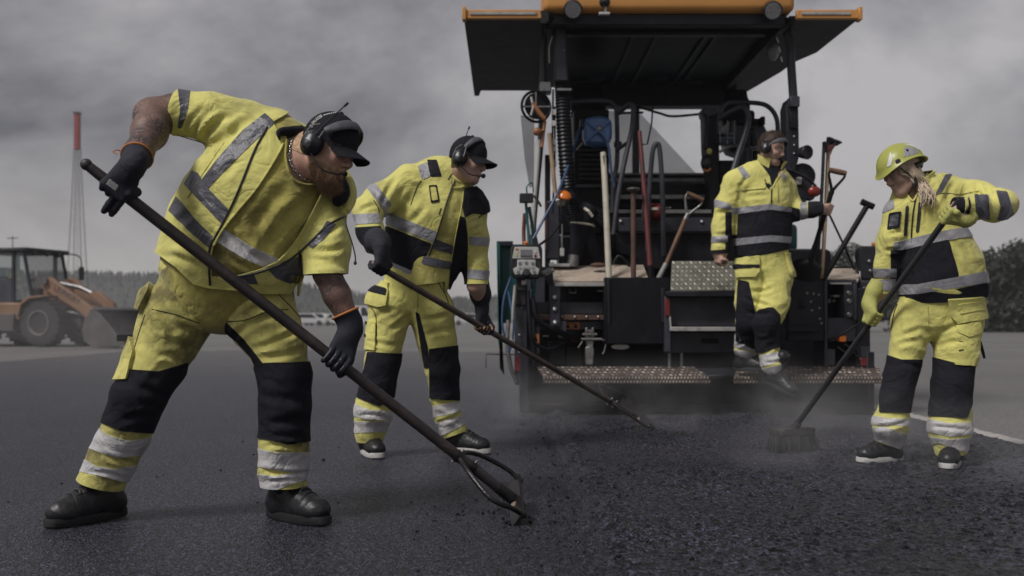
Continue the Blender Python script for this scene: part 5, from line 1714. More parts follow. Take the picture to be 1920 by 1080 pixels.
# ---------------------------------------------------------------- man stepping down from the paver
def worker_stepping():
    d0 = 7.52; B = Body(d0); p, r, ch = B.p, B.r, B.ch
    gA = grip(p(1352, 492, -.06), np.array([.35, -.9, -.15]), np.array([-.75, -.45, .25]), np.array([.12, .1, 1.0]), .014, .98)
    sA, sB = P(1562, 366, 7.50), P(1521, 485, 7.62)
    sax = unit(sB - sA)
    gB = grip(sA + (sB - sA) * .22, -sax, np.array([.25, -.9, .2]), np.array([-1.0, -.1, -.05]), .018, .98)
    H = Head(p(1447, 279, -.05), (.74, -.60, -.30), (.26, -.16, .95), .92)
    tors = ch((1429, 468, 50, 0), (1430, 430, 50, 0), (1428, 375, 54, 0), (1432, 340, 42, 0))
    armA = ch((1410, 336, 32, 0), (1382, 344, 26, -.02), (1364, 385, 22, -.02), (1354, 425, 20, -.02), (1350, 474, 17, -.05))
    armB = ch((1450, 340, 30, 0), (1470, 352, 22, .05), (1484, 385, 18, .06), (1492, 397, 17, .0), (1522, 394, 14, -.06), (1538, 391, 12, -.08))
    pelvis = ch((1410, 505, 30, 0), (1450, 505, 32, 0))
    legA = ch((1408, 520, 31, 0), (1404, 570, 25, -.04), (1403, 605, 23, -.04), (1400, 635, 22, .06), (1398, 655, 21, .1), (1398, 672, 14, .12))
    legB = ch((1452, 520, 34, 0), (1450, 570, 29, -.08), (1436, 608, 23, -.14), (1437, 645, 20, -.10), (1450, 682, 23, -.12), (1458, 700, 15, -.13))
    W = Worker(d0, (p(1425, 600)[0], d0, 0), H, tors, armA, armB, gA, gB, pelvis, legA, legB, (p(1442, 326, 0), p(1446, 308, -.01)),
               'bareheaded dark haired man stepping down off the paver in a yellow and black jacket', M_SKINP, .0075, .011, 1.45,
               (p(1350, 476, -.05), np.array([0, 0, -1.])), (p(1541, 391, -.08), np.array([1., 0, 0])),
               folds(.006, 7, creases=[(1385, 350, 1400, 330, 4, .008), (1345, 400, 1372, 392, 4, .008), (1340, 440, 1368, 436, 4, .008), (1395, 370, 1440, 366, 4, .006), (1340, 455, 1365, 458, 4, .006), (1490, 392, 1500, 408, 3, .006), (1390, 350, 1384, 380, 4, .006)]),
               folds(.008, 7, creases=[(1400, 560, 1445, 575, 4, .010), (1405, 545, 1450, 540, 4, .008), (1400, 585, 1445, 588, 4, .008), (1430, 510, 1436, 540, 4, .008), (1380, 650, 1420, 640, 3, .008), (1435, 680, 1478, 672, 3, .008)]),
               hem=[(1330, 485), (1375, 485), (1430, 476), (1482, 466), (1560, 466), (1560, 600), (1330, 600)] if False else [(1372, 487), (1430, 478), (1490, 467), (1490, 620), (1372, 620)],
               legcut=((p(1398, 668, .12), np.array([-.2, .2, -1.])), (p(1462, 703, -.13), np.array([.3, 0, -1.]))),
               tw=(p(1430, 470), p(1430, 500), r(49), r(44), .04, 1.4))
    o = W.o
    jk = W.jk; collar_cut = [(1413, 280), (1420, 300), (1440, 322), (1448, 350), (1455, 330), (1472, 315), (1490, 300), (1480, 270)]
    jk.keep_poly([(1408, 290), (1424, 304), (1443, 330), (1447, 352), (1456, 335), (1480, 306), (1490, 290), (1440, 250)], front=.6, inv=True)
    jk.keep_poly([(1400, 286), (1412, 291), (1440, 300), (1482, 300), (1500, 290), (1450, 230)], inv=True)
    j = jk.make('jacket', M_YEL, o, 0, .008)
    patches(jk, j, [
        ('black_panel', [(1360, 398), (1383, 396), (1445, 392), (1482, 388), (1500, 392), (1500, 470), (1480, 468), (1430, 478), (1380, 488), (1360, 485)], M_BLK, .003, 2.0, {'ymin': 7.3} ),
        ('side_panel', [(1372, 398), (1384, 398), (1382, 440), (1372, 440)], M_YEL, .005, .3),
        ('reflective_band', [(1372, 389), (1383, 389), (1445, 382), (1484, 390), (1484, 398), (1445, 393), (1383, 401), (1372, 401)], M_REF, .006, .4),
        ('reflective_band', [(1370, 448), (1383, 447), (1445, 441), (1485, 444), (1485, 456), (1445, 453), (1383, 460), (1370, 460)], M_REF, .006, .4),
        ('reflective_band', [(1325, 372), (1390, 380), (1390, 394), (1325, 386)], M_REF, .004, 2.0, {'ymax': 7.62}) if False else ('reflective_band', [(1325, 373), (1345, 375), (1369, 382), (1372, 392), (1366, 393), (1342, 388), (1325, 385)], M_REF, .004, 2.0),
        ('reflective_band', [(1325, 444), (1364, 442), (1364, 454), (1325, 456)], M_REF, .004, 2.0), ('cuff', [(1325, 470), (1366, 467), (1366, 490), (1325, 490)], M_BLK, .004, 2.0),
        ('reflective_band', [(1500, 380), (1513, 380), (1514, 412), (1501, 412)], M_REF, .004, 2.0), ('cuff', [(1515, 378), (1550, 376), (1550, 412), (1515, 412)], M_BLK, .003, 2.0),
        ('reflective_band', [(1383, 316), (1392, 312), (1407, 330), (1396, 336)], M_REF), ('reflective_band', [(1464, 326), (1471, 324), (1474, 336), (1467, 338)], M_REF),
        ('collar_tab', [(1425, 300), (1429, 299), (1431, 309), (1427, 310)], M_ZIP, .005), ('pocket_flap', [(1387, 350), (1425, 344), (1436, 348), (1434, 354), (1412, 356), (1388, 357)], M_YEL, .010)])
    stand_collar(p(1441, 322, 0), p(1446, 300, -.02) - p(1440, 326, 0), np.array([.30, -.95, 0]), .088, .105, .105, .62, M_YEL, j, M_BLK, wave=.008)
    lin = Cloth(Sdf().chain([(a, b - .006) for a, b in tors], .06, 1.45).cap(p(1440, 330, 0), p(1444, 312, -.01), .075, .068, .04), .012)
    lin.keep_poly([(1412, 296), (1440, 312), (1484, 300), (1478, 318), (1452, 352), (1446, 358), (1438, 352)], .6)
    lin.make('lining', M_BLK, j, 0, .004)
    bj = jk.bvh()
    seams(bj, j, [('front_placket', [(1447, 354), (1446, 390), (1445, 430), (1444, 472)], .005, M_BLK), ('zip_edge', [(1424, 304), (1443, 330), (1447, 352)], .006, M_ZIP), ('zip_edge', [(1482, 306), (1466, 324), (1456, 338), (1449, 352)], .005, M_YEL),
                  ('pocket_zip', [(1434, 336), (1437, 345)], .004, M_ZIP), ('seam', [(1458, 340), (1460, 380)], .003, M_YELD), ('seam', [(1387, 353), (1400, 356), (1434, 351)], .003, M_YELD)])
    tr = W.tr.make('trousers', M_YEL, o, 0, .007)
    patches(W.tr, tr, [
        ('knee_pad', [(1412, 590), (1425, 580), (1450, 576), (1462, 590), (1462, 650), (1430, 662), (1416, 660), (1408, 620)], M_BLK, .008, .6, {'ymax': 7.46}),
        ('thigh_panel', [(1384, 524), (1404, 528), (1416, 585), (1420, 620), (1425, 660), (1380, 640), (1380, 590)], M_BLK, .004, 2.0, {'ymin': 7.30}),
        ('holster_pocket', [(1380, 486), (1424, 478), (1424, 508), (1416, 519), (1383, 520)], M_YEL, .020, .6), ('pocket_strap', [(1376, 497), (1424, 496), (1424, 503), (1376, 504)], M_BLK, .025, .6),
        ('holster_pocket', [(1470, 475), (1480, 473), (1496, 490), (1494, 515), (1484, 520)], M_YEL, .020, .7),
        ('reflective_band', [(1368, 632), (1390, 622), (1410, 640), (1428, 650), (1425, 662), (1395, 655), (1375, 650)], M_REFL, .004, 2.0, {'ymin': 7.5}), ('reflective_band', [(1368, 654), (1395, 658), (1425, 664), (1420, 674), (1368, 668)], M_REFL, .004, 2.0, {'ymin': 7.5}),
        ('reflective_band', [(1425, 666), (1455, 660), (1480, 658), (1480, 672), (1450, 682), (1425, 688)], M_REFL, .004, 2.0, {'ymax': 7.5}), ('reflective_band', [(1425, 692), (1455, 686), (1482, 678), (1482, 698), (1450, 708), (1430, 706)], M_REFL, .004, 2.0, {'ymax': 7.5})])
    boot(o, p(1397, 668, .10), (.86, -.5), 1.0, M_LEATH, M_SOLE, ground=.352, name='safety_boot')
    boot(o, p(1460, 700, -.15), (.72, -.65), 1.0, M_LEATH, M_SOLE, pitch=.42, name='safety_boot')
    # hair, ear defenders pushed over the forehead
    v4, n4, t4 = W.region(lambda q: np.minimum.reduce([np.maximum(q[:, 2] - .052 - .30 * np.maximum(0, q[:, 0]), np.minimum(q[:, 2] + .04, .012 - q[:, 0])), .2 - q[:, 0]]))
    hr = obj('hair', shell(v4, n4, t4, .012, .002), M_HAIRD, o)
    vs, ts = strands(v4 + n4 * .010, n4, t4, 3800, .020, .0013, lambda a, b: b * .55 + H.f * .45 + H.u * .1, np.random.default_rng(6), .4); obj('hair_tufts', (vs, ts), M_HAIRD, hr, smooth=False)
    mf = ear_muffs(H, o, tilt=48, over=.006)
    obj('antenna', tube([H(-.02, -.125, .02), H(-.04, -.125, .09), H(-.04, -.125, .105)], [.004, .003, .003], 7), M_PLAS, mf)
    obj('microphone_boom', tube([H(.015, -.118, -.045), H(.07, -.10, -.075), H(.108, -.05, -.07)], .003, 7, smooth=5), M_PLAS, mf)
    obj('microphone', ellip(H(.114, -.04, -.066), H.R, (.013, .013, .013)), M_CAP, mf)
    return sA, sB
SHOVEL_AXIS = worker_stepping()

# ---------------------------------------------------------------- woman with the broom
def helmet(H, parent):
    M_HEL = mat('lime_helmet_shell', (.36, .375, .085), .38, var=.06, bump=.03)
    M_HIN = mat('helmet_liner', (.42, .38, .06), .7)
    na, nv = 48, 18; V = []
    def rim(a):
        return -.004 + .020 * math.cos(a) * .2 - .030 * math.cos(2 * a) * .55 + (-.012 if math.cos(a) < 0 else -.018) * abs(math.cos(a)) ** 3
    for sc_ in (1.0, .955):
        for i in range(nv):
            q = i / (nv - 1)
            for k in range(na):
                a = 2 * math.pi * k / na
                z0 = rim(a); e0 = math.asin(max(-.9, min(.9, z0 / .125)))
                e = e0 + (math.pi / 2 - e0) * q
                fl = 1 + .13 * max(0, 1 - q * 6.5) ** 1.6 * (.55 + .45 * abs(math.cos(a)))
                rid = 1 + .018 * math.exp(-((math.sin(a) * .12 * math.cos(e)) / .018) ** 2) * math.sin(e)
                V.append(H(-.006 + .142 * sc_ * fl * rid * math.cos(e) * math.cos(a), .114 * sc_ * fl * math.cos(e) * math.sin(a), .046 + .122 * sc_ * rid * math.sin(e)))
    N = na * nv; Fc = []
    for i in range(nv - 1):
        for k in range(na):
            k2 = (k + 1) % na
            Fc.append([i * na + k, i * na + k2, (i + 1) * na + k2, (i + 1) * na + k]); Fc.append([N + i * na + k2, N + i * na + k, N + (i + 1) * na + k, N + (i + 1) * na + k2])
    for k in range(na):
        k2 = (k + 1) % na; Fc.append([k2, k, N + k, N + k2])
    he = obj('helmet', (V, Fc), M_HEL, parent)
    obj('rim_trim', tube([V[k] for k in range(na)] + [V[0]], .0032, 6), M_HEL, he)
    def plate(nm, pts, m, off=.003):
        # pts: (azimuth deg, elevation deg) outline on the shell
        def q(a, e, o_): return H(-.006 + (.142 + o_) * math.cos(e) * math.cos(a), (.114 + o_) * math.cos(e) * math.sin(a), .046 + (.122 + o_) * math.sin(e))
        P_ = catmull(pts + [pts[0]], 4)[:-1]; c = P_.mean(0)
        ring = [q(math.radians(a), math.radians(e), off) for a, e in P_]; ring2 = [q(math.radians(a), math.radians(e), -.004) for a, e in P_]
        mid = [q(math.radians(c[0] * .5 + a * .5), math.radians(c[1] * .5 + e * .5), off) for a, e in P_]
        n = len(ring); v = ring + mid + [q(math.radians(c[0]), math.radians(c[1]), off)] + ring2; f = []
        for k in range(n):
            k2 = (k + 1) % n
            f += [[k, k2, n + k2, n + k], [n + k, n + k2, 2 * n], [k2, k, 2 * n + 1 + k, 2 * n + 1 + k2]]
        return obj(nm, (v, f), m, he)
    for s in (1, -1):
        plate('vent_panel', [(s * 28, 8), (s * 40, 10), (s * 48, 28), (s * 44, 46), (s * 38, 30)], M_WHITE)
        plate('vent_panel', [(s * 128, 18), (s * 140, 26), (s * 128, 44), (s * 108, 56), (s * 116, 40)], M_WHITE)
        plate('side_badge', [(s * 72, 16), (s * 100, 12), (s * 118, 16), (s * 110, 34), (s * 90, 42)], M_REF)
        plate('visor_clip', [(s * 52, 6), (s * 62, 6), (s * 62, 16), (s * 52, 16)], M_PLAS, .006)
        plate('badge_stud', [(s * 88, 28), (s * 93, 28), (s * 93, 33), (s * 88, 33)], M_PLAS, .006)
    return he

def worker_broom():
    d0 = 5.17; B = Body(d0); p, r, ch = B.p, B.r, B.ch
    top = P(1800, 374, 4.74); end = P(1487, 806, 5.62); ax = unit(end - top)
    def on(px):
        lo, hi = 0, 1
        for _ in range(40):
            m = (lo + hi) / 2; q = top + (end - top) * m
            if CX + F * q[0] / q[1] > px: lo = m
            else: hi = m
        return top + (end - top) * lo
    rh = .0155
    cA = on(1779); cB = on(1640)
    gA = grip(cA, -ax, np.array([.1, -.85, .45]), np.array([1.0, -.05, .15]), rh, .95)
    gB = grip(cB, ax, np.array([-.75, -.55, .1]), np.array([.22, .1, 1.0]), rh, .95)
    H = Head(p(1692, 324, -.05), (-.90, -.24, -.36), (-.33, .0, .94), .90)
    tors = ch((1768, 540, 81, 0), (1763, 505, 74, 0), (1745, 450, 61, 0), (1730, 395, 58, 0), (1722, 370, 44, 0))
    armA = ch((1735, 368, 36, 0), (1765, 360, 33, .06), (1830, 372, 32, .02), (1880, 384, 26, -.12), (1862, 390, 26, -.26), (1820, 388, 22, -.36), (1800, 388, 20, -.40))
    armB = ch((1715, 385, 36, 0), (1686, 402, 28, -.02), (1670, 450, 24, -.02), (1661, 500, 21, .0), (1657, 545, 19, .02))
    pelvis = ch((1722, 590, 46, 0), (1785, 585, 50, 0))
    legA = ch((1710, 605, 40, 0), (1702, 650, 32, -.02), (1690, 700, 28, -.03), (1681, 750, 26, -.02), (1672, 795, 33, .0), (1670, 825, 26, .04), (1668, 845, 20, .05))
    legB = ch((1793, 605, 50, 0), (1791, 660, 38, -.04), (1786, 715, 35, -.06), (1782, 765, 36, -.06), (1780, 805, 39, -.08), (1783, 840, 30, -.08), (1783, 858, 22, -.08))
    W = Worker(d0, (p(1740, 600)[0], d0, 0), H, tors, armA, armB, gA, gB, pelvis, legA, legB, (p(1722, 366, 0), p(1712, 348, -.01)),
               'woman in lime helmet with blond hair sweeping with a broom', M_SKINP, .0062, .009, 1.45,
               (p(1802, 388, -.40), np.array([-1., 0, 0])), (p(1657, 552, .02), np.array([-.1, 0, -1.])),
               folds(.006, 7.5, creases=[(1830, 345, 1850, 395, 5, .008), (1790, 340, 1775, 380, 5, .006), (1850, 350, 1870, 400, 5, .008), (1665, 440, 1690, 432, 4, .007), (1660, 470, 1685, 468, 4, .007), (1770, 440, 1800, 470, 6, .006), (1790, 480, 1815, 520, 6, .006), (1740, 400, 1765, 385, 5, .005), (1810, 350, 1800, 375, 5, .006)]),
               folds(.0065, 7.5, creases=[(1690, 630, 1730, 615, 5, .007), (1680, 650, 1725, 640, 5, .006), (1760, 650, 1810, 640, 5, .006), (1640, 800, 1700, 790, 4, .008), (1745, 800, 1815, 806, 4, .008), (1760, 620, 1800, 605, 5, .006), (1690, 680, 1725, 690, 5, .005)]),
               hem=[(1676, 566), (1740, 568), (1800, 566), (1858, 556), (1900, 556), (1900, 700), (1676, 700)],
               legcut=((p(1668, 836, .05), np.array([-.3, 0, -1.])), (p(1784, 852, -.08), np.array([0.1, 0, -1.]))),
               tw=(p(1762, 550), p(1757, 580), r(78), r(60), .04, 1.35))
    o = W.o; jk = W.jk
    jk.keep_poly([(1665, 340), (1700, 362), (1712, 376), (1726, 345), (1742, 318), (1720, 280), (1660, 300)], inv=True)
    j = jk.make('jacket', M_YEL, o, 0, .007)
    patches(jk, j, [
        ('black_panel', [(1670, 470), (1690, 467), (1779, 450), (1797, 514), (1797, 520), (1690, 545), (1670, 545)], M_BLK, .003, .3, {'ymin': 4.99}),
        ('hem_panel', [(1660, 552), (1700, 550), (1780, 545), (1850, 530), (1870, 545), (1870, 570), (1660, 580)], M_BLK, .003, 2.0, {'ymin': 4.86}),
        ('reflective_band', [(1675, 455), (1688, 452), (1760, 434), (1825, 424), (1825, 443), (1765, 452), (1700, 467), (1675, 470)], M_REF, .005, .3, {'ymin': 4.96}),
        ('reflective_band', [(1670, 534), (1720, 533), (1790, 520), (1850, 508), (1860, 528), (1790, 540), (1722, 551), (1670, 553)], M_REF, .005, 2.0, {'ymin': 4.87}),
        ('reflective_band', [(1650, 388), (1676, 374), (1677, 391), (1655, 400)], M_REF), ('reflective_band', [(1772, 328), (1786, 326), (1764, 362), (1752, 367)], M_REFD),
        ('reflective_band', [(1827, 365), (1852, 366), (1856, 412), (1831, 408)], M_REFD, .004, 2.0, {'ymax': 5.06}), ('reflective_band', [(1868, 358), (1888, 360), (1900, 400), (1886, 414), (1870, 412), (1876, 388)], M_REFD, .004, 2.0, {'ymax': 5.12}),
        ('reflective_band', [(1635, 503), (1681, 504), (1680, 520), (1635, 520)], M_REF, .004, 2.0), ('reflective_band', [(1635, 526), (1679, 522), (1676, 545), (1635, 543)], M_REF, .004, 2.0),
        ('badge_holder', [(1668, 400), (1690, 396), (1686, 427), (1664, 431)], M_BLK, .007), ('badge_card', [(1671, 405), (1686, 401), (1683, 423), (1668, 426)], M_REFD, .009),
        ('pocket_zip', [(1698, 387), (1704, 383), (1700, 441), (1694, 443)], M_ZIP, .004), ('pocket_zip', [(1722, 380), (1729, 377), (1723, 435), (1717, 437)], M_ZIP, .004)])
    stand_collar(p(1724, 364, 0), p(1716, 340, -.01) - p(1726, 370, 0), np.array([-.85, -.5, 0]), .084, .092, .085, .42, M_YEL, j, M_BLK, wave=.008)
    bj = jk.bvh()
    seams(bj, j, [('front_zip', [(1717, 372), (1712, 400), (1709, 440), (1711, 470), (1718, 510), (1722, 560)], .004, M_ZIP), ('seam', [(1752, 366), (1770, 362), (1800, 364), (1835, 358)], .0025, M_YELD), ('collar_edge', [(1700, 363), (1712, 377), (1727, 348), (1742, 320)], .005, M_YEL)])
    obj('knit_cuff', tube([armA[-1][0] + np.array([.03, 0, 0]), armA[-1][0] + np.array([-.03, 0, .0])], [.050, .046], 18), M_BLK, j)
    tr = W.tr.make('trousers', M_YEL, o, 0, .006)
    patches(W.tr, tr, [
        ('knee_pad', [(1660, 664), (1690, 674), (1728, 674), (1722, 725), (1712, 774), (1650, 773), (1650, 700)], M_BLK, .007, .5), ('knee_pad', [(1748, 669), (1790, 680), (1828, 684), (1828, 740), (1812, 784), (1742, 780), (1744, 720)], M_BLK, .007, .5, {'ymax': 5.2}),
        ('reflective_band', [(1628, 778), (1665, 784), (1710, 786), (1712, 800), (1680, 798), (1628, 796)], M_REFL, .003, 2.0), ('reflective_band', [(1628, 802), (1660, 800), (1712, 820), (1695, 845), (1650, 828), (1628, 815)], M_REFL, .003, 2.0),
        ('reflective_band', [(1732, 784), (1780, 794), (1830, 792), (1830, 814), (1780, 818), (1732, 808)], M_REFL, .003, 2.0), ('reflective_band', [(1736, 818), (1780, 824), (1830, 820), (1824, 838), (1810, 848), (1760, 830), (1740, 836)], M_REFL, .003, 2.0),
        ('holster_pocket', [(1776, 560), (1838, 556), (1850, 585), (1845, 598), (1795, 607), (1782, 595)], M_YEL, .022, .5), ('pocket_flap', [(1792, 568), (1836, 563), (1840, 584), (1796, 590)], M_YEL, .028, .5),
        ('thigh_pocket', [(1794, 612), (1832, 602), (1834, 650), (1830, 686), (1790, 684)], M_YEL, .014, .5), ('pocket_flap', [(1793, 612), (1833, 602), (1836, 622), (1815, 632), (1796, 624)], M_YEL, .020, .5),
        ('pencil_slot', [(1796, 643), (1806, 640), (1806, 643), (1796, 646)], M_ZIP, .017), ('pencil_slot', [(1796, 656), (1806, 653), (1806, 656), (1796, 659)], M_ZIP, .017)])
    bt = W.tr.bvh()
    seams(bt, tr, [('seam', [(1740, 575), (1741, 600), (1740, 622)], .0022, M_YELD), ('seam', [(1683, 570), (1676, 590), (1671, 620)], .003, M_BLK)])
    obj('hanging_strap', tube([p(1832, 628, -.06), p(1840, 650, -.05), p(1846, 672, -.05)], [.012, .012, .009], 8, smooth=4, flat=.3), M_ZIP, tr)
    boot(o, p(1664, 838, .05), (-.93, -.25), .94, M_LEATH, M_SOLEW, ground=0.005, name='safety_shoe', high=False)
    boot(o, p(1786, 855, -.08), (-.55, -.85), .98, M_LEATH, M_SOLEW, ground=0.005, name='safety_shoe', high=False)
    gloves(o, gA, armA[-2][0], M_GLOVEY, None, .03, .040)
    gloves(o, gB, armB[-2][0], M_GLOVEY, None, .115, .041)
    he = helmet(H, o)
    M_STRAP = M_ZIP
    for s in (1, -1):
        obj('chin_strap', tube([H(.06, s * .082, .03), H(.03, s * .080, -.02), H(.0, s * .078, -.055), H(.02, s * .06, -.10), H(.04, s * .03, -.122)], [.008] * 5, 8, smooth=5, flat=.3), M_STRAP, he)
        obj('chin_strap', tube([H(-.055, s * .086, .015), H(-.03, s * .086, -.02), H(.0, s * .080, -.055)], [.009] * 3, 8, smooth=5, flat=.35), M_STRAP, he)
        obj('strap_buckle', tube([H(.0, s * .083, -.045), H(.004, s * .079, -.075), H(.02, s * .066, -.10)], [.014, .016, .011], 8, smooth=4, flat=.5), M_PLAS, he)
    cr = [H(-.006 + .108 * math.cos(a), .088 * math.sin(a), .012) for a in np.linspace(1.75, 4.53, 24)]
    obj('head_ring', tube(cr, [.016] * 24, 10, flat=.9), M_PLAS, he)
    obj('ring_dial', lathe([(.022, 0), (.024, .012), (.018, .02)], H(-.112, 0, .008), -H.f, 16), M_PLAS, he)
    # hair: base layer and loose locks falling to the collar
    v4, n4, t4 = W.region(lambda q: np.minimum.reduce([np.maximum(q[:, 2] - .045, np.minimum(q[:, 2] + .075, .040 - q[:, 0] + .25 * (q[:, 2] - .02))), .2 - q[:, 0]]))
    hr = obj('hair', shell(v4, n4, t4, .010, .002), M_BLOND, o)
    rng = np.random.default_rng(9)
    lk = []
    for k in range(210):
        s = 1 if rng.random() < .72 else -1
        a = rng.uniform(1.15, 2.9)
        x0, y0 = -.006 + .090 * math.cos(a), s * .084 * math.sin(a) + 0
        q0 = H(x0, y0, .035 + rng.normal() * .008)
        q1 = H(x0 * .9 - .004, y0 * 1.08 + s * .004, -.035 + rng.normal() * .01)
        q2 = H(-.035 + rng.normal() * .014, s * (.070 + rng.normal() * .010), -.105 + rng.normal() * .012)
        q3 = q2 + np.array([.012 + rng.normal() * .012, -.035 * s + rng.normal() * .012, -.055 + rng.normal() * .012])
        q4 = q3 + np.array([-.004 + rng.normal() * .01, -.012 * s, -.035 + rng.normal() * .012])
        pts = [q0, q1, q2, q3] + ([q4] if rng.random() < .55 else [])
        lk.append(tube(pts, [.0030, .0034, .0032, .0022] + ([.0008] if len(pts) > 4 else []), 5, smooth=4))
    tag(obj('hair_locks', merge(*lk), M_BLOND, hr), kind='stuff')
    fr = []
    for k in range(60):
        s = 1 if k % 3 else -1
        y0 = s * rng.uniform(.03, .075)
        fr.append(tube([H(.078 - abs(y0) * .5, y0, .075), H(.085 - abs(y0) * .45 + rng.normal() * .004, y0 * 1.08, .03), H(.055 + rng.normal() * .008, s * (.074 + rng.normal() * .004), -.005), H(.015 + rng.normal() * .008, s * .082, -.035)], [.0022, .0026, .0024, .001], 5, smooth=4))
    tag(obj('hair_fringe', merge(*fr), M_BLOND, hr), kind='stuff')
    # broom
    t = thing('push_broom', (end[0], end[1], 0), 'black road broom with stiff bristles swept by the helmeted woman', 'broom')
    M_BH = mat('black_broom_handle', (.022, .022, .026), .42, var=.35, vscale=14, bump=.1)
    obj('handle', tube([top + (end - top) * k / 12 for k in range(13)], rh, 14), M_BH, t)
    hd = unit(np.array([1.0, .28, 0])); hn = np.cross([0, 0, 1.0], hd)
    cen = np.array([end[0] - .005, end[1], .115])
    R = np.stack([hd, hn, np.array([0, 0, 1.0])])
    bx = box((-.125, -.042, -.022), (.125, .042, .022), .008, 2)
    M_WB = mat('tarred_broom_block', (.030, .028, .030), .6, var=.4, vscale=20, bump=.4, dirt=(.09, .08, .07), dirt_scale=16)
    obj('block', (bx[0] @ R + cen, bx[1]), M_WB, t)
    obj('socket', tube([end - ax * .06, end + ax * .03], [rh * 1.35, rh * 1.7], 14), M_WB, t)
    tf = []
    for i in range(25):
        for k in range(7):
            b0 = cen + hd * (-.118 + .236 * i / 24) + hn * (-.036 + .072 * k / 6) + [0, 0, -.020]
            for _ in range(3):
                sp = hd * ((i - 12) / 12 * .018 + rng.normal() * .006) + hn * ((k - 3) / 3 * .02 + rng.normal() * .006)
                e = b0 + sp; e[2] = .004 + abs(rng.normal()) * .006
                tf.append(tube([b0, b0 * .5 + e * .5 + sp * .1, e], [.0030, .0026, .0018], 4))
    bm_ = obj('bristles', merge(*tf), M_BH, t, smooth=False); bm_['kind'] = 'stuff'
worker_broom()
# ================================================================== asphalt paver
M_PDK = mat('dark_machine_paint', (0.014, 0.014, 0.021), 0.5, var=.45, vscale=5, bump=.12, bscale=30, dirt=(.050, .045, .046), dirt_scale=3.2, dirt_lo=.52, dirt_hi=.85, spec=.3)
M_PGR = mat('grey_machine_paint', (0.042, 0.042, 0.056), 0.45, var=.25, vscale=5, bump=.08, dirt=(.014, .013, .015), dirt_scale=5, dirt_lo=.48, dirt_hi=.72, spec=.4)
M_PBL = mat('tarry_black_steel', (0.006, 0.006, 0.009), 0.5, var=.4, vscale=9, bump=.25, bscale=35, dirt=(.025, .022, .023), dirt_scale=6, dirt_lo=.55, dirt_hi=.85, spec=.22)
M_PORG = mat('orange_roof_paint', (0.50, 0.235, 0.062), 0.42, var=.1, vscale=3, bump=.02, dirt=(.28, .15, .07), dirt_scale=4, dirt_lo=.55, dirt_hi=.9)
M_TEAL = mat('teal_machine_paint', (0.010, 0.085, 0.085), 0.4, var=.2, bump=.05, dirt=(.03, .06, .06), dirt_scale=5)
M_RUST = mat('rusty_steel', (0.10, 0.050, 0.035), 0.75, var=.5, vscale=9, bump=.3, dirt=(.03, .024, .024), dirt_scale=8, dirt_lo=.45, dirt_hi=.7)
M_BEIGE = mat('dusty_beige_tread', (0.40, 0.33, 0.27), 0.85, var=.2, vscale=10, bump=.4, bscale=60, dirt=(.10, .08, .07), dirt_scale=12, dirt_lo=.55, dirt_hi=.75)
M_TREAD = mat('worn_rusty_tread', (0.075, 0.055, 0.045), 0.7, var=.5, vscale=8, bump=.4, bscale=50, dirt=(.012, .010, .010), dirt_scale=6, dirt_lo=.45, dirt_hi=.66)
M_ALU = mat('aluminium_checker', (0.34, 0.325, 0.27), 0.45, metal=.5, var=.2, vscale=8, bump=.15, dirt=(.03, .027, .025), dirt_scale=7, dirt_lo=.54, dirt_hi=.74)
M_STUD = mat('worn_bright_stud', (0.42, 0.345, 0.28), 0.6, var=.5, vscale=7, bump=.2, dirt=(.06, .045, .038), dirt_scale=5, dirt_lo=.42, dirt_hi=.6)
M_ALUD = mat('dirty_aluminium', (0.15, 0.145, 0.12), 0.6, metal=.3, var=.3, bump=.15, dirt=(.03, .027, .025), dirt_scale=7, dirt_lo=.52, dirt_hi=.72)
M_CRANK = mat('worn_orange_crank', (.30, .125, .05), .5, var=.3, bump=.1, dirt=(.08, .045, .03), dirt_scale=18)
M_NOSE = mat('pale_step_edge', (0.33, 0.32, 0.315), 0.6, var=.25, vscale=9, bump=.25, dirt=(.10, .10, .10), dirt_scale=9, dirt_lo=.5, dirt_hi=.7)
M_HOSE = mat('black_rubber_hose', (0.009, 0.009, 0.013), 0.42, var=.3, bump=.1, spec=.3)
M_RED = mat('red_reflector', (0.15, 0.016, 0.018), 0.3, var=.15, bump=.05)
M_STICK = mat('orange_sticker', (0.42, 0.15, 0.045), 0.55, var=.1, bump=0, dirt=(.2, .08, .03), dirt_scale=30)
M_AMB = mat('amber_lens', (0.60, 0.16, 0.02), 0.25, var=.05, bump=0)
M_REDL = mat('red_lens', (0.19, 0.026, 0.018), 0.25, var=.1, bump=0)
M_BLUE = mat('blue_reel_plastic', (0.075, 0.16, 0.34), 0.4, var=.08, bump=.03)
M_BHOSE = mat('blue_air_hose', (0.035, 0.075, 0.17), 0.4, bump=0)
M_PANEL = mat('pale_grey_panel', (0.42, 0.42, 0.41), 0.5, var=.06, bump=.02)
M_PANELD = mat('grey_panel_screen', (0.16, 0.16, 0.18), 0.25, var=.05, bump=0)
M_LENS = mat('lamp_lens', (0.30, 0.30, 0.31), 0.12, var=.3, vscale=60, bump=.3, bscale=120)
M_SEAT = mat('black_seat_fabric', (0.009, 0.009, 0.013), 0.85, var=.3, bump=.3, spec=.22)
M_SCREEN = mat('dusty_windscreen', (0.60, 0.585, 0.57), 0.5, var=.12, vscale=4, bump=0, alpha=.38)
M_FLAG = mat('smoky_plastic_sheet', (0.42, 0.41, 0.41), 0.5, var=.2, vscale=3, bump=.1, alpha=.42)
M_CREAM = mat('cream_painted_wood', (0.52, 0.48, 0.40), 0.6, var=.15, vscale=8, bump=.2, dirt=(.12, .09, .07), dirt_scale=9, dirt_lo=.58, dirt_hi=.78)
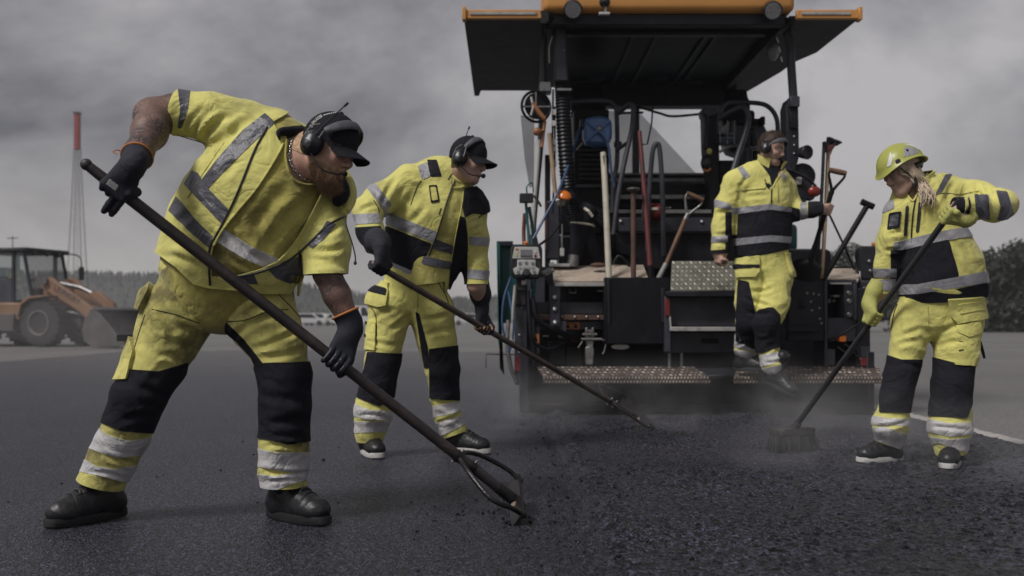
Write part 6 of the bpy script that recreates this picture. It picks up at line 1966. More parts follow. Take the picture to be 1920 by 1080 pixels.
M_WOOD = mat('brown_tool_wood', (0.17, 0.092, 0.058), 0.6, var=.35, vscale=10, bump=.25, dirt=(.07, .045, .035), dirt_scale=7, dirt_lo=.5, dirt_hi=.75)
M_WOODL = mat('pale_tool_wood', (0.36, 0.25, 0.16), 0.65, var=.25, vscale=10, bump=.2, dirt=(.12, .08, .05), dirt_scale=8, dirt_lo=.52, dirt_hi=.75)
M_REDH = mat('red_painted_handle', (0.12, 0.024, 0.024), 0.5, var=.3, bump=.1, dirt=(.04, .025, .025), dirt_scale=8, dirt_lo=.48, dirt_hi=.7)
M_STL = mat('dull_steel', (0.27, 0.265, 0.265), 0.42, metal=.8, var=.3, vscale=20, bump=.15, dirt=(.06, .045, .04), dirt_scale=14, dirt_lo=.5, dirt_hi=.75)
M_LABEL = mat('white_label', (.50, .49, .46), .5, var=.08, bump=0, dirt=(.2, .18, .16), dirt_scale=20)

M_TYRE_ = mat('tarry_track_rubber', (.014, .014, .015), .8, var=.3, bump=.3)
def paver():
    T = thing('asphalt_paver', (1.55, 8.6, 0), 'large dark asphalt paver with orange roof, folded out wings and steps at its rear', 'paver')
    def pt(name, geo, m, parent=T, **kw): return obj(name, geo, m, parent, **kw)
    bolt = new_mesh('bolt', *lathe([(.0, -.004), (.013, -.004), (.015, .004), (.010, .010), (0.0, .011)], (0, 0, 0), (0, -1, 0), 8), M_STL)
    def bolts(pts, d, parent, s=1.0):
        for x, y in pts: inst('bolt', bolt, P(x, y, d), parent, scale=(s, s, s))
    def tb(name, pts, r, m, parent=T, smooth=6, seg=10, **kw): return pt(name, tube([P(x, y, d) for x, y, d in pts], r, seg, smooth=smooth), m, parent, **kw)
    def checker(name, o, u, v, th, nu, nv, m, parent=T, studs=True, relief=.006, ms=None):
        o, u, v = [np.asarray(q, float) for q in (o, u, v)]
        n = unit(np.cross(u, v))
        if n[1] > 0 and abs(n[2]) < .5: n = -n
        if n[2] < 0 and abs(n[2]) >= .5: n = -n
        b = pt(name, prism([o, o + u, o + u + v, o + v], -n * th, .003), m, parent)
        if studs:
            rs = random.Random(len(name) + nu); rel0 = relief
            V, Fc, k = [], [], 0
            eu, ev = unit(u), unit(v); L = np.linalg.norm(u) / nu * .56; w = L * .42
            for i in range(nu):
                for j in range(nv):
                    if ms is M_STUD and rs.random() < .12: continue
                    c = o + u * (i + .5) / nu + v * (j + .5) / nv + n * .0006; relief = rel0 * rs.uniform(.5, 1.1)
                    s = 1 if (i + j) % 2 else -1
                    a = unit(eu + s * ev); p2 = unit(eu - s * ev)
                    V += [c + a * L, c + p2 * w, c - a * L, c - p2 * w, c + a * L * .4 + n * relief, c - a * L * .4 + n * relief]
                    Fc += [[k, k + 1, k + 4], [k + 1, k + 5, k + 4], [k + 1, k + 2, k + 5], [k + 2, k + 3, k + 5], [k + 3, k + 4, k + 5], [k + 3, k, k + 4]]; k += 6
            o2 = pt('checker_studs', (V, Fc), ms or m, b, smooth=False); o2['kind'] = 'stuff'
        return b
    f0 = 8.1
    # ---- screed: heavy dark body at ground level
    pt('screed_body', pbox(986, 690, 1632, 762, 8.16, 9.6, .01), M_PBL)
    pt('screed_plate', pbox(984, 757, 1636, 772, 8.02, 8.7, .006), M_PBL)
    pt('screed_end_plate', pbox(975, 655, 992, 772, 7.95, 9.2, .006), M_PDK); pt('screed_end_plate', pbox(1626, 660, 1640, 770, 7.98, 9.2, .006), M_PDK)
    pt('rear_cover', pbox(992, 588, 1628, 694, 8.45, 8.6, .01), M_PBL)
    pt('inner_block', pbox(1000, 500, 1615, 590, 8.75, 9.4, .01), M_PBL)
    # ---- tractor ahead of the screed: engine body, crawler tracks, hopper
    pt('engine_body', box((.62, 9.45, .38), (3.05, 12.6, 1.42), .06, 2), M_PDK); pt('engine_cover', box((.85, 9.9, 1.42), (2.85, 12.4, 1.70), .05, 2), M_TEAL)
    for x in (.55, 2.72):
        tr_ = pt('crawler_track', prism([(x, 9.7, .25), (x, 9.85, .02), (x, 13.0, .02), (x, 13.3, .25), (x, 13.1, .58), (x, 9.85, .58)], (.40, 0, 0), .03), M_TYRE_)
        for k in range(14): pt('track_pad', box((x - .02, 9.9 + k * .23, -.002), (x + .42, 10.06 + k * .23, .03), .006), M_PBL, tr_)
    for x in (.50, 3.12): pt('hopper_side', prism([(x, 12.7, .55), (x, 14.2, .55), (x, 14.4, 1.25), (x, 12.7, 1.45)], (.05, 0, 0), .01), M_TEAL)
    # ---- left column with reflector, hoses
    c = pt('side_column', pbox(965, 532, 989, 722, 7.98, 8.25, .008), M_PGR)
    pt('reflector', pbox(966, 668, 984, 696, 7.965, 7.978, .002), M_RED, c); bolts([(976, 562), (978, 577), (974, 628), (974, 660)], 7.98, c, .8)
    pt('side_column_box', pbox(967, 540, 986, 572, 7.95, 7.978, .004), M_PDK, c)
    pt('side_rib', pbox(989, 560, 1003, 728, 8.02, 8.2, .006), M_PDK)
    t_ = pt('teal_edge_panel', pprism([(931, 452), (938, 456), (938, 690), (944, 700), (934, 640)], 8.9, 9.3, .004), M_TEAL)
    pt('teal_side_panel', pbox(938, 458, 990, 606, 9.0, 9.1, .008), M_TEAL); pt('panel_frame', pbox(931, 452, 962, 461, 8.92, 8.99, .004), M_PDK)
    pt('grey_side_panel', pbox(985, 520, 1022, 612, 8.7, 8.75, .006), M_PGR)
    for pts, r, m in (([(1000, 560, 7.93), (1004, 590, 7.92), (1022, 610, 7.94), (1050, 625, 8.02), (1068, 634, 8.1)], .016, M_HOSE), ([(1001, 566, 7.96), (1012, 600, 7.93), (1045, 618, 8.0), (1072, 628, 8.1)], .012, M_HOSE),
                      ([(990, 545, 7.95), (993, 600, 7.92), (1000, 640, 7.93), (1030, 655, 8.0), (1060, 640, 8.1)], .014, M_HOSE), ([(952, 540, 7.95), (962, 600, 7.9), (960, 640, 7.9), (954, 660, 7.93)], .010, M_BHOSE),
                      ([(958, 520, 7.95), (945, 560, 7.93), (942, 610, 7.93), (952, 650, 7.95), (960, 690, 7.97)], .009, M_BHOSE), ([(966, 535, 7.92), (962, 580, 7.9), (960, 640, 7.9)], .012, M_NOSE),
                      ([(953, 600, 7.95), (951, 650, 7.94), (958, 690, 7.95), (968, 716, 7.97)], .017, M_STL), ([(986, 380, 8.15), (990, 430, 8.15), (993, 480, 8.1), (998, 540, 8.0)], .012, M_TEAL),
                      ([(984, 400, 8.2), (982, 440, 8.2), (985, 480, 8.15)], .016, M_REDH), ([(992, 388, 8.2), (1000, 440, 8.2), (1003, 500, 8.15), (1000, 560, 8.0)], .014, M_TEAL),
                      ([(1050, 420, 8.1), (1030, 445, 8.05), (1000, 470, 8.0), (992, 500, 7.98)], .011, M_HOSE), ([(1003, 440, 8.12), (1008, 470, 8.1), (1000, 500, 8.05)], .013, M_HOSE)):
        tb('hose', pts, r, m)
    tb('marker_rod', [(966, 665, 8.0), (912, 664, 7.95), (911, 690, 7.95)], .004, M_PBL, smooth=0)
    # ---- left lower frames
    pt('cross_beam', pbox(1003, 566, 1140, 589, 8.12, 8.3, .006), M_PGR)
    rb = pt('rusty_rail', pbox(1003, 590, 1140, 600, 8.06, 8.2, .004), M_RUST); bolts([(1010, 594), (1054, 594), (1078, 594), (1100, 594), (1122, 594)], 8.06, rb, .8)
    pt('lower_beam', pbox(1003, 602, 1140, 618, 8.14, 8.3, .004), M_PGR)
    ub = pt('upright_bracket', pbox(1031, 535, 1050, 613, 8.02, 8.12, .004), M_PGR); bolts([(1040, 558), (1040, 580), (1041, 605)], 8.02, ub, 1.7)
    pt('drop_bracket', pbox(1047, 602, 1062, 634, 8.05, 8.13, .004), M_PGR); pt('drop_bracket', pbox(1000, 612, 1012, 665, 8.05, 8.2, .004), M_PGR)
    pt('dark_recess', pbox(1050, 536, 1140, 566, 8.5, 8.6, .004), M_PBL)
    tb('grab_handle', [(1068, 543, 8.12), (1068, 549, 8.06), (1080, 549, 8.06), (1080, 541, 8.12)], .006, M_STL, smooth=0)
    tb('grab_handle', [(1120, 545, 8.1), (1140, 546, 8.05), (1146, 540, 8.05)], .008, M_STL, smooth=0)
    s = pt('warning_sticker', pbox(1057, 604, 1087, 617, 8.132, 8.139, 0), M_STICK, smooth=False)
    for q in ((1061, 1069), (1075, 1084)):
        pt('warning_triangle', pprism([(q[0], 615), (q[1], 615), ((q[0] + q[1]) / 2, 606)], 8.129, 8.1315), M_PBL, s)
    s = pt('warning_sticker', pbox(999, 626, 1011, 643, 8.042, 8.049, 0), M_STICK, smooth=False); pt('warning_triangle', pprism([(1001, 640), (1009, 640), (1005, 630)], 8.039, 8.0415), M_PBL, s)
    pt('label_strip', pbox(1018, 629, 1029, 631, 8.43, 8.445, 0), M_LABEL)
    pt('hydraulic_block', pbox(1028, 640, 1060, 685, 8.3, 8.44, .01), M_PDK); pt('hydraulic_block', pbox(1060, 650, 1092, 688, 8.32, 8.44, .01), M_PDK)
    tb('red_cable', [(1062, 634, 8.3), (1072, 638, 8.25), (1085, 640, 8.28)], .006, M_REDH)
    # tow latch
    la = pt('latch_lever', pprism([(1098, 650), (1113, 650), (1114, 662), (1112, 684), (1099, 684), (1098, 664)], 7.98, 8.05, .006), M_STL)
    pt('latch_fork', merge(pbox(1098, 614, 1102, 632, 7.98, 8.05, .004), pbox(1110, 614, 1114, 632, 7.98, 8.05, .004), pbox(1100, 618, 1112, 624, 7.99, 8.04, .004)), M_STL, la)
    pt('latch_body', pprism([(1100, 624), (1112, 624), (1114, 640), (1112, 652), (1101, 652), (1099, 640)], 8.0, 8.08, .006), M_STL, la)
    for y, a, b in ((627, 1092, 1119), (636, 1090, 1128)): pt('latch_pin', tube([P(a, y, 7.99), P(b, y, 7.99)], .011, 10), M_STL, la)
    tb('latch_hook', [(1128, 636, 7.98), (1136, 642, 7.98), (1133, 658, 7.98), (1130, 664, 7.98)], .006, M_STL, la)
    tb('latch_hook', [(1092, 640, 7.98), (1084, 652, 7.98)], .005, M_STL, la, smooth=0)
    # ---- toolbox of black rubber
    tx_ = pt('tool_box', pbox(1138, 520, 1255, 645, 7.93, 7.95, .006), M_PBL)
    pt('tool_box_side', merge(pbox(1134, 520, 1139, 645, 7.95, 8.15, .004), pbox(1250, 520, 1256, 645, 7.95, 8.15, .004)), M_PBL, tx_)['kind'] = 'stuff'
    pt('tool_box_floor', pbox(1138, 640, 1252, 646, 7.95, 8.15, .003), M_PBL, tx_)
    pt('tool_box_rib', pbox(1240, 540, 1247, 605, 7.915, 7.93, .003), M_PDK, tx_); pt('tool_box_rib', pbox(1139, 523, 1144, 608, 7.915, 7.93, .003), M_PDK, tx_)
    lb = pt('oval_label', lathe([(0, 0), (.07, 0), (.072, .004), (0, .006)], P(1163, 650, 7.99), (0, -1, 0), 24), M_LABEL); lb.scale = (1, 1, .30); lb.location = tuple(np.array([0, 0, P(0, 650, 7.99)[2] * .70]) + 0)
    # ---- central steps
    sp = checker('step_plate', P(1257, 545, 7.86), P(1384, 545, 7.86) - P(1257, 545, 7.86), P(1260, 489, 8.02) - P(1257, 545, 7.86), .02, 15, 7, M_ALUD, relief=.004, ms=M_ALU)
    pt('step_edge', pbox(1250, 546, 1388, 556, 7.84, 8.05, .005), M_PDK); pt('step_riser', pbox(1256, 557, 1400, 612, 7.98, 8.1, .006), M_PGR)
    pt('step_tread', pbox(1257, 613, 1402, 621, 7.86, 8.05, .004), M_NOSE); pt('step_side', tube([P(1256, 592, 7.9), P(1258, 616, 7.88), P(1268, 618, 7.87)], .007, 8), M_NOSE)
    ri = pt('step_riser', pbox(1246, 622, 1402, 662, 8.0, 8.1, .006), M_PGR); pt('slot', pbox(1315, 635, 1347, 644, 7.99, 8.002, .004), M_PBL, ri)
    pt('step_frame', pbox(1246, 556, 1258, 660, 7.9, 8.1, .005), M_PGR); pt('reflector', pbox(1247, 560, 1256, 592, 7.885, 7.898, .002), M_RED)
    for x in (1255, 1278): pt('step_post', tube([P(x, 662, 8.02), P(x, 690, 8.02)], .013, 10), M_STL)
    # ---- right cluster
    rp = pt('right_panel', pbox(1478, 524, 1546, 640, 7.99, 8.1, .008), M_PDK)
    bolts([(1513, 550), (1525, 551), (1535, 553), (1505, 573), (1520, 566), (1522, 582), (1536, 578), (1537, 598), (1540, 606)], 7.99, rp, .8)
    pt('panel_boss', lathe([(0, -.01), (.03, -.01), (.034, .01), (.02, .02), (0, .02)], P(1506, 571, 7.99), (0, -1, 0), 14), M_PDK, rp)
    pt('panel_step', pbox(1480, 612, 1533, 622, 7.93, 7.99, .004), M_PDK, rp)
    cb = pt('control_cabinet', merge(pbox(1546, 524, 1552, 690, 7.98, 8.3, .004), pbox(1552, 524, 1606, 531, 7.98, 8.3, .004), pbox(1583, 531, 1601, 596, 7.99, 8.2, .004), pbox(1552, 596, 1606, 640, 8.02, 8.3, .004), pbox(1601, 531, 1607, 600, 7.98, 8.3, .003)), M_PGR); cb['kind'] = 'stuff'
    pt('cabinet_back', pbox(1552, 531, 1584, 596, 8.22, 8.28, .003), M_PBL)
    for y in (550, 565, 590): pt('knob', lathe([(.0, -.01), (.020, -.008), (.022, .006), (.014, .014), (0, .015)], P(1592, y, 7.99), (0, -1, 0), 14), M_STL)
    pt('white_bracket', merge(pbox(1563, 553, 1581, 557, 8.1, 8.2, .002), pbox(1577, 557, 1581, 566, 8.1, 8.2, .002)), M_LABEL)['kind'] = 'stuff'
    pt('gauge', lathe([(0, 0), (.012, 0), (.012, .01), (0, .01)], P(1563, 564, 8.2), (0, -1, 0), 12), M_LABEL); pt('gauge', pbox(1554, 560, 1558, 568, 8.18, 8.2, .002), M_LABEL)
    pt('cabinet_strip', pbox(1557, 530, 1597, 533, 7.96, 7.975, .002), M_NOSE)
    pt('lower_bracket', pbox(1551, 616, 1566, 640, 8.0, 8.1, .004), M_PGR); pt('lower_bracket', pbox(1551, 655, 1566, 685, 7.98, 8.1, .004), M_PGR)
    pt('side_marker', pbox(1574, 629, 1587, 641, 7.95, 8.02, .005), M_AMB)
    tb('hose', [(1545, 640, 8.0), (1575, 628, 7.95), (1605, 610, 7.93), (1622, 600, 7.95)], .010, M_HOSE); tb('hose', [(1570, 650, 8.0), (1585, 660, 7.97), (1605, 655, 7.98)], .009, M_HOSE); tb('hose', [(1575, 640, 8.0), (1590, 650, 7.96), (1610, 672, 7.97)], .008, M_HOSE)
    rc = pt('right_column', pbox(1606, 540, 1632, 692, 8.0, 8.3, .006), M_PDK); pt('reflector', pbox(1613, 671, 1631, 686, 7.985, 7.998, .002), M_RED, rc)
    pt('column_plate', pbox(1614, 650, 1630, 671, 7.985, 7.998, .002), M_PGR, rc)
    # ---- rear foot boards
    def board(x0, x1, xb0, xb1, nu):
        a, b = P(x0, 706, 7.6), P(x1, 706, 7.6); c0 = P(xb0, 687, 8.06)
        bd = checker('foot_board', a, b - a, c0 - a, .008, nu, 4, M_TREAD, relief=.009, ms=M_STUD)
        # scalloped front face
        V, Fc, n = [], [], int(nu * 1.5)
        pt('board_lip', prism([a, b, b + [0, 0, -.055], a + [0, 0, -.055]], (0, .012, 0), .002), M_TREAD, bd)
        h = []
        for k in range(n):
            o = a + (b - a) * (k + .5) / n + np.array([0, -.004, -.012])
            h.append(ellip(o + [0, 0, 0], np.eye(3), (np.linalg.norm(b - a) / n * .36, .008, .013), 4, 8))
            h.append(ellip(o + [np.linalg.norm(b - a) / n * .5, .002, -.028], np.eye(3), (np.linalg.norm(b - a) / n * .30, .006, .010), 4, 8))
        pt('lip_teeth', merge(*h), M_STUD, bd, smooth=False)['kind'] = 'stuff'
    board(1018, 1330, 1006, 1302, 34); board(1376, 1656, 1382, 1648, 30)
    pt('board_link', prism([P(1328, 704, 7.72), P(1378, 700, 7.72), P(1376, 690, 8.0), P(1310, 690, 8.0)], (0, 0, -.035), .005), M_PDK)
    # ---- walkway plates, steps of the deck
    o = P(1038, 527, 8.05); checker('walkway_plate', o, P(1217, 525, 8.05) - o, P(1036, 498, 8.45) - o, .02, 16, 5, M_BEIGE, relief=.003)
    pt('walkway_edge', pbox(1040, 530, 1136, 537, 8.0, 8.06, .004), M_NOSE)
    o = P(1549, 526, 8.02); checker('walkway_plate', o, P(1609, 526, 8.02) - o, P(1560, 503, 8.5) - o + (P(0, 0, 8.0) * 0), .02, 7, 4, M_BEIGE, relief=.003)
    pt('plate_clamp', pbox(1030, 494, 1070, 500, 8.3, 8.4, .004), M_NOSE); pt('plate_clamp', tube([P(1022, 514, 8.0), P(1038, 506, 8.0)], .018, 10), M_NOSE); pt('plate_clamp', tube([P(1034, 492, 8.35), P(1034, 500, 8.35)], .02, 12), M_NOSE)
    X0, X1 = 1142, 1338
    for y0, y1, d, m in ((436, 504, 8.7, M_PDK), (392, 430, 8.95, M_PDK), (345, 391, 9.3, M_PBL), (326, 344, 9.7, M_PBL)):
        pt('deck_riser', pbox(X0, y0, X1, y1, d, d + .5, .008), m)
    for y0, y1, d, xa in ((429, 436, 8.66, 1166), (393, 400, 8.92, 1142), (365, 373, 9.22, 1110), (334, 341, 9.5, 1120), (324, 328, 9.66, 1130)):
        pt('deck_nosing', pbox(xa, y0, X1 - 4, y1, d, d + .12, .004), M_NOSE)
    g = pt('deck_plate', pbox(1160, 408, 1338, 434, 8.62, 8.7, .005), M_PGR); bolts([(1164, 415), (1316, 416)], 8.62, g, 1.3)
    # ---- left machinery below the hose
    pt('louvred_cabinet', pbox(1076, 205, 1142, 345, 9.25, 9.8, .01), M_PBL)
    for k in range(8): pt('louvre', pbox(1086, 270 + k * 9, 1142, 275 + k * 9, 9.2, 9.26, .003), M_PDK)
    pt('cabinet_shelf', pbox(1072, 345, 1142, 352, 9.0, 9.6, .004), M_PGR)
    pt('side_upright', pbox(1024, 376, 1050, 486, 8.35, 8.5, .012), M_PGR); pt('side_upright_stripe', pbox(1023, 378, 1026, 470, 8.335, 8.349, 0), M_REDH)
    pt('machine_block', pbox(1048, 440, 1145, 500, 8.75, 9.2, .02), M_PBL); pt('machine_block', pbox(1050, 350, 1142, 440, 9.05, 9.2, .02), M_PBL)
    pt('yellow_fitting', pbox(1050, 465, 1058, 480, 8.3, 8.34, .004), M_PANEL); tb('bracket_rod', [(1054, 420, 8.35), (1054, 466, 8.33)], .008, M_STL, smooth=0)
    # bulky hose sleeve tied with pale straps
    sl = pt('hose_sleeve', tube([P(1105, 392, 8.4), P(1092, 412, 8.36), P(1088, 440, 8.36), P(1080, 475, 8.4), P(1074, 500, 8.45)], [.085, .10, .085, .060, .055], 14, smooth=6), M_BLK)
    pt('hose_sleeve', tube([P(1096, 430, 8.4), P(1106, 455, 8.38), P(1118, 480, 8.42), P(1128, 500, 8.5)], [.08, .065, .055, .06], 14, smooth=6), M_BLK)
    pt('strap', torus(P(1092, 421, 8.36), (.15, 0, 1), .098, .010, 26, 6), M_CREAM, sl); pt('strap', tube([P(1096, 391, 8.29), P(1104, 396, 8.26), P(1111, 406, 8.27)], .013, 8), M_CREAM, sl)
    pt('sleeve_end', tube([P(1076, 478, 8.36), P(1074, 500, 8.36)], [.045, .05], 12), M_STL, sl)
    for dx in (0, 10, 20): tb('corrugated_duct', [(1108 + dx * .3, 392 + dx * .8, 8.5), (1128, 402 + dx, 8.5), (1140 + dx * .3, 430 + dx, 8.55), (1152, 456 + dx * .6, 8.6), (1180, 468 + dx * .5, 8.65)], .035, M_HOSE, seg=12)
    tb('hose', [(1150, 495, 8.4), (1160, 480, 8.4), (1175, 490, 8.4), (1182, 505, 8.4)], .012, M_HOSE)
    cl_ = pt('rag', ellip(P(1122, 497, 8.25), np.eye(3), (.07, .04, .02), 8, 14), M_RUST)
    # ---- ribbed exhaust hose and roof posts
    pt('roof_post', pprism([(1040, 40), (1062, 40), (1063, 120), (1066, 152), (1040, 152)], 8.2, 8.42, .012), M_PGR); bolts([(1058, 29), (1058, 94)], 8.2, T, .5)
    pt('post_head', pprism([(1031, -12), (1064, -12), (1064, 14), (1060, 26), (1042, 26), (1031, 16)], 8.1, 8.45, .01), M_PDK)
    n = 46; cpts = catmull(np.array([(1053, 138, 8.28), (1055, 180, 8.28), (1058, 250, 8.28), (1064, 330, 8.3), (1072, 390, 8.34), (1088, 432, 8.42)]), n // 5 * 2 + 4)
    q = [P(*c) for c in cpts]; rr = [0.062 + .0042 * (1 if k % 2 else -1) for k in range(len(q))]
    pt('ribbed_hose', tube(q, rr, 18), M_HOSE)
    pt('hose_clamp', pbox(1044, 165, 1072, 170, 8.19, 8.22, .003), M_STL)
    tb('roof_pipe', [(1050, 40, 8.35), (1036, 46, 8.35), (1022, 62, 8.35), (1018, 100, 8.35), (1018, 160, 8.35), (1014, 260, 8.38), (1006, 350, 8.4), (1000, 420, 8.4), (996, 500, 8.35)], .027, M_PGR, seg=14)
    pt('pipe_clamp', pbox(1012, 152, 1034, 172, 8.28, 8.42, .008), M_STL)
    tb('light_cable', [(1036, 68, 8.25), (1030, 88, 8.25), (1030, 115, 8.25), (1031, 118, 8.25)], .006, M_LABEL)
    for pts in ([(1037, 168, 8.25), (1036, 250, 8.25), (1034, 300, 8.25)], [(1040, 200, 8.27), (1040, 300, 8.27), (1036, 400, 8.27)]): tb('cable', pts, .008, M_HOSE)
    pt('cable_tray', pbox(1022, 290, 1032, 500, 8.42, 8.5, .004), M_PDK)
    # hand wheel with orange crank
    wh = pt('hand_wheel', torus(P(1005, 200, 8.22), (.35, -1, 0), .125, .012, 40, 8), M_PBL)
    pt('wheel_disc', lathe([(0, 0), (.10, 0), (.11, .02), (.03, .03), (0, .03)], P(1005, 200, 8.27), (.35, -1, 0), 24), M_PDK, wh)
    tb('orange_crank', [(999, 193, 8.16), (1010, 210, 8.15), (1021, 223, 8.16)], .020, M_CRANK, wh, smooth=0); tb('orange_crank', [(1022, 226, 8.18), (1019, 250, 8.2), (1016, 276, 8.2)], .013, M_CRANK, wh, smooth=0)
    pt('orange_knob', ellip(P(1007, 247, 8.18), np.eye(3), (.035, .03, .035)), M_CRANK, wh); tb('crank_link', [(1007, 247, 8.18), (1020, 244, 8.18)], .010, M_CRANK, wh, smooth=0)
    for a in (0, 1.57, 3.14): pt('spoke', tube([P(1005, 200, 8.2), P(1005, 200, 8.2) + .12 * np.array([math.cos(a), 0, math.sin(a)])], .008, 6), M_STL, wh)
    tb('white_spring', [(996, 182, 8.16), (1000, 200, 8.15), (996, 216, 8.16)], .010, M_PANEL, wh, smooth=0)
    # smoky sheet on the left
    sh = np.array([P(976, 216, 8.6), P(1002, 219, 8.75), P(1001, 350, 8.75), P(993, 352, 8.7), P(984, 300, 8.62)])
    pt('smoky_side_sheet', prism(sh, (0, .006, 0)), M_FLAG, smooth=False)
    tb('white_rail', [(1011, 262, 8.3), (1006, 330, 8.3), (1002, 380, 8.3), (998, 440, 8.3)], .020, M_PANEL); tb('wooden_lath', [(1030, 250, 8.2), (1036, 310, 8.2), (1041, 362, 8.2)], .018, M_WOODL, smooth=0)
    for y in (205, 226, 262, 274, 300): pt('pipe_clip', pbox(1035, y, 1043, y + 10, 8.22, 8.3, .002), M_PANEL)
    pt('rear_mirror', pbox(974, 362, 1000, 380, 8.1, 8.15, .008), M_PLAS); tb('mirror_arm', [(1000, 366, 8.15), (1008, 376, 8.2), (1014, 386, 8.3)], .010, M_STL); tb('mirror_loop', [(988, 362, 8.13), (988, 350, 8.13), (998, 343, 8.15), (1000, 362, 8.15)], .006, M_TEAL)
    be = pt('rotating_beacon', lathe([(0, -.02), (.055, -.018), (.066, 0), (.05, .03), (.02, .045), (0, .046)], P(1057, 368, 8.12), (.1, -.4, 1), 20), M_AMB); pt('beacon_base', lathe([(.03, -.06), (.04, -.02), (.03, -.015), (0, -.015)], P(1052, 372, 8.12), (0, 0, 1), 16), M_STL, be)
    pt('beacon_guard', lathe([(0, -.012), (.072, -.010), (.075, .0), (.05, .02), (0, .025)], P(1064, 363, 8.18), (.25, -.6, .8), 20), M_PDK, be)
    # blue hose reel
    c0 = P(1121, 245, 8.6); prof = []
    oct_ = [(1094, 224), (1108, 217), (1132, 216), (1147, 222), (1149, 250), (1147, 264), (1132, 272), (1106, 271), (1094, 262)]
    rl = pt('hose_reel', pprism(oct_, 8.56, 8.74, .03), M_BLUE)
    for a, b in (((1098, 226), (1144, 266)), ((1144, 226), (1098, 266))): pt('reel_rib', tube([P(a[0], a[1], 8.555), P(1121, 245, 8.54), P(b[0], b[1], 8.555)], .012, 8), M_BLUE, rl)
    pt('reel_hub', ellip(c0 + np.array([.01, -.06, 0]), np.eye(3), (.025, .03, .035)), M_STL, rl); pt('reel_mount', pbox(1088, 222, 1096, 240, 8.58, 8.7, .006), M_PDK, rl)
    tb('reel_tail', [(1123, 246, 8.52), (1134, 256, 8.5), (1142, 280, 8.5), (1146, 320, 8.5), (1152, 350, 8.5)], .011, M_BHOSE, rl)
    tb('reel_hose', [(1087, 240, 8.6), (1078, 270, 8.45), (1062, 320, 8.2), (1044, 365, 8.05), (1020, 410, 8.0), (1000, 448, 7.95)], .011, M_BHOSE, rl)
    tb('reel_stay', [(1092, 268, 8.6), (1081, 281, 8.6)], .008, M_STL, rl, smooth=0)
    # hand rails
    R1 = .021
    tb('hand_rail', [(1070, 192, 8.75), (1092, 190, 8.75), (1138, 190, 8.75), (1150, 197, 8.75), (1156, 212, 8.75), (1157, 300, 8.75), (1150, 345, 8.7), (1148, 400, 8.65)], R1, M_PGR, seg=12)
    tb('hand_rail', [(1160, 212, 8.7), (1170, 203, 8.65), (1180, 196, 8.6), (1187, 202, 8.58), (1185, 240, 8.56), (1174, 290, 8.5), (1160, 360, 8.45), (1150, 440, 8.4)], R1, M_PGR, seg=12)
    tb('hand_rail', [(1214, 470, 8.4), (1216, 380, 8.4), (1222, 300, 8.4), (1226, 276, 8.4), (1232, 270, 8.4), (1237, 282, 8.4), (1242, 360, 8.4), (1244, 480, 8.4)], R1, M_PGR, seg=12)
    tb('hand_rail', [(1348, 250, 8.8), (1350, 212, 8.8), (1360, 196, 8.8), (1376, 192, 8.8), (1424, 194, 8.8), (1444, 203, 8.8), (1456, 222, 8.8), (1459, 250, 8.8)], R1, M_PGR, seg=12)
    tb('hand_rail', [(1348, 222, 8.75), (1370, 209, 8.7), (1390, 201, 8.65), (1400, 205, 8.6), (1403, 225, 8.58), (1396, 255, 8.55), (1384, 290, 8.5), (1372, 330, 8.45)], R1 * 1.25, M_PGR, seg=12)
    for x, y, d in ((1152, 265, 8.74), (1346, 248, 8.8)): pt('rail_bracket', pbox(x, y, x + 14, y + 10, d, d + .05, .005), M_PDK)
    pt('rail_strut', tube([P(1156, 282, 8.74), P(1176, 268, 8.58)], .016, 8), M_PGR)
    # seats
    def seat(x0, y0, x1, y1, d):
        s_ = Sdf(); a = P(x0, y1, d); b = P(x1, y0, d); cx = (a + b) / 2; w = (b[0] - a[0]) / 2; h = (b[2] - a[2]) / 2
        s_.rbox(cx, np.eye(3), np.array([w - .06, .05, h - .06]), .055, .01); s_.rbox(cx + [0, .02, h * .9], np.eye(3), np.array([w * .55, .035, .07]), .04, .06)
        v, f = sdf_mesh(s_, .022); return pt('operator_seat', (v, f), M_SEAT)
    seat(1070, 172, 1136, 262, 9.7); seat(1354, 186, 1404, 262, 9.5); pt('seat_side', pbox(1400, 206, 1416, 232, 9.4, 9.6, .02), M_SEAT)
    # right console group
    pt('console_post', pprism([(1322, 205), (1348, 205), (1350, 330), (1360, 470), (1330, 470), (1330, 330), (1324, 280)], 9.0, 9.25, .015), M_PDK)
    pt('console_head', pprism([(1318, 201), (1349, 201), (1344, 215), (1326, 221), (1320, 212)], 8.95, 9.2, .008), M_PGR)
    pt('console_arm', pprism([(1322, 216), (1332, 220), (1328, 278), (1320, 280)], 8.9, 8.98, .006), M_PDK)
    pt('console_hood', pprism([(1368, 224), (1390, 224), (1412, 232), (1432, 232), (1446, 262), (1440, 300), (1376, 278), (1368, 262)], 9.1, 9.5, .012), M_PGR); pt('console_box', pbox(1384, 222, 1428, 232, 9.05, 9.4, .006), M_PBL); pt('console_knob', pbox(1427, 218, 1435, 234, 9.0, 9.08, .006), M_PBL)
    pt('cup_holder', pbox(1350, 252, 1377, 268, 8.8, 8.95, .006), mat('blue_tray', (.03, .05, .09), .5))
    for y in (250, 259): tb('basket_wire', [(1348, y, 8.78), (1378, y, 8.78)], .005, M_STL, smooth=0)
    for x in (1350, 1364, 1377): tb('basket_wire', [(x, 226, 8.78), (x, 270, 8.78)], .004, M_STL, smooth=0)
    pt('lever_bar', tube([P(1349, 285, 8.7), P(1362, 277, 8.7), P(1384, 273, 8.72)], .014, 8, smooth=5), M_STL)
    tb('rubber_bellows', [(1400, 300, 9.0), (1402, 262, 9.0), (1408, 246, 9.0), (1414, 262, 9.0), (1416, 300, 9.0)], .035, M_HOSE, seg=12)
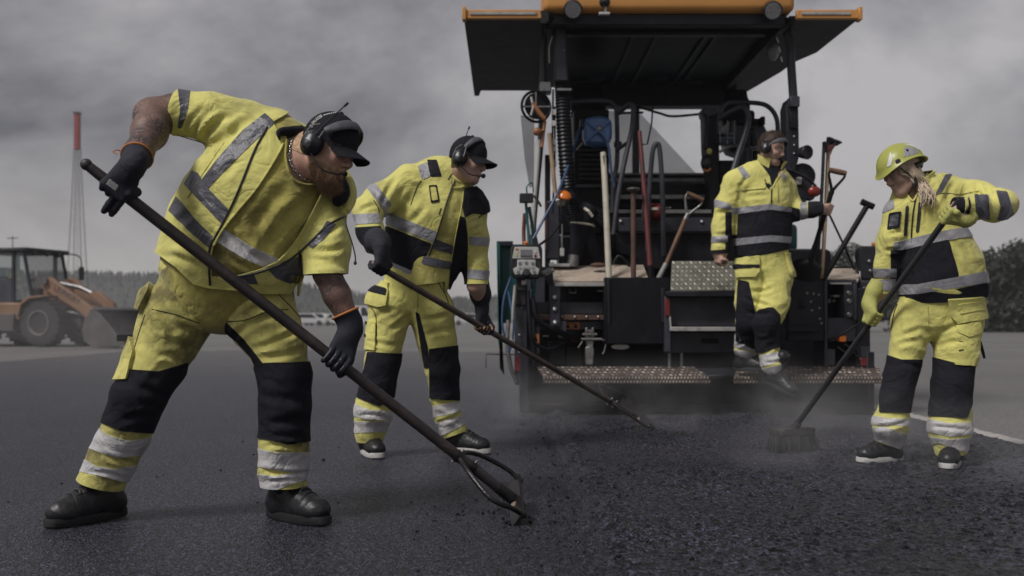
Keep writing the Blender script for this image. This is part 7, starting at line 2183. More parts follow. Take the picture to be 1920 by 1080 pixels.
    for q in (0, 1, 2): tb('thick_cable', [(1384 + q * 7, 340, 8.9 - q * .05), (1386 + q * 7, 300, 8.9 - q * .05), (1392 + q * 6, 280, 8.9 - q * .05), (1402 + q * 2, 285, 8.9 - q * .05), (1406, 330, 8.9)], .024, M_PGR, seg=10)
    pt('grey_cross_bar', merge(pbox(1400, 274, 1425, 277, 8.9, 8.95, .003), pbox(1400, 279, 1425, 282, 8.9, 8.95, .003)), M_STL)['kind'] = 'stuff'
    pt('work_lamp', ellip(P(1325, 306, 8.9), np.eye(3), (.055, .05, .075)), M_PLAS); pt('lamp_rim', tube([P(1318, 318, 8.86), P(1326, 321, 8.85), P(1333, 316, 8.86)], .012, 8), M_ORG); pt('yellow_cap', ellip(P(1330, 284, 8.9), np.eye(3), (.025, .025, .03)), M_YEL)
    pt('console_lower', pbox(1346, 300, 1400, 500, 9.0, 9.3, .02), M_PBL)
    # right rear post
    tb('roof_pipe', [(1420, 40, 8.35), (1455, 44, 8.35), (1472, 58, 8.35), (1481, 82, 8.35), (1484, 130, 8.35), (1488, 190, 8.35)], .036, M_PGR, seg=14)
    ps = pt('lower_post', pprism([(1480, 182), (1497, 182), (1499, 292), (1490, 330), (1478, 340), (1474, 200)], 8.25, 8.45, .01), M_PDK); bolts([(1489, 256), (1489, 272), (1489, 288)], 8.25, ps, .7)
    pt('post_plate', pbox(1482, 210, 1496, 240, 8.22, 8.25, .004), M_PBL, ps); pt('post_ear', pbox(1482, 180, 1500, 200, 8.2, 8.3, .006), M_PGR, ps)
    for k in range(3): tb('light_cable', [(1456 + 4 * k, 70 + 18 * k, 8.25), (1460 + 3.4 * k, 80 + 18 * k, 8.25)], .006, M_LABEL, smooth=0)
    pt('ceiling_lamp', ellip(P(1450, 95, 8.7), np.eye(3), (.05, .06, .09)), M_LENS)
    pt('horn', lathe([(.03, -.05), (.045, -.03), (.06, .04), (.055, .05), (0, .04)], P(1507, 286, 8.2), (.5, -1, -.1), 18), M_PLAS)
    pt('round_guard', lathe([(0, -.01), (.105, -.01), (.108, 0), (.10, .01), (0, .012)], P(1505, 330, 8.3), (0, -1, 0), 28), M_PDK); pt('guard_arm', pprism([(1498, 330), (1520, 336), (1530, 368), (1524, 376), (1500, 374), (1496, 360)], 8.28, 8.34, .01), M_PDK); pt('guard_window', pbox(1493, 332, 1504, 346, 8.255, 8.285, .006), M_NOSE)
    bl = pt('brake_light', ellip(P(1527, 359, 8.2), np.eye(3), (.055, .03, .045), 10, 16), M_REDL)
    tb('cable', [(1470, 315, 8.25), (1490, 322, 8.22), (1515, 336, 8.2), (1530, 350, 8.2)], .012, M_HOSE); tb('cable', [(1480, 345, 8.2), (1490, 378, 8.2), (1510, 376, 8.2)], .014, M_HOSE)
    # ---- roof
    zr = P(0, 20, 7.95)[2]
    xa, xb = P(1018, 0, 7.95)[0], P(1492, 0, 7.95)[0]
    pt('roof_shell', box((xa, 7.95, zr), (xb, 10.6, zr + .30), .05, 3), M_PORG)
    pt('roof_lip', box((xa + .06, 8.03, zr - .09), (xb - .06, 8.12, zr + .002), .008), M_PDK); pt('ceiling', box((xa + .03, 8.12, zr - .02), (xb - .03, 10.5, zr + .003), .004), M_PBL)
    pt('ceiling_rail', box((xa + .1, 8.45, zr - .05), (xb - .1, 8.53, zr - .021), .004), M_PGR)
    for x in (1190, 1235, 1330, 1350): 
        v = P(x, 60, 8.3)[0]; pt('ceiling_rib', box((v, 8.53, zr - .045), (v + .04, 10.4, zr - .021), .004), M_PDK)
    for x in (xa + .02, xb - .08): pt('ceiling_side', box((x, 8.1, zr - .10), (x + .06, 10.5, zr - .003), .006), M_PDK)
    pt('front_header', pbox(1062, 160, 1382, 198, 10.35, 10.55, .012), M_PDK); pt('header_bar', pbox(1066, 149, 1118, 155, 10.2, 10.3, .004), M_PGR); pt('header_bar', pbox(1258, 148, 1318, 154, 10.2, 10.3, .004), M_PGR)
    for x, y, a in ((1120, 142, .10), (1135, 141, .07), (1165, 138, .10), (1235, 140, .12), (1282, 138, .12), (1300, 140, .08)):
        pt('stowed_gear', ellip(P(x, y, 10.1), np.eye(3), (a, .12, a * .55), 8, 12), M_PDK)
    def wing(nm, pts):
        q = [np.array([x, y, zr - .055]) for x, y in pts]
        pn = pt('roof_wing', prism(q, (0, 0, .03), .004), M_PBL)
        return pn
    xl, xr = P(870, 0, 8.0)[0], P(1610, 0, 8.0)[0]
    w1 = wing('l', [(xl, 8.0), (xa + .04, 8.0), (xa + .04, 10.5), (xl + .06, 10.5), (xl + .03, 10.75), (xl - .02, 10.75)])
    pt('wing_edge', box((xl, 7.96, zr - .06), (xa - .01, 8.0, zr + .012), .006), M_PORG, w1); pt('wing_end_cap', box((xl - .012, 7.94, zr - .075), (xl + .02, 8.02, zr + .03), .006), M_PORG, w1); pt('wing_strip', box((xl + .05, 7.95, zr - .032), (xa - .05, 7.962, zr - .008), .003), M_NOSE, w1)
    w2 = wing('r', [(xb - .04, 8.0), (xr, 8.0), (xr - .03, 9.0), (xr - .14, 9.35), (xr - .16, 9.7), (xb + .22, 10.6), (xb - .04, 10.6)])
    pt('wing_edge', box((xb + .01, 7.96, zr - .06), (xr, 8.0, zr + .012), .006), M_PORG, w2); pt('wing_end_cap', box((xr - .02, 7.94, zr - .075), (xr + .012, 8.02, zr + .03), .006), M_PORG, w2); pt('wing_strip', box((xb + .05, 7.95, zr - .032), (xr - .08, 7.962, zr - .008), .003), M_NOSE, w2)
    for x, y in ((1074, 17), (1448, 19)):
        h = pt('work_light', lathe([(0, .10), (.05, .09), (.072, .03), (.075, -.03), (.07, -.034), (0, -.03)], P(x, y, 7.92), (0, .8, .45), 22), M_PLAS)
        pt('lens', lathe([(0, -.036), (.062, -.036), (.064, -.031), (0, -.03)], P(x, y, 7.92), (0, .8, .45), 22), M_LENS, h)
    h = pt('work_light', lathe([(0, .08), (.04, .07), (.05, .02), (.05, -.03), (0, -.03)], P(1022, 32, 7.98), (.5, .8, .2), 18), M_PLAS)
    cm = pt('roof_camera', ellip(P(1134, 4, 7.9), np.eye(3), (.045, .05, .04)), M_PLAS); pt('camera_lamp', pbox(1123, 22, 1144, 27, 7.88, 7.92, .004), M_PANEL, cm); pt('camera_stem', tube([P(1135, 8, 7.9), P(1136, 22, 7.9)], .012, 8), M_STL, cm)
    # windscreen beyond the deck
    q = [P(1128, 206, 10.0), P(1202, 214, 10.0), P(1306, 326, 9.9), P(1128, 326, 9.9)]
    pt('windscreen', prism(q, (0, .012, 0)), M_SCREEN, smooth=False); pt('screen_post', pbox(1187, 196, 1199, 324, 9.8, 9.88, .006), M_PGR)
    tb('wiper', [(1164, 212, 9.7), (1206, 211, 9.7)], .012, M_PBL, smooth=0); tb('wiper', [(1196, 200, 9.75), (1236, 212, 9.7), (1262, 218, 9.7), (1322, 213, 9.7)], .012, M_PBL); tb('mirror_stalk', [(1224, 198, 9.7), (1222, 230, 9.7), (1214, 270, 9.7), (1202, 271, 9.7)], .008, M_PBL, smooth=0)
    # red reel on the deck
    rr_ = pt('red_reel', lathe([(0, -.08), (.075, -.08), (.075, .06), (.07, .08), (0, .08)], P(1226, 398, 8.5), (1, -.3, 0), 24), M_RED)
    pt('reel_flange', lathe([(.095, -.006), (.105, 0), (.095, .006), (0, .006)], P(1208, 400, 8.46), (1, -.3, 0), 26), M_STL, rr_); pt('reel_label', pbox(1218, 389, 1234, 394, 8.41, 8.43, .003), M_CREAM, rr_); tb('reel_axle', [(1240, 390, 8.45), (1258, 390, 8.45)], .010, M_STL, rr_, smooth=0)
    # ---- outer control consoles
    def console(x, y, d, face=True):
        root = pt('control_console', pprism([(x - 27, y - 31), (x + 27, y - 31), (x + 30, y - 24), (x + 30, y + 22), (x + 23, y + 33), (x - 23, y + 33), (x - 30, y + 22), (x - 30, y - 24)], d, d + .10, .014), M_PLAS)
        if face:
            a = pt('display_panel', pprism([(x - 22, y - 27), (x + 22, y - 27), (x + 27, y - 5), (x - 27, y - 5)], d - .012, d + .01, .004), M_PANEL, root)
            pt('display', pbox(x - 11, y - 22, x + 11, y - 8, d - .015, d - .011, 0), M_PANELD, root)
            b = pt('key_panel', pprism([(x - 17, y - 3), (x + 17, y - 3), (x + 17, y + 10), (x + 25, y + 14), (x + 22, y + 25), (x - 22, y + 25), (x - 25, y + 14), (x - 17, y + 10)], d - .012, d + .01, .004), M_PANEL, root)
            for kx, ky in ((-12, 4), (0, 3), (12, 4), (-12, 12), (-4, 12), (4, 12), (12, 12), (-15, 20), (15, 20)):
                pt('key', lathe([(0, .0), (.014, 0), (.014, .004), (0, .005)], P(x + kx, y + ky, d - .012), (0, -1, 0), 10), M_PANELD if ky != 12 else M_NOSE, root)
            for k in range(5): pt('soft_key', pbox(x - 10 + k * 4.4, y - 11, x - 7.6 + k * 4.4, y - 8.8, d - .0185, d - .0155, 0), M_PLAS, root)
            for kx, ky, m in ((-18, -22, M_STICK), (-18, -17, M_CREAM), (-18, -12, M_GLOVEY), (17, -18, M_CREAM), (17, -10, M_RED)): pt('symbol_key', lathe([(0, 0), (.012, 0), (.012, .003), (0, .004)], P(x + kx, y + ky, d - .012), (0, -1, 0), 10), m, root)
            pt('dial', lathe([(0, .03), (.028, .028), (.034, .0), (.036, -.004), (0, -.004)], P(x, y + 22, d - .015), (0, -1, .3), 20), M_PLAS, root)
        pt('emergency_stop', lathe([(.012, -.03), (.016, -.01), (.022, -.006), (.022, .012), (.012, .02), (0, .021)], P(x - 1, y - 33, d + .03), (0, -.3, 1), 16), M_STICK, root)
        return root
    console(987, 490, 7.86)
    pt('console_arm', pbox(968, 520, 985, 545, 7.92, 8.0, .006), M_PDK); pt('console_label', pbox(978, 526, 985, 534, 7.905, 7.919, 0), M_LABEL); pt('console_bracket', tube([P(1016, 512, 7.95), P(1030, 505, 8.0)], .015, 8), M_NOSE)
    r2 = console(1640, 492, 8.25, False)
    pt('console_frame', pbox(1612, 526, 1664, 600, 8.15, 8.3, .01), M_PGR); pt('console_knob', ellip(P(1622, 578, 8.12), np.eye(3), (.04, .02, .012)), M_CREAM); bolts([(1624, 545), (1630, 560), (1620, 540)], 8.15, T, .8)
    for x, y in ((1630, 490), (1640, 500), (1632, 508)): pt('console_cap', ellip(P(x, y, 8.24), np.eye(3), (.016, .012, .016), 6, 10), M_STL, r2)
    tb('hose', [(1616, 470, 8.3), (1612, 500, 8.28), (1614, 530, 8.2)], .008, M_STL)
    return T
paver()

# ---------------------------------------------------------------- hand tools stuck in the box and leaning on the deck
def tool(name, x, y, d, label, group='tools standing on the paver', cat='tool'):
    return thing(name, P(x, y, d), label, cat, group)

t = tool('wooden_pole', 1146, 640, 8.03, 'cream painted wooden pole standing in the black tool box', cat='pole')
a = [P(1131, 286, 8.20), P(1137, 400, 8.13), P(1146, 640, 8.03)]
obj('shaft', tube(a, [.024, .025, .025], 10, smooth=4), M_CREAM, t); obj('tarred_end', tube([P(1140.5, 495, 8.095), P(1146, 639, 8.033)], .0262, 12), M_PBL, t)
obj('slot', tube([P(1131.5, 292, 8.172), P(1133, 312, 8.165)], .006, 6), M_PBL, t)
t = tool('tamper', 1188, 640, 8.03, 'rusty steel bar with a flat disc top standing in the black tool box', cat='tamper')
obj('shaft', tube([P(1187.5, 358, 8.12), P(1188, 640, 8.03)], .0215, 12), M_RUST, t); obj('disc_top', lathe([(0, -.01), (.05, -.012), (.058, .0), (.05, .010), (0, .014)], P(1187.5, 355, 8.12), (0, 0, 1), 20), M_STL, t)
t = tool('red_handled_rake', 1226, 640, 8.03, 'red painted long handle standing in the black tool box', cat='handle')
obj('shaft', tube([P(1199, 246, 8.25), P(1210, 380, 8.16), P(1219, 500, 8.09), P(1228, 640, 8.03)], [.017, .021, .023, .023], 10, smooth=4), M_REDH, t); obj('shaft_end', tube([P(1218.8, 498, 8.088), P(1227.9, 639, 8.03)], .0243, 12), M_PBL, t)

def d_shovel(root, A, B, w, m_shaft, m_yoke, m_grip, Rr, side, blade=None, m_blade=None):
    """D-handled shovel: grip at A, shaft runs to B"""
    ax = unit(B - A); sd = unit(np.asarray(side) - ax * np.dot(side, ax))
    L = np.linalg.norm(B - A)
    obj('grip', tube([A - sd * w * .5, A, A + sd * w * .5], [Rr * 1.05, Rr * 1.2, Rr * 1.05], 12, smooth=3), m_grip, root)
    for s_ in (-1, 1):
        obj('yoke_arm', tube([A + sd * s_ * w * .46, A + ax * w * .28 + sd * s_ * w * .47, A + ax * w * .8 + sd * s_ * w * .20, A + ax * w * 1.08 + sd * s_ * .008], [Rr * .5, Rr * .5, Rr * .6, Rr * .7], 9, smooth=5), m_yoke, root)
    obj('ferrule', tube([A + ax * w * 1.0, A + ax * (w * 1.35)], [Rr * .9, Rr * 1.12], 12), m_yoke, root)
    obj('shaft', tube([A + ax * w * 1.3, B], Rr, 12), m_shaft, root)
    if blade:
        Lb, Wb = blade
        n = unit(np.cross(ax, sd)); n = n if n[1] < 0 else -n
        nu, nv = 11, 12; V = []
        for off in (0, -.004):
            for i in range(nu):
                q = i / (nu - 1)
                hw = Wb * .5 * (min(1, (q + .05) * 3.2) ** .6) * (1 - .35 * max(0, q - .78) / .22)
                for j in range(nv):
                    u = -1 + 2 * j / (nv - 1)
                    V.append(B + ax * (q * Lb) + sd * u * hw + n * (.035 * (1 - u * u) * (1 - .3 * q) - .03 * u * u * (1 - q) + off - .012))
        g = grid_faces(nu, nv); N = nu * nv; Fc = g.tolist() + (g[:, ::-1] + N).tolist()
        for i in range(nu - 1):
            for j in (0, nv - 1): k = i * nv + j; Fc.append([k, k + nv, k + nv + N, k + N])
        for j in range(nv - 1):
            for i in (0, nu - 1): k = i * nv + j; Fc.append([k, k + 1, k + 1 + N, k + N])
        obj('blade', (V, Fc), m_blade, root); obj('socket', tube([B - ax * .12, B + ax * .02, B + ax * Lb * .3], [Rr * 1.15, Rr * 1.25, Rr * .5], 12), m_blade, root)

t = tool('shovel', 1222, 640, 8.04, 'shovel with brown wooden shaft and pale steel D handle leaning in the tool box', cat='shovel')
d_shovel(t, P(1303, 369, 8.05), P(1245, 505, 8.06), .145, M_WOOD, M_STL, M_WOOD, .0185, (1, .1, -.35))
obj('steel_socket', tube([P(1249, 494, 8.056), P(1226, 540, 8.06), P(1205, 600, 8.05), P(1196, 638, 8.04)], [.020, .022, .016, .012], 12), M_NOSE, t)
t = tool('shovel', 1506, 524, 7.64, 'black shovel with D handle held upright by the man stepping down', cat='shovel')
d_shovel(t, P(1571, 322, 7.42), P(1520, 488, 7.62), .125, M_PBL, M_PBL, M_WOOD, .0185, (1, .05, -.08), (.17, .235), M_PBL)
t = tool('flat_bar', 1533, 522, 7.95, 'tall thin black bar standing beside the pale broom stick', cat='bar')
obj('bar', tube([P(1545, 268, 8.05), P(1540, 380, 8.0), P(1531, 522, 7.95)], .022, 8, smooth=3, flat=.6), M_PBL, t); obj('end_tab', tube([P(1545, 266, 8.04), P(1547, 286, 8.04)], .026, 8, flat=.5), M_PBL, t)
t = tool('broom', 1541, 522, 7.98, 'upside down broom with red and black head and pale wooden stick on the deck', cat='broom')
obj('stick', tube([P(1553, 284, 8.08), P(1549, 380, 8.03), P(1541, 522, 7.98)], .0165, 10), M_WOODL, t)
hb = prism([P(1545, 288, 8.05), P(1562, 280, 8.05), P(1568, 272, 8.05), P(1549, 271, 8.05)], (0, .07, 0), .006); obj('head_block', hb, M_REDH, t)
obj('head_ferrule', tube([P(1553, 290, 8.08), P(1556, 276, 8.08)], [.019, .03], 10), M_WOODL, t)
rng = np.random.default_rng(2); tf = []
for k in range(150):
    u = rng.random(); b0 = P(1549 + u * 19, 273 + (1 - u) * 0, 8.05 + rng.random() * .07); tip = P(1551 + u * 27 + rng.normal() * .8, 257 + u * 9 + rng.normal() * 1.1, 8.05 + rng.random() * .08)
    tf.append(tube([b0, tip], [.005, .002], 4))
q = obj('bristles', merge(*tf), M_PBL, t, smooth=False); q['kind'] = 'stuff'
t = tool('tee_handled_bar', 1546, 522, 7.98, 'dark T handled bar leaning out to the right above the small pale plate', cat='bar')
obj('shaft', tube([P(1627, 384, 7.95), P(1545, 522, 7.98)], .0225, 12), M_PBL, t); obj('tee_grip', tube([P(1615, 378, 7.95), P(1638, 388, 7.95)], .026, 12), M_PBL, t)
t = tool('thin_rod', 1602, 506, 8.2, 'thin black rod crossing behind the T handled bar', cat='rod')
obj('rod', tube([P(1555, 402, 8.15), P(1580, 455, 8.2), P(1602, 506, 8.25)], .0085, 8), M_PBL, t)
# ================================================================== wheel loader, mast, parked cars
M_LOR = mat('faded_orange_paint', (0.21, 0.112, 0.062), 0.5, var=.2, vscale=3, bump=.05, dirt=(.16, .10, .07), dirt_scale=2.5, dirt_lo=.5, dirt_hi=.8)
M_TYRE = mat('dusty_tyre', (0.018, 0.0175, 0.018), 0.85, var=.3, vscale=6, bump=.2)
M_RIM = mat('dusty_grey_rim', (.12, .11, .105), .7, var=.3, bump=.1)
M_GLASS = mat('cab_glass', (0.16, 0.19, 0.20), 0.08, var=.1, bump=0, alpha=.42)
M_BUCK = mat('worn_bucket_steel', (0.070, 0.062, 0.062), 0.6, var=.35, vscale=3, bump=.2, dirt=(.16, .14, .14), dirt_scale=2.2, dirt_lo=.5, dirt_hi=.8)

def loader():
    D = 28.6; c = P(83, 0, D); c[2] = -.055
    f = unit([.96, -.28, 0]); l = np.array([-f[1], f[0], 0]); u = np.array([0, 0, 1.0])
    # local: x forward, y left, z up; origin on the ground under the near front wheel
    R = np.stack([f, l, u])
    W = lambda pts: np.asarray(pts, float) @ R + c
    T = thing('wheel_loader', c, 'orange wheel loader with large dark bucket lowered, far left in the haze', 'loader')
    def pb(name, lo, hi, m, bev=.02, parent=T): v, fc = box(lo, hi, bev); return obj(name, (W(v), fc), m, parent)
    def pp(name, side, y0, y1, m, bev=.015, parent=T):
        v, fc = prism([(x, y0, z) for x, z in side], (0, y1 - y0, 0), bev); return obj(name, (W(v), fc), m, parent)
    def tbl(name, pts, r, m, parent=T, **kw): return obj(name, tube(W(pts), r, 10, **kw), m, parent)
    def wheel(x, y):
        prof = [(.30, -.20), (.52, -.24), (.66, -.20), (.69, -.10), (.69, .10), (.66, .20), (.52, .24), (.30, .20)]
        w = obj('wheel', lathe(prof, W((x, y, .69)), l, 30), M_TYRE, T)
        lug = []
        for k in range(22):
            a = 2 * math.pi * k / 22
            for s in (-1, 1):
                b0 = np.array([x + .68 * math.cos(a), y + s * .02, .69 + .68 * math.sin(a)]); b1 = np.array([x + .69 * math.cos(a + .16), y + s * .23, .69 + .66 * math.sin(a + .16)])
                lug.append(tube(W([b0, b1]), .035, 5))
        q = obj('tread_lugs', merge(*lug), M_TYRE, w); q['kind'] = 'stuff'
        obj('rim', lathe([(0, .10), (.12, .13), (.14, .18), (.26, .10), (.33, .25), (.37, .25), (.37, -.2), (0, -.2)], W((x, y, .69)), -l, 26), M_RIM, w)
    wheel(0, 0); wheel(0, 1.75); wheel(-2.25, 0); wheel(-2.25, 1.75)
    pb('rear_frame', (-3.2, .35, .55), (-.9, 1.4, 1.1), M_BUCK); pb('front_frame', (-.9, .55, .5), (.8, 1.2, 1.0), M_BUCK)
    pb('rear_body', (-4.6, .25, 1.0), (-2.0, 1.5, 2.0), M_LOR, .06); pp('side_panel', [(-2.2, .75), (-.75, .75), (-.62, 1.28), (-2.2, 1.28)], -.05, .25, M_LOR, .04)
    pp('front_fender', [(-.75, .85), (-.62, 1.25), (-.3, 1.45), (.25, 1.48), (.25, 1.43), (-.28, 1.38), (-.55, 1.2), (-.66, .85)], -.3, .3, M_LOR); pb('step', (-1.5, -.15, .45), (-.95, .1, .95), M_BUCK, .02)
    # cab
    x0, x1, y0, y1, z0, z1 = -2.5, -.70, .10, 1.65, 1.25, 2.75
    for nm, x, y in (('n', x0, y0), ('n', -1.2, y0), ('n', x0, y1), ('n', -1.1, y1)): pb('cab_post', (x, y - .05, z0), (x + .10, y + .05, z1), M_PDK, .01)
    tbl('cab_post', [(-.50, y0, z0 + .1), (-.80, y0, z1)], .05, M_PDK); tbl('cab_post', [(-.50, y1, z0 + .1), (-.80, y1, z1)], .05, M_PDK)
    pb('cab_roof', (x0 - .15, y0 - .12, z1), (x1 + .10, y1 + .12, z1 + .13), M_PDK, .04); pb('cab_floor', (x0, y0, 1.1), (-.4, y1, 1.28), M_PDK, .02); pb('cab_door_panel', (x0 + .1, y0 - .03, z0), (-1.2, y0 + .03, z0 + .75), M_PGR, .02)
    pb('door_glass', (x0 + .1, y0 - .012, z0 + .78), (-1.2, y0 + .012, z1), M_GLASS, 0); pp('side_glass', [(-1.1, z0 + .1), (-.54, z0 + .1), (-.83, z1), (-1.1, z1)], y0 - .01, y0 + .01, M_GLASS, 0)
    pp('front_glass', [(-.52, z0 + .15), (-.51, z0 + .15), (-.81, z1), (-.82, z1)], y0 + .05, y1 - .05, M_GLASS, 0); pb('dash', (-.85, .4, z0), (-.52, 1.4, z0 + .45), M_PDK, .05)
    pb('cab_seat', (-2.1, .55, 1.3), (-1.6, 1.15, 1.75), M_SEAT, .06); pb('seat_back', (-2.2, .55, 1.7), (-2.05, 1.15, 2.35), M_SEAT, .06)
    tbl('mirror_arm', [(-.70, y1 + .1, z1 + .05), (-.40, y1 + .3, z1 - .05), (-.37, y1 + .35, z1 - .55)], .018, M_PDK, smooth=5); pb('mirror', (-.41, y1 + .26, z1 - .75), (-.35, y1 + .44, z1 - .35), M_PDK, .01)
    for y in (.3, .8, 1.3): obj('roof_lamp', ellip(W((x1 + .08, y, z1 - .02)), R, (.05, .10, .08), 6, 10), M_PLAS, T)
    tbl('aerial', [(-1.85, .8, z1 + .1), (-1.85, .8, z1 + .55)], .012, M_PDK); tbl('aerial', [(-2.05, .8, z1 + .48), (-1.65, .8, z1 + .48)], .012, M_PDK)
    # lift arms and linkage
    for y in (.30, 1.25):
        b = pp('lift_arm', [(-.35, 1.72), (-.30, 1.98), (-.02, 2.02), (.25, 1.82), (1.1, 1.32), (1.75, .92), (1.95, .55), (1.72, .42), (1.45, .62), (1.0, 1.0), (.1, 1.48)], y - .06, y + .10, M_LOR, .02)
        if y < 1:
            v, fc = text_mesh('LJUNGBY', .24); a = math.atan2(-.52, 1.0)
            X = .58 + v[:, 0] * math.cos(a) - v[:, 1] * math.sin(a); Z = 1.50 + v[:, 0] * math.sin(a) + v[:, 1] * math.cos(a)
            obj('lettering', (W(np.stack([X, np.full(len(X), y - .064), Z], 1)), fc), M_PDK, b, smooth=False)
        tbl('lift_cylinder', [(-.2, y + .2, 1.0), (.6, y + .2, .98), (1.2, y + .2, .82)], .055, M_STL)
    pp('tower', [(-.45, .9), (-.40, 1.95), (-.1, 1.98), (.1, 1.3), (.15, .9)], .42, .56, M_LOR); pp('tower', [(-.45, .9), (-.40, 1.95), (-.1, 1.98), (.1, 1.3), (.15, .9)], 1.05, 1.19, M_LOR)
    tbl('tilt_cylinder', [(-.1, .8, 1.85), (.6, .8, 1.72), (1.0, .8, 1.55)], .07, M_STL); pp('tilt_link', [(.9, 1.55), (1.2, 1.62), (1.75, 1.25), (1.95, .75), (1.8, .7), (1.5, 1.1)], .70, .90, M_LOR); obj('pivot_pin', lathe([(0, -.1), (.13, -.1), (.13, .1), (0, .1)], W((-.18, .24, 1.9)), l, 16), M_BUCK, T)
    pb('cross_tube', (1.1, .3, 1.0), (1.3, 1.3, 1.2), M_LOR, .03)
    # bucket: curved shell with end plates
    sec = [(3.25, .06), (2.6, .04), (2.15, .06), (1.92, .20), (1.85, .48), (1.95, .82), (2.2, 1.08)]
    sec = catmull(sec, 5); V = []
    for y in (-.65, 2.35):
        for x, z in sec: V.append((x, y, z))
        for x, z in sec: V.append((x + (.05 if z > .1 else 0), y, z + (.05 if z < .6 else 0)))
    n = len(sec); Fc = []
    for i in range(n - 1):
        Fc += [[i, i + 1, 2 * n + i + 1, 2 * n + i], [n + i + 1, n + i, 3 * n + i, 3 * n + i + 1]]
    bk = obj('bucket', (W(V), Fc), M_BUCK, T)
    side = [(3.3, .06), (2.2, .04), (1.92, .20), (1.85, .48), (1.95, .82), (2.2, 1.08), (2.45, .95)]
    for y in (-.70, 2.35): pp('bucket_end', side, y, y + .05, M_BUCK, .01, bk)
    pb('cutting_edge', (3.1, -.72, .02), (3.42, 2.42, .06), M_STL, .008, bk); pp('bucket_lip', [(2.1, 1.02), (2.3, 1.14), (2.42, 1.06), (2.2, .98)], -.70, 2.40, M_BUCK, .01, bk)
    # driver
    S = Sdf(); g = lambda x, y, z: W((x - .35, y, z))
    S.cap(g(-1.5, .85, 1.75), g(-1.45, .85, 2.15), .16, .17, .05).cap(g(-1.45, .62, 2.2), g(-1.45, 1.08, 2.2), .08, .08, .05).ell(g(-1.40, .85, 2.50), R, (.10, .085, .13), .03).cap(g(-1.44, .85, 2.25), g(-1.42, .85, 2.42), .06, .055, .03)
    for y in (.68, 1.02): S.chain([(g(-1.5, y, 1.72), .10), (g(-1.05, y, 1.72), .08), (g(-.95, y, 1.36), .06)], .03)
    for y in (.6, 1.1): S.chain([(g(-1.45, y, 2.18), .065), (g(-1.25, y, 1.95), .05), (g(-.95, y, 2.0), .042)], .03)
    body, _, _ = body_mesh('person', S, .03, g(-1.5, .85, 1.3), M_SKIN, 'loader driver in yellow vest seated behind the cab glass', 'person')
    Sv = Sdf().cap(g(-1.5, .85, 1.75), g(-1.45, .85, 2.15), .19, .20, .05).cap(g(-1.45, .62, 2.2), g(-1.45, 1.08, 2.2), .10, .10, .05)
    for y in (.6, 1.1): Sv.chain([(g(-1.45, y, 2.18), .085), (g(-1.25, y, 1.95), .07), (g(-1.0, y, 1.99), .06)], .03)
    obj('vest', sdf_mesh(Sv, .03), M_YEL, body)
    return T
loader()

def mast():
    D = 120.0; c = P(145, 0, D); c[2] = -.06
    T = thing('radio_mast', c, 'tall lattice radio mast with red top section behind the loader', 'mast')
    M_MW = mat('pale_grey_mast_paint', (.10, .10, .11), .6, bump=0); M_MR = mat('red_mast_paint', (.26, .028, .026), .6, bump=0)
    top = P(0, 213, D)[2]; zr_ = P(0, 280, D)[2]
    def half(z):   # splayed foot, slender head
        t = z / top
        return .30 + .78 * max(0, 1 - t / .82) ** 1.15
    zs = np.linspace(0, zr_, 15)
    cor = [(-1, -1), (1, -1), (1, 1), (-1, 1)]
    for sx, sy in cor:
        obj('leg', tube([c + [sx * half(z), sy * half(z), z] for z in zs], .050, 6), M_MW, T)
    for k in range(len(zs) - 1):
        za, zb = zs[k], zs[k + 1]; h0, h1 = half(za), half(zb); br = []
        for i in range(4):
            a, b = cor[i], cor[(i + 1) % 4]
            br.append(tube([c + [a[0] * h0, a[1] * h0, za], c + [b[0] * h1, b[1] * h1, zb]], .008, 4)); br.append(tube([c + [b[0] * h0, b[1] * h0, za], c + [a[0] * h1, a[1] * h1, zb]], .008, 4))
        q = obj('lattice_bay', merge(*br), M_MW, T); q['kind'] = 'stuff'
    obj('ladder', tube([c + [0, 0, .5], c + [0, 0, zr_]], .03, 6), M_MW, T)
    rd = obj('red_section', box(c + [-.29, -.29, zr_], c + [.29, .29, top], .05), M_MR, T)
    for k in range(10):
        z = zr_ + (top - zr_) * (k + .5) / 10
        obj('section_ring', box(c + [-.34, -.34, z - .07], c + [.34, .34, z + .07], .03), M_MR, rd)
    obj('top_cap', box(c + [-.38, -.38, top], c + [.38, .38, top + .2], .04), M_PDK, T)
mast()

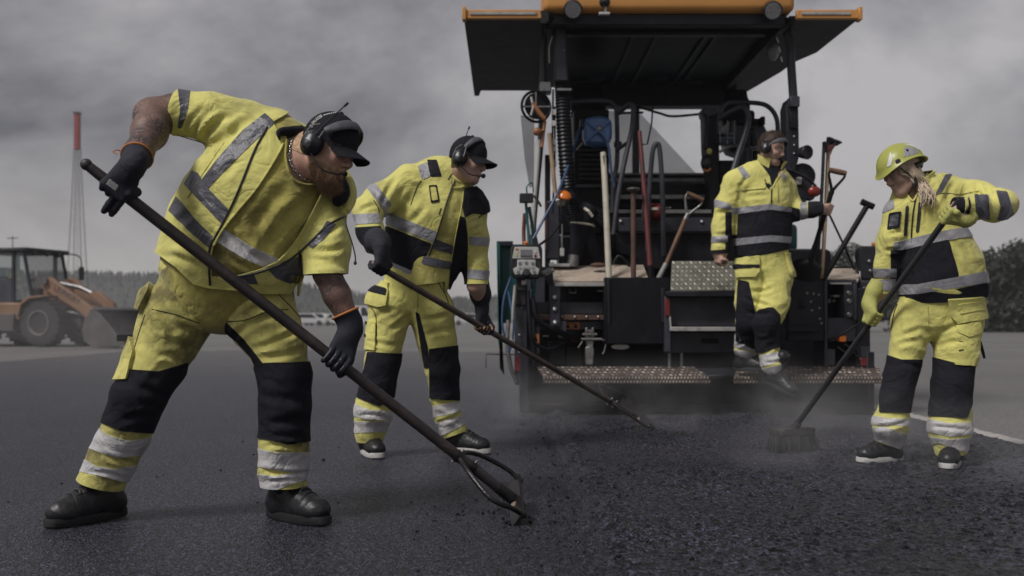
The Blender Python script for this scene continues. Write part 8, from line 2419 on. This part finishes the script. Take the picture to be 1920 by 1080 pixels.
def car(px, D, L, h, col, label, heading=0.0, van=False):
    c = P(px, 0, D); c[2] = -.055
    R = np.stack([[math.cos(heading), math.sin(heading), 0], [-math.sin(heading), math.cos(heading), 0], [0, 0, 1.0]])
    T = thing('parked_car' if not van else 'parked_van', c, label, 'van' if van else 'car', 'vehicles parked far off by the forest')
    W = lambda p: np.asarray(p, float) @ R + c
    m = mat('car_paint_' + '_'.join('%02d' % int(q * 100) for q in col), col, .3, var=.03, bump=0)
    w = .86
    if van: low = [(-L / 2, .3), (L / 2, .3), (L / 2, .95), (L / 2 - .7, 1.15), (L / 2 - 1.3, h), (-L / 2, h)]
    else: low = [(-L / 2, .3), (L / 2, .3), (L / 2, .72), (L / 2 - .9, .88), (L / 2 - 1.6, h), (-L / 2 + 1.0, h), (-L / 2 + .35, .95), (-L / 2, .9)]
    v, f = prism([(x, -w, z) for x, z in low], (0, 2 * w, 0), .06); obj('body', (W(v), f), m, T)
    if van: gl = [(L / 2 - 1.9, 1.15), (L / 2 - .95, 1.15), (L / 2 - 1.4, h - .15), (L / 2 - 1.9, h - .15)]
    else: gl = [(-L / 2 + .7, .95), (L / 2 - 1.1, .92), (L / 2 - 1.65, h - .07), (-L / 2 + 1.1, h - .07)]
    v, f = prism([(x, -w - .012, z) for x, z in gl], (0, 2 * w + .024, 0)); obj('windows', (W(v), f), M_PBL, T)
    for x in (-L / 2 + .8, L / 2 - .8):
        for y in (-w + .05, w - .05): obj('wheel', lathe([(0, -.1), (.3, -.1), (.32, 0), (.3, .1), (0, .1)], W((x, y, .32)), R[1], 14), M_TYRE, T)
for a in ((578, 118, 4.3, 1.45, (.5, .5, .52), 'pale car parked far off next to the lowest glove of the bearded man', .1), (600, 124, 4.5, 1.5, (.55, .55, .55), 'white car parked far off at the middle of the row of vehicles', -.2),
          (636, 122, 4.4, 1.45, (.52, .52, .50), 'pale car beside the white van in the far row of vehicles', .15), (668, 116, 5.2, 2.3, (.55, .55, .56), 'white van parked far off just left of the second raker', .0, True),
          (880, 126, 4.4, 1.5, (.5, .5, .51), 'pale car parked far off between the second raker and the paver', .1), (175, 60, 3.0, 1.9, (.55, .55, .54), 'white van partly hidden behind the loader bucket', .2, True)):
    car(*a)
tm = thing('traffic_cone', P(641, 610, 110) * [1, 1, 0] + [0, 0, -.055], 'small red cone on the pavement below the parked cars', 'cone')
cc = P(641, 610, 110); cc[2] = -.055
obj('cone_body', lathe([(.32, .05), (.28, .08), (.05, .85), (0, .86)], cc, (0, 0, 1), 14), M_REDL, tm); obj('cone_base', box(cc + [-.35, -.35, 0], cc + [.35, .35, .05], .01), M_REDL, tm)
# ================================================================== steam off the hot mat, and thin haze
def volume_box(name, lo, hi, dens, col, noise=None):
    m = bpy.data.materials.new(name + '_air'); m.use_nodes = True
    n, l = m.node_tree.nodes, m.node_tree.links; n.clear()
    out = n.new('ShaderNodeOutputMaterial'); pv = n.new('ShaderNodeVolumePrincipled')
    pv.inputs['Color'].default_value = tuple(col) + (1,); pv.inputs['Density'].default_value = dens; pv.inputs['Anisotropy'].default_value = .2
    if noise:
        sc, a, b, st = noise
        tc = n.new('ShaderNodeTexCoord'); mp = n.new('ShaderNodeMapping'); mp.inputs['Scale'].default_value = st
        l.new(tc.outputs['Object'], mp.inputs[0])
        nz = n.new('ShaderNodeTexNoise'); nz.inputs['Scale'].default_value = sc; nz.inputs['Detail'].default_value = 3; nz.inputs['Distortion'].default_value = .6; l.new(mp.outputs[0], nz.inputs['Vector'])
        mr = n.new('ShaderNodeMapRange'); mr.inputs['From Min'].default_value = a; mr.inputs['From Max'].default_value = b; mr.interpolation_type = 'SMOOTHSTEP'; l.new(nz.outputs['Fac'], mr.inputs['Value'])
        # fades towards every side of its box
        g = n.new('ShaderNodeTexCoord'); sp = n.new('ShaderNodeSeparateXYZ'); l.new(g.outputs['Generated'], sp.inputs[0])
        last = mr.outputs[0]
        for ax, lo_ in (('X', True), ('Y', True), ('Z', False)):
            if lo_:
                s1 = n.new('ShaderNodeMath'); s1.operation = 'PINGPONG'; s1.inputs[1].default_value = .5; l.new(sp.outputs[ax], s1.inputs[0])
                r1 = n.new('ShaderNodeMapRange'); r1.inputs['From Max'].default_value = .28; r1.interpolation_type = 'SMOOTHSTEP'; l.new(s1.outputs[0], r1.inputs['Value'])
            else:
                r1 = n.new('ShaderNodeMapRange'); r1.inputs['From Min'].default_value = 1.0; r1.inputs['From Max'].default_value = .12; r1.interpolation_type = 'SMOOTHSTEP'; l.new(sp.outputs[ax], r1.inputs['Value'])
            mu = n.new('ShaderNodeMath'); mu.operation = 'MULTIPLY'; l.new(last, mu.inputs[0]); l.new(r1.outputs[0], mu.inputs[1]); last = mu.outputs[0]
        md = n.new('ShaderNodeMath'); md.operation = 'MULTIPLY'; md.inputs[1].default_value = dens; l.new(last, md.inputs[0]); l.new(md.outputs[0], pv.inputs['Density'])
    l.new(pv.outputs[0], out.inputs['Volume'])
    o = obj(name, box(lo, hi), m, None, base=(0, 0, 0), smooth=False)
    return tag(o, kind='stuff')
volume_box('steam', (-.6, 6.0, .03), (2.95, 7.85, .55), .50, (.92, .92, .94), (2.4, .40, .68, (1, 1, 1.2)))
volume_box('steam', (.9, 4.0, .03), (2.75, 5.9, .55), .45, (.92, .92, .94), (2.6, .42, .70, (1, 1, 1.3)))
volume_box('steam', (-15.5, 25.0, -.03), (-8.0, 27.6, 2.6), .08, (.92, .92, .94), (.5, .35, .65, (1, 1, 1.2)))
volume_box('haze', (-330, -25, -1.06), (330, 430, 27), .0008, (.93, .93, .95))
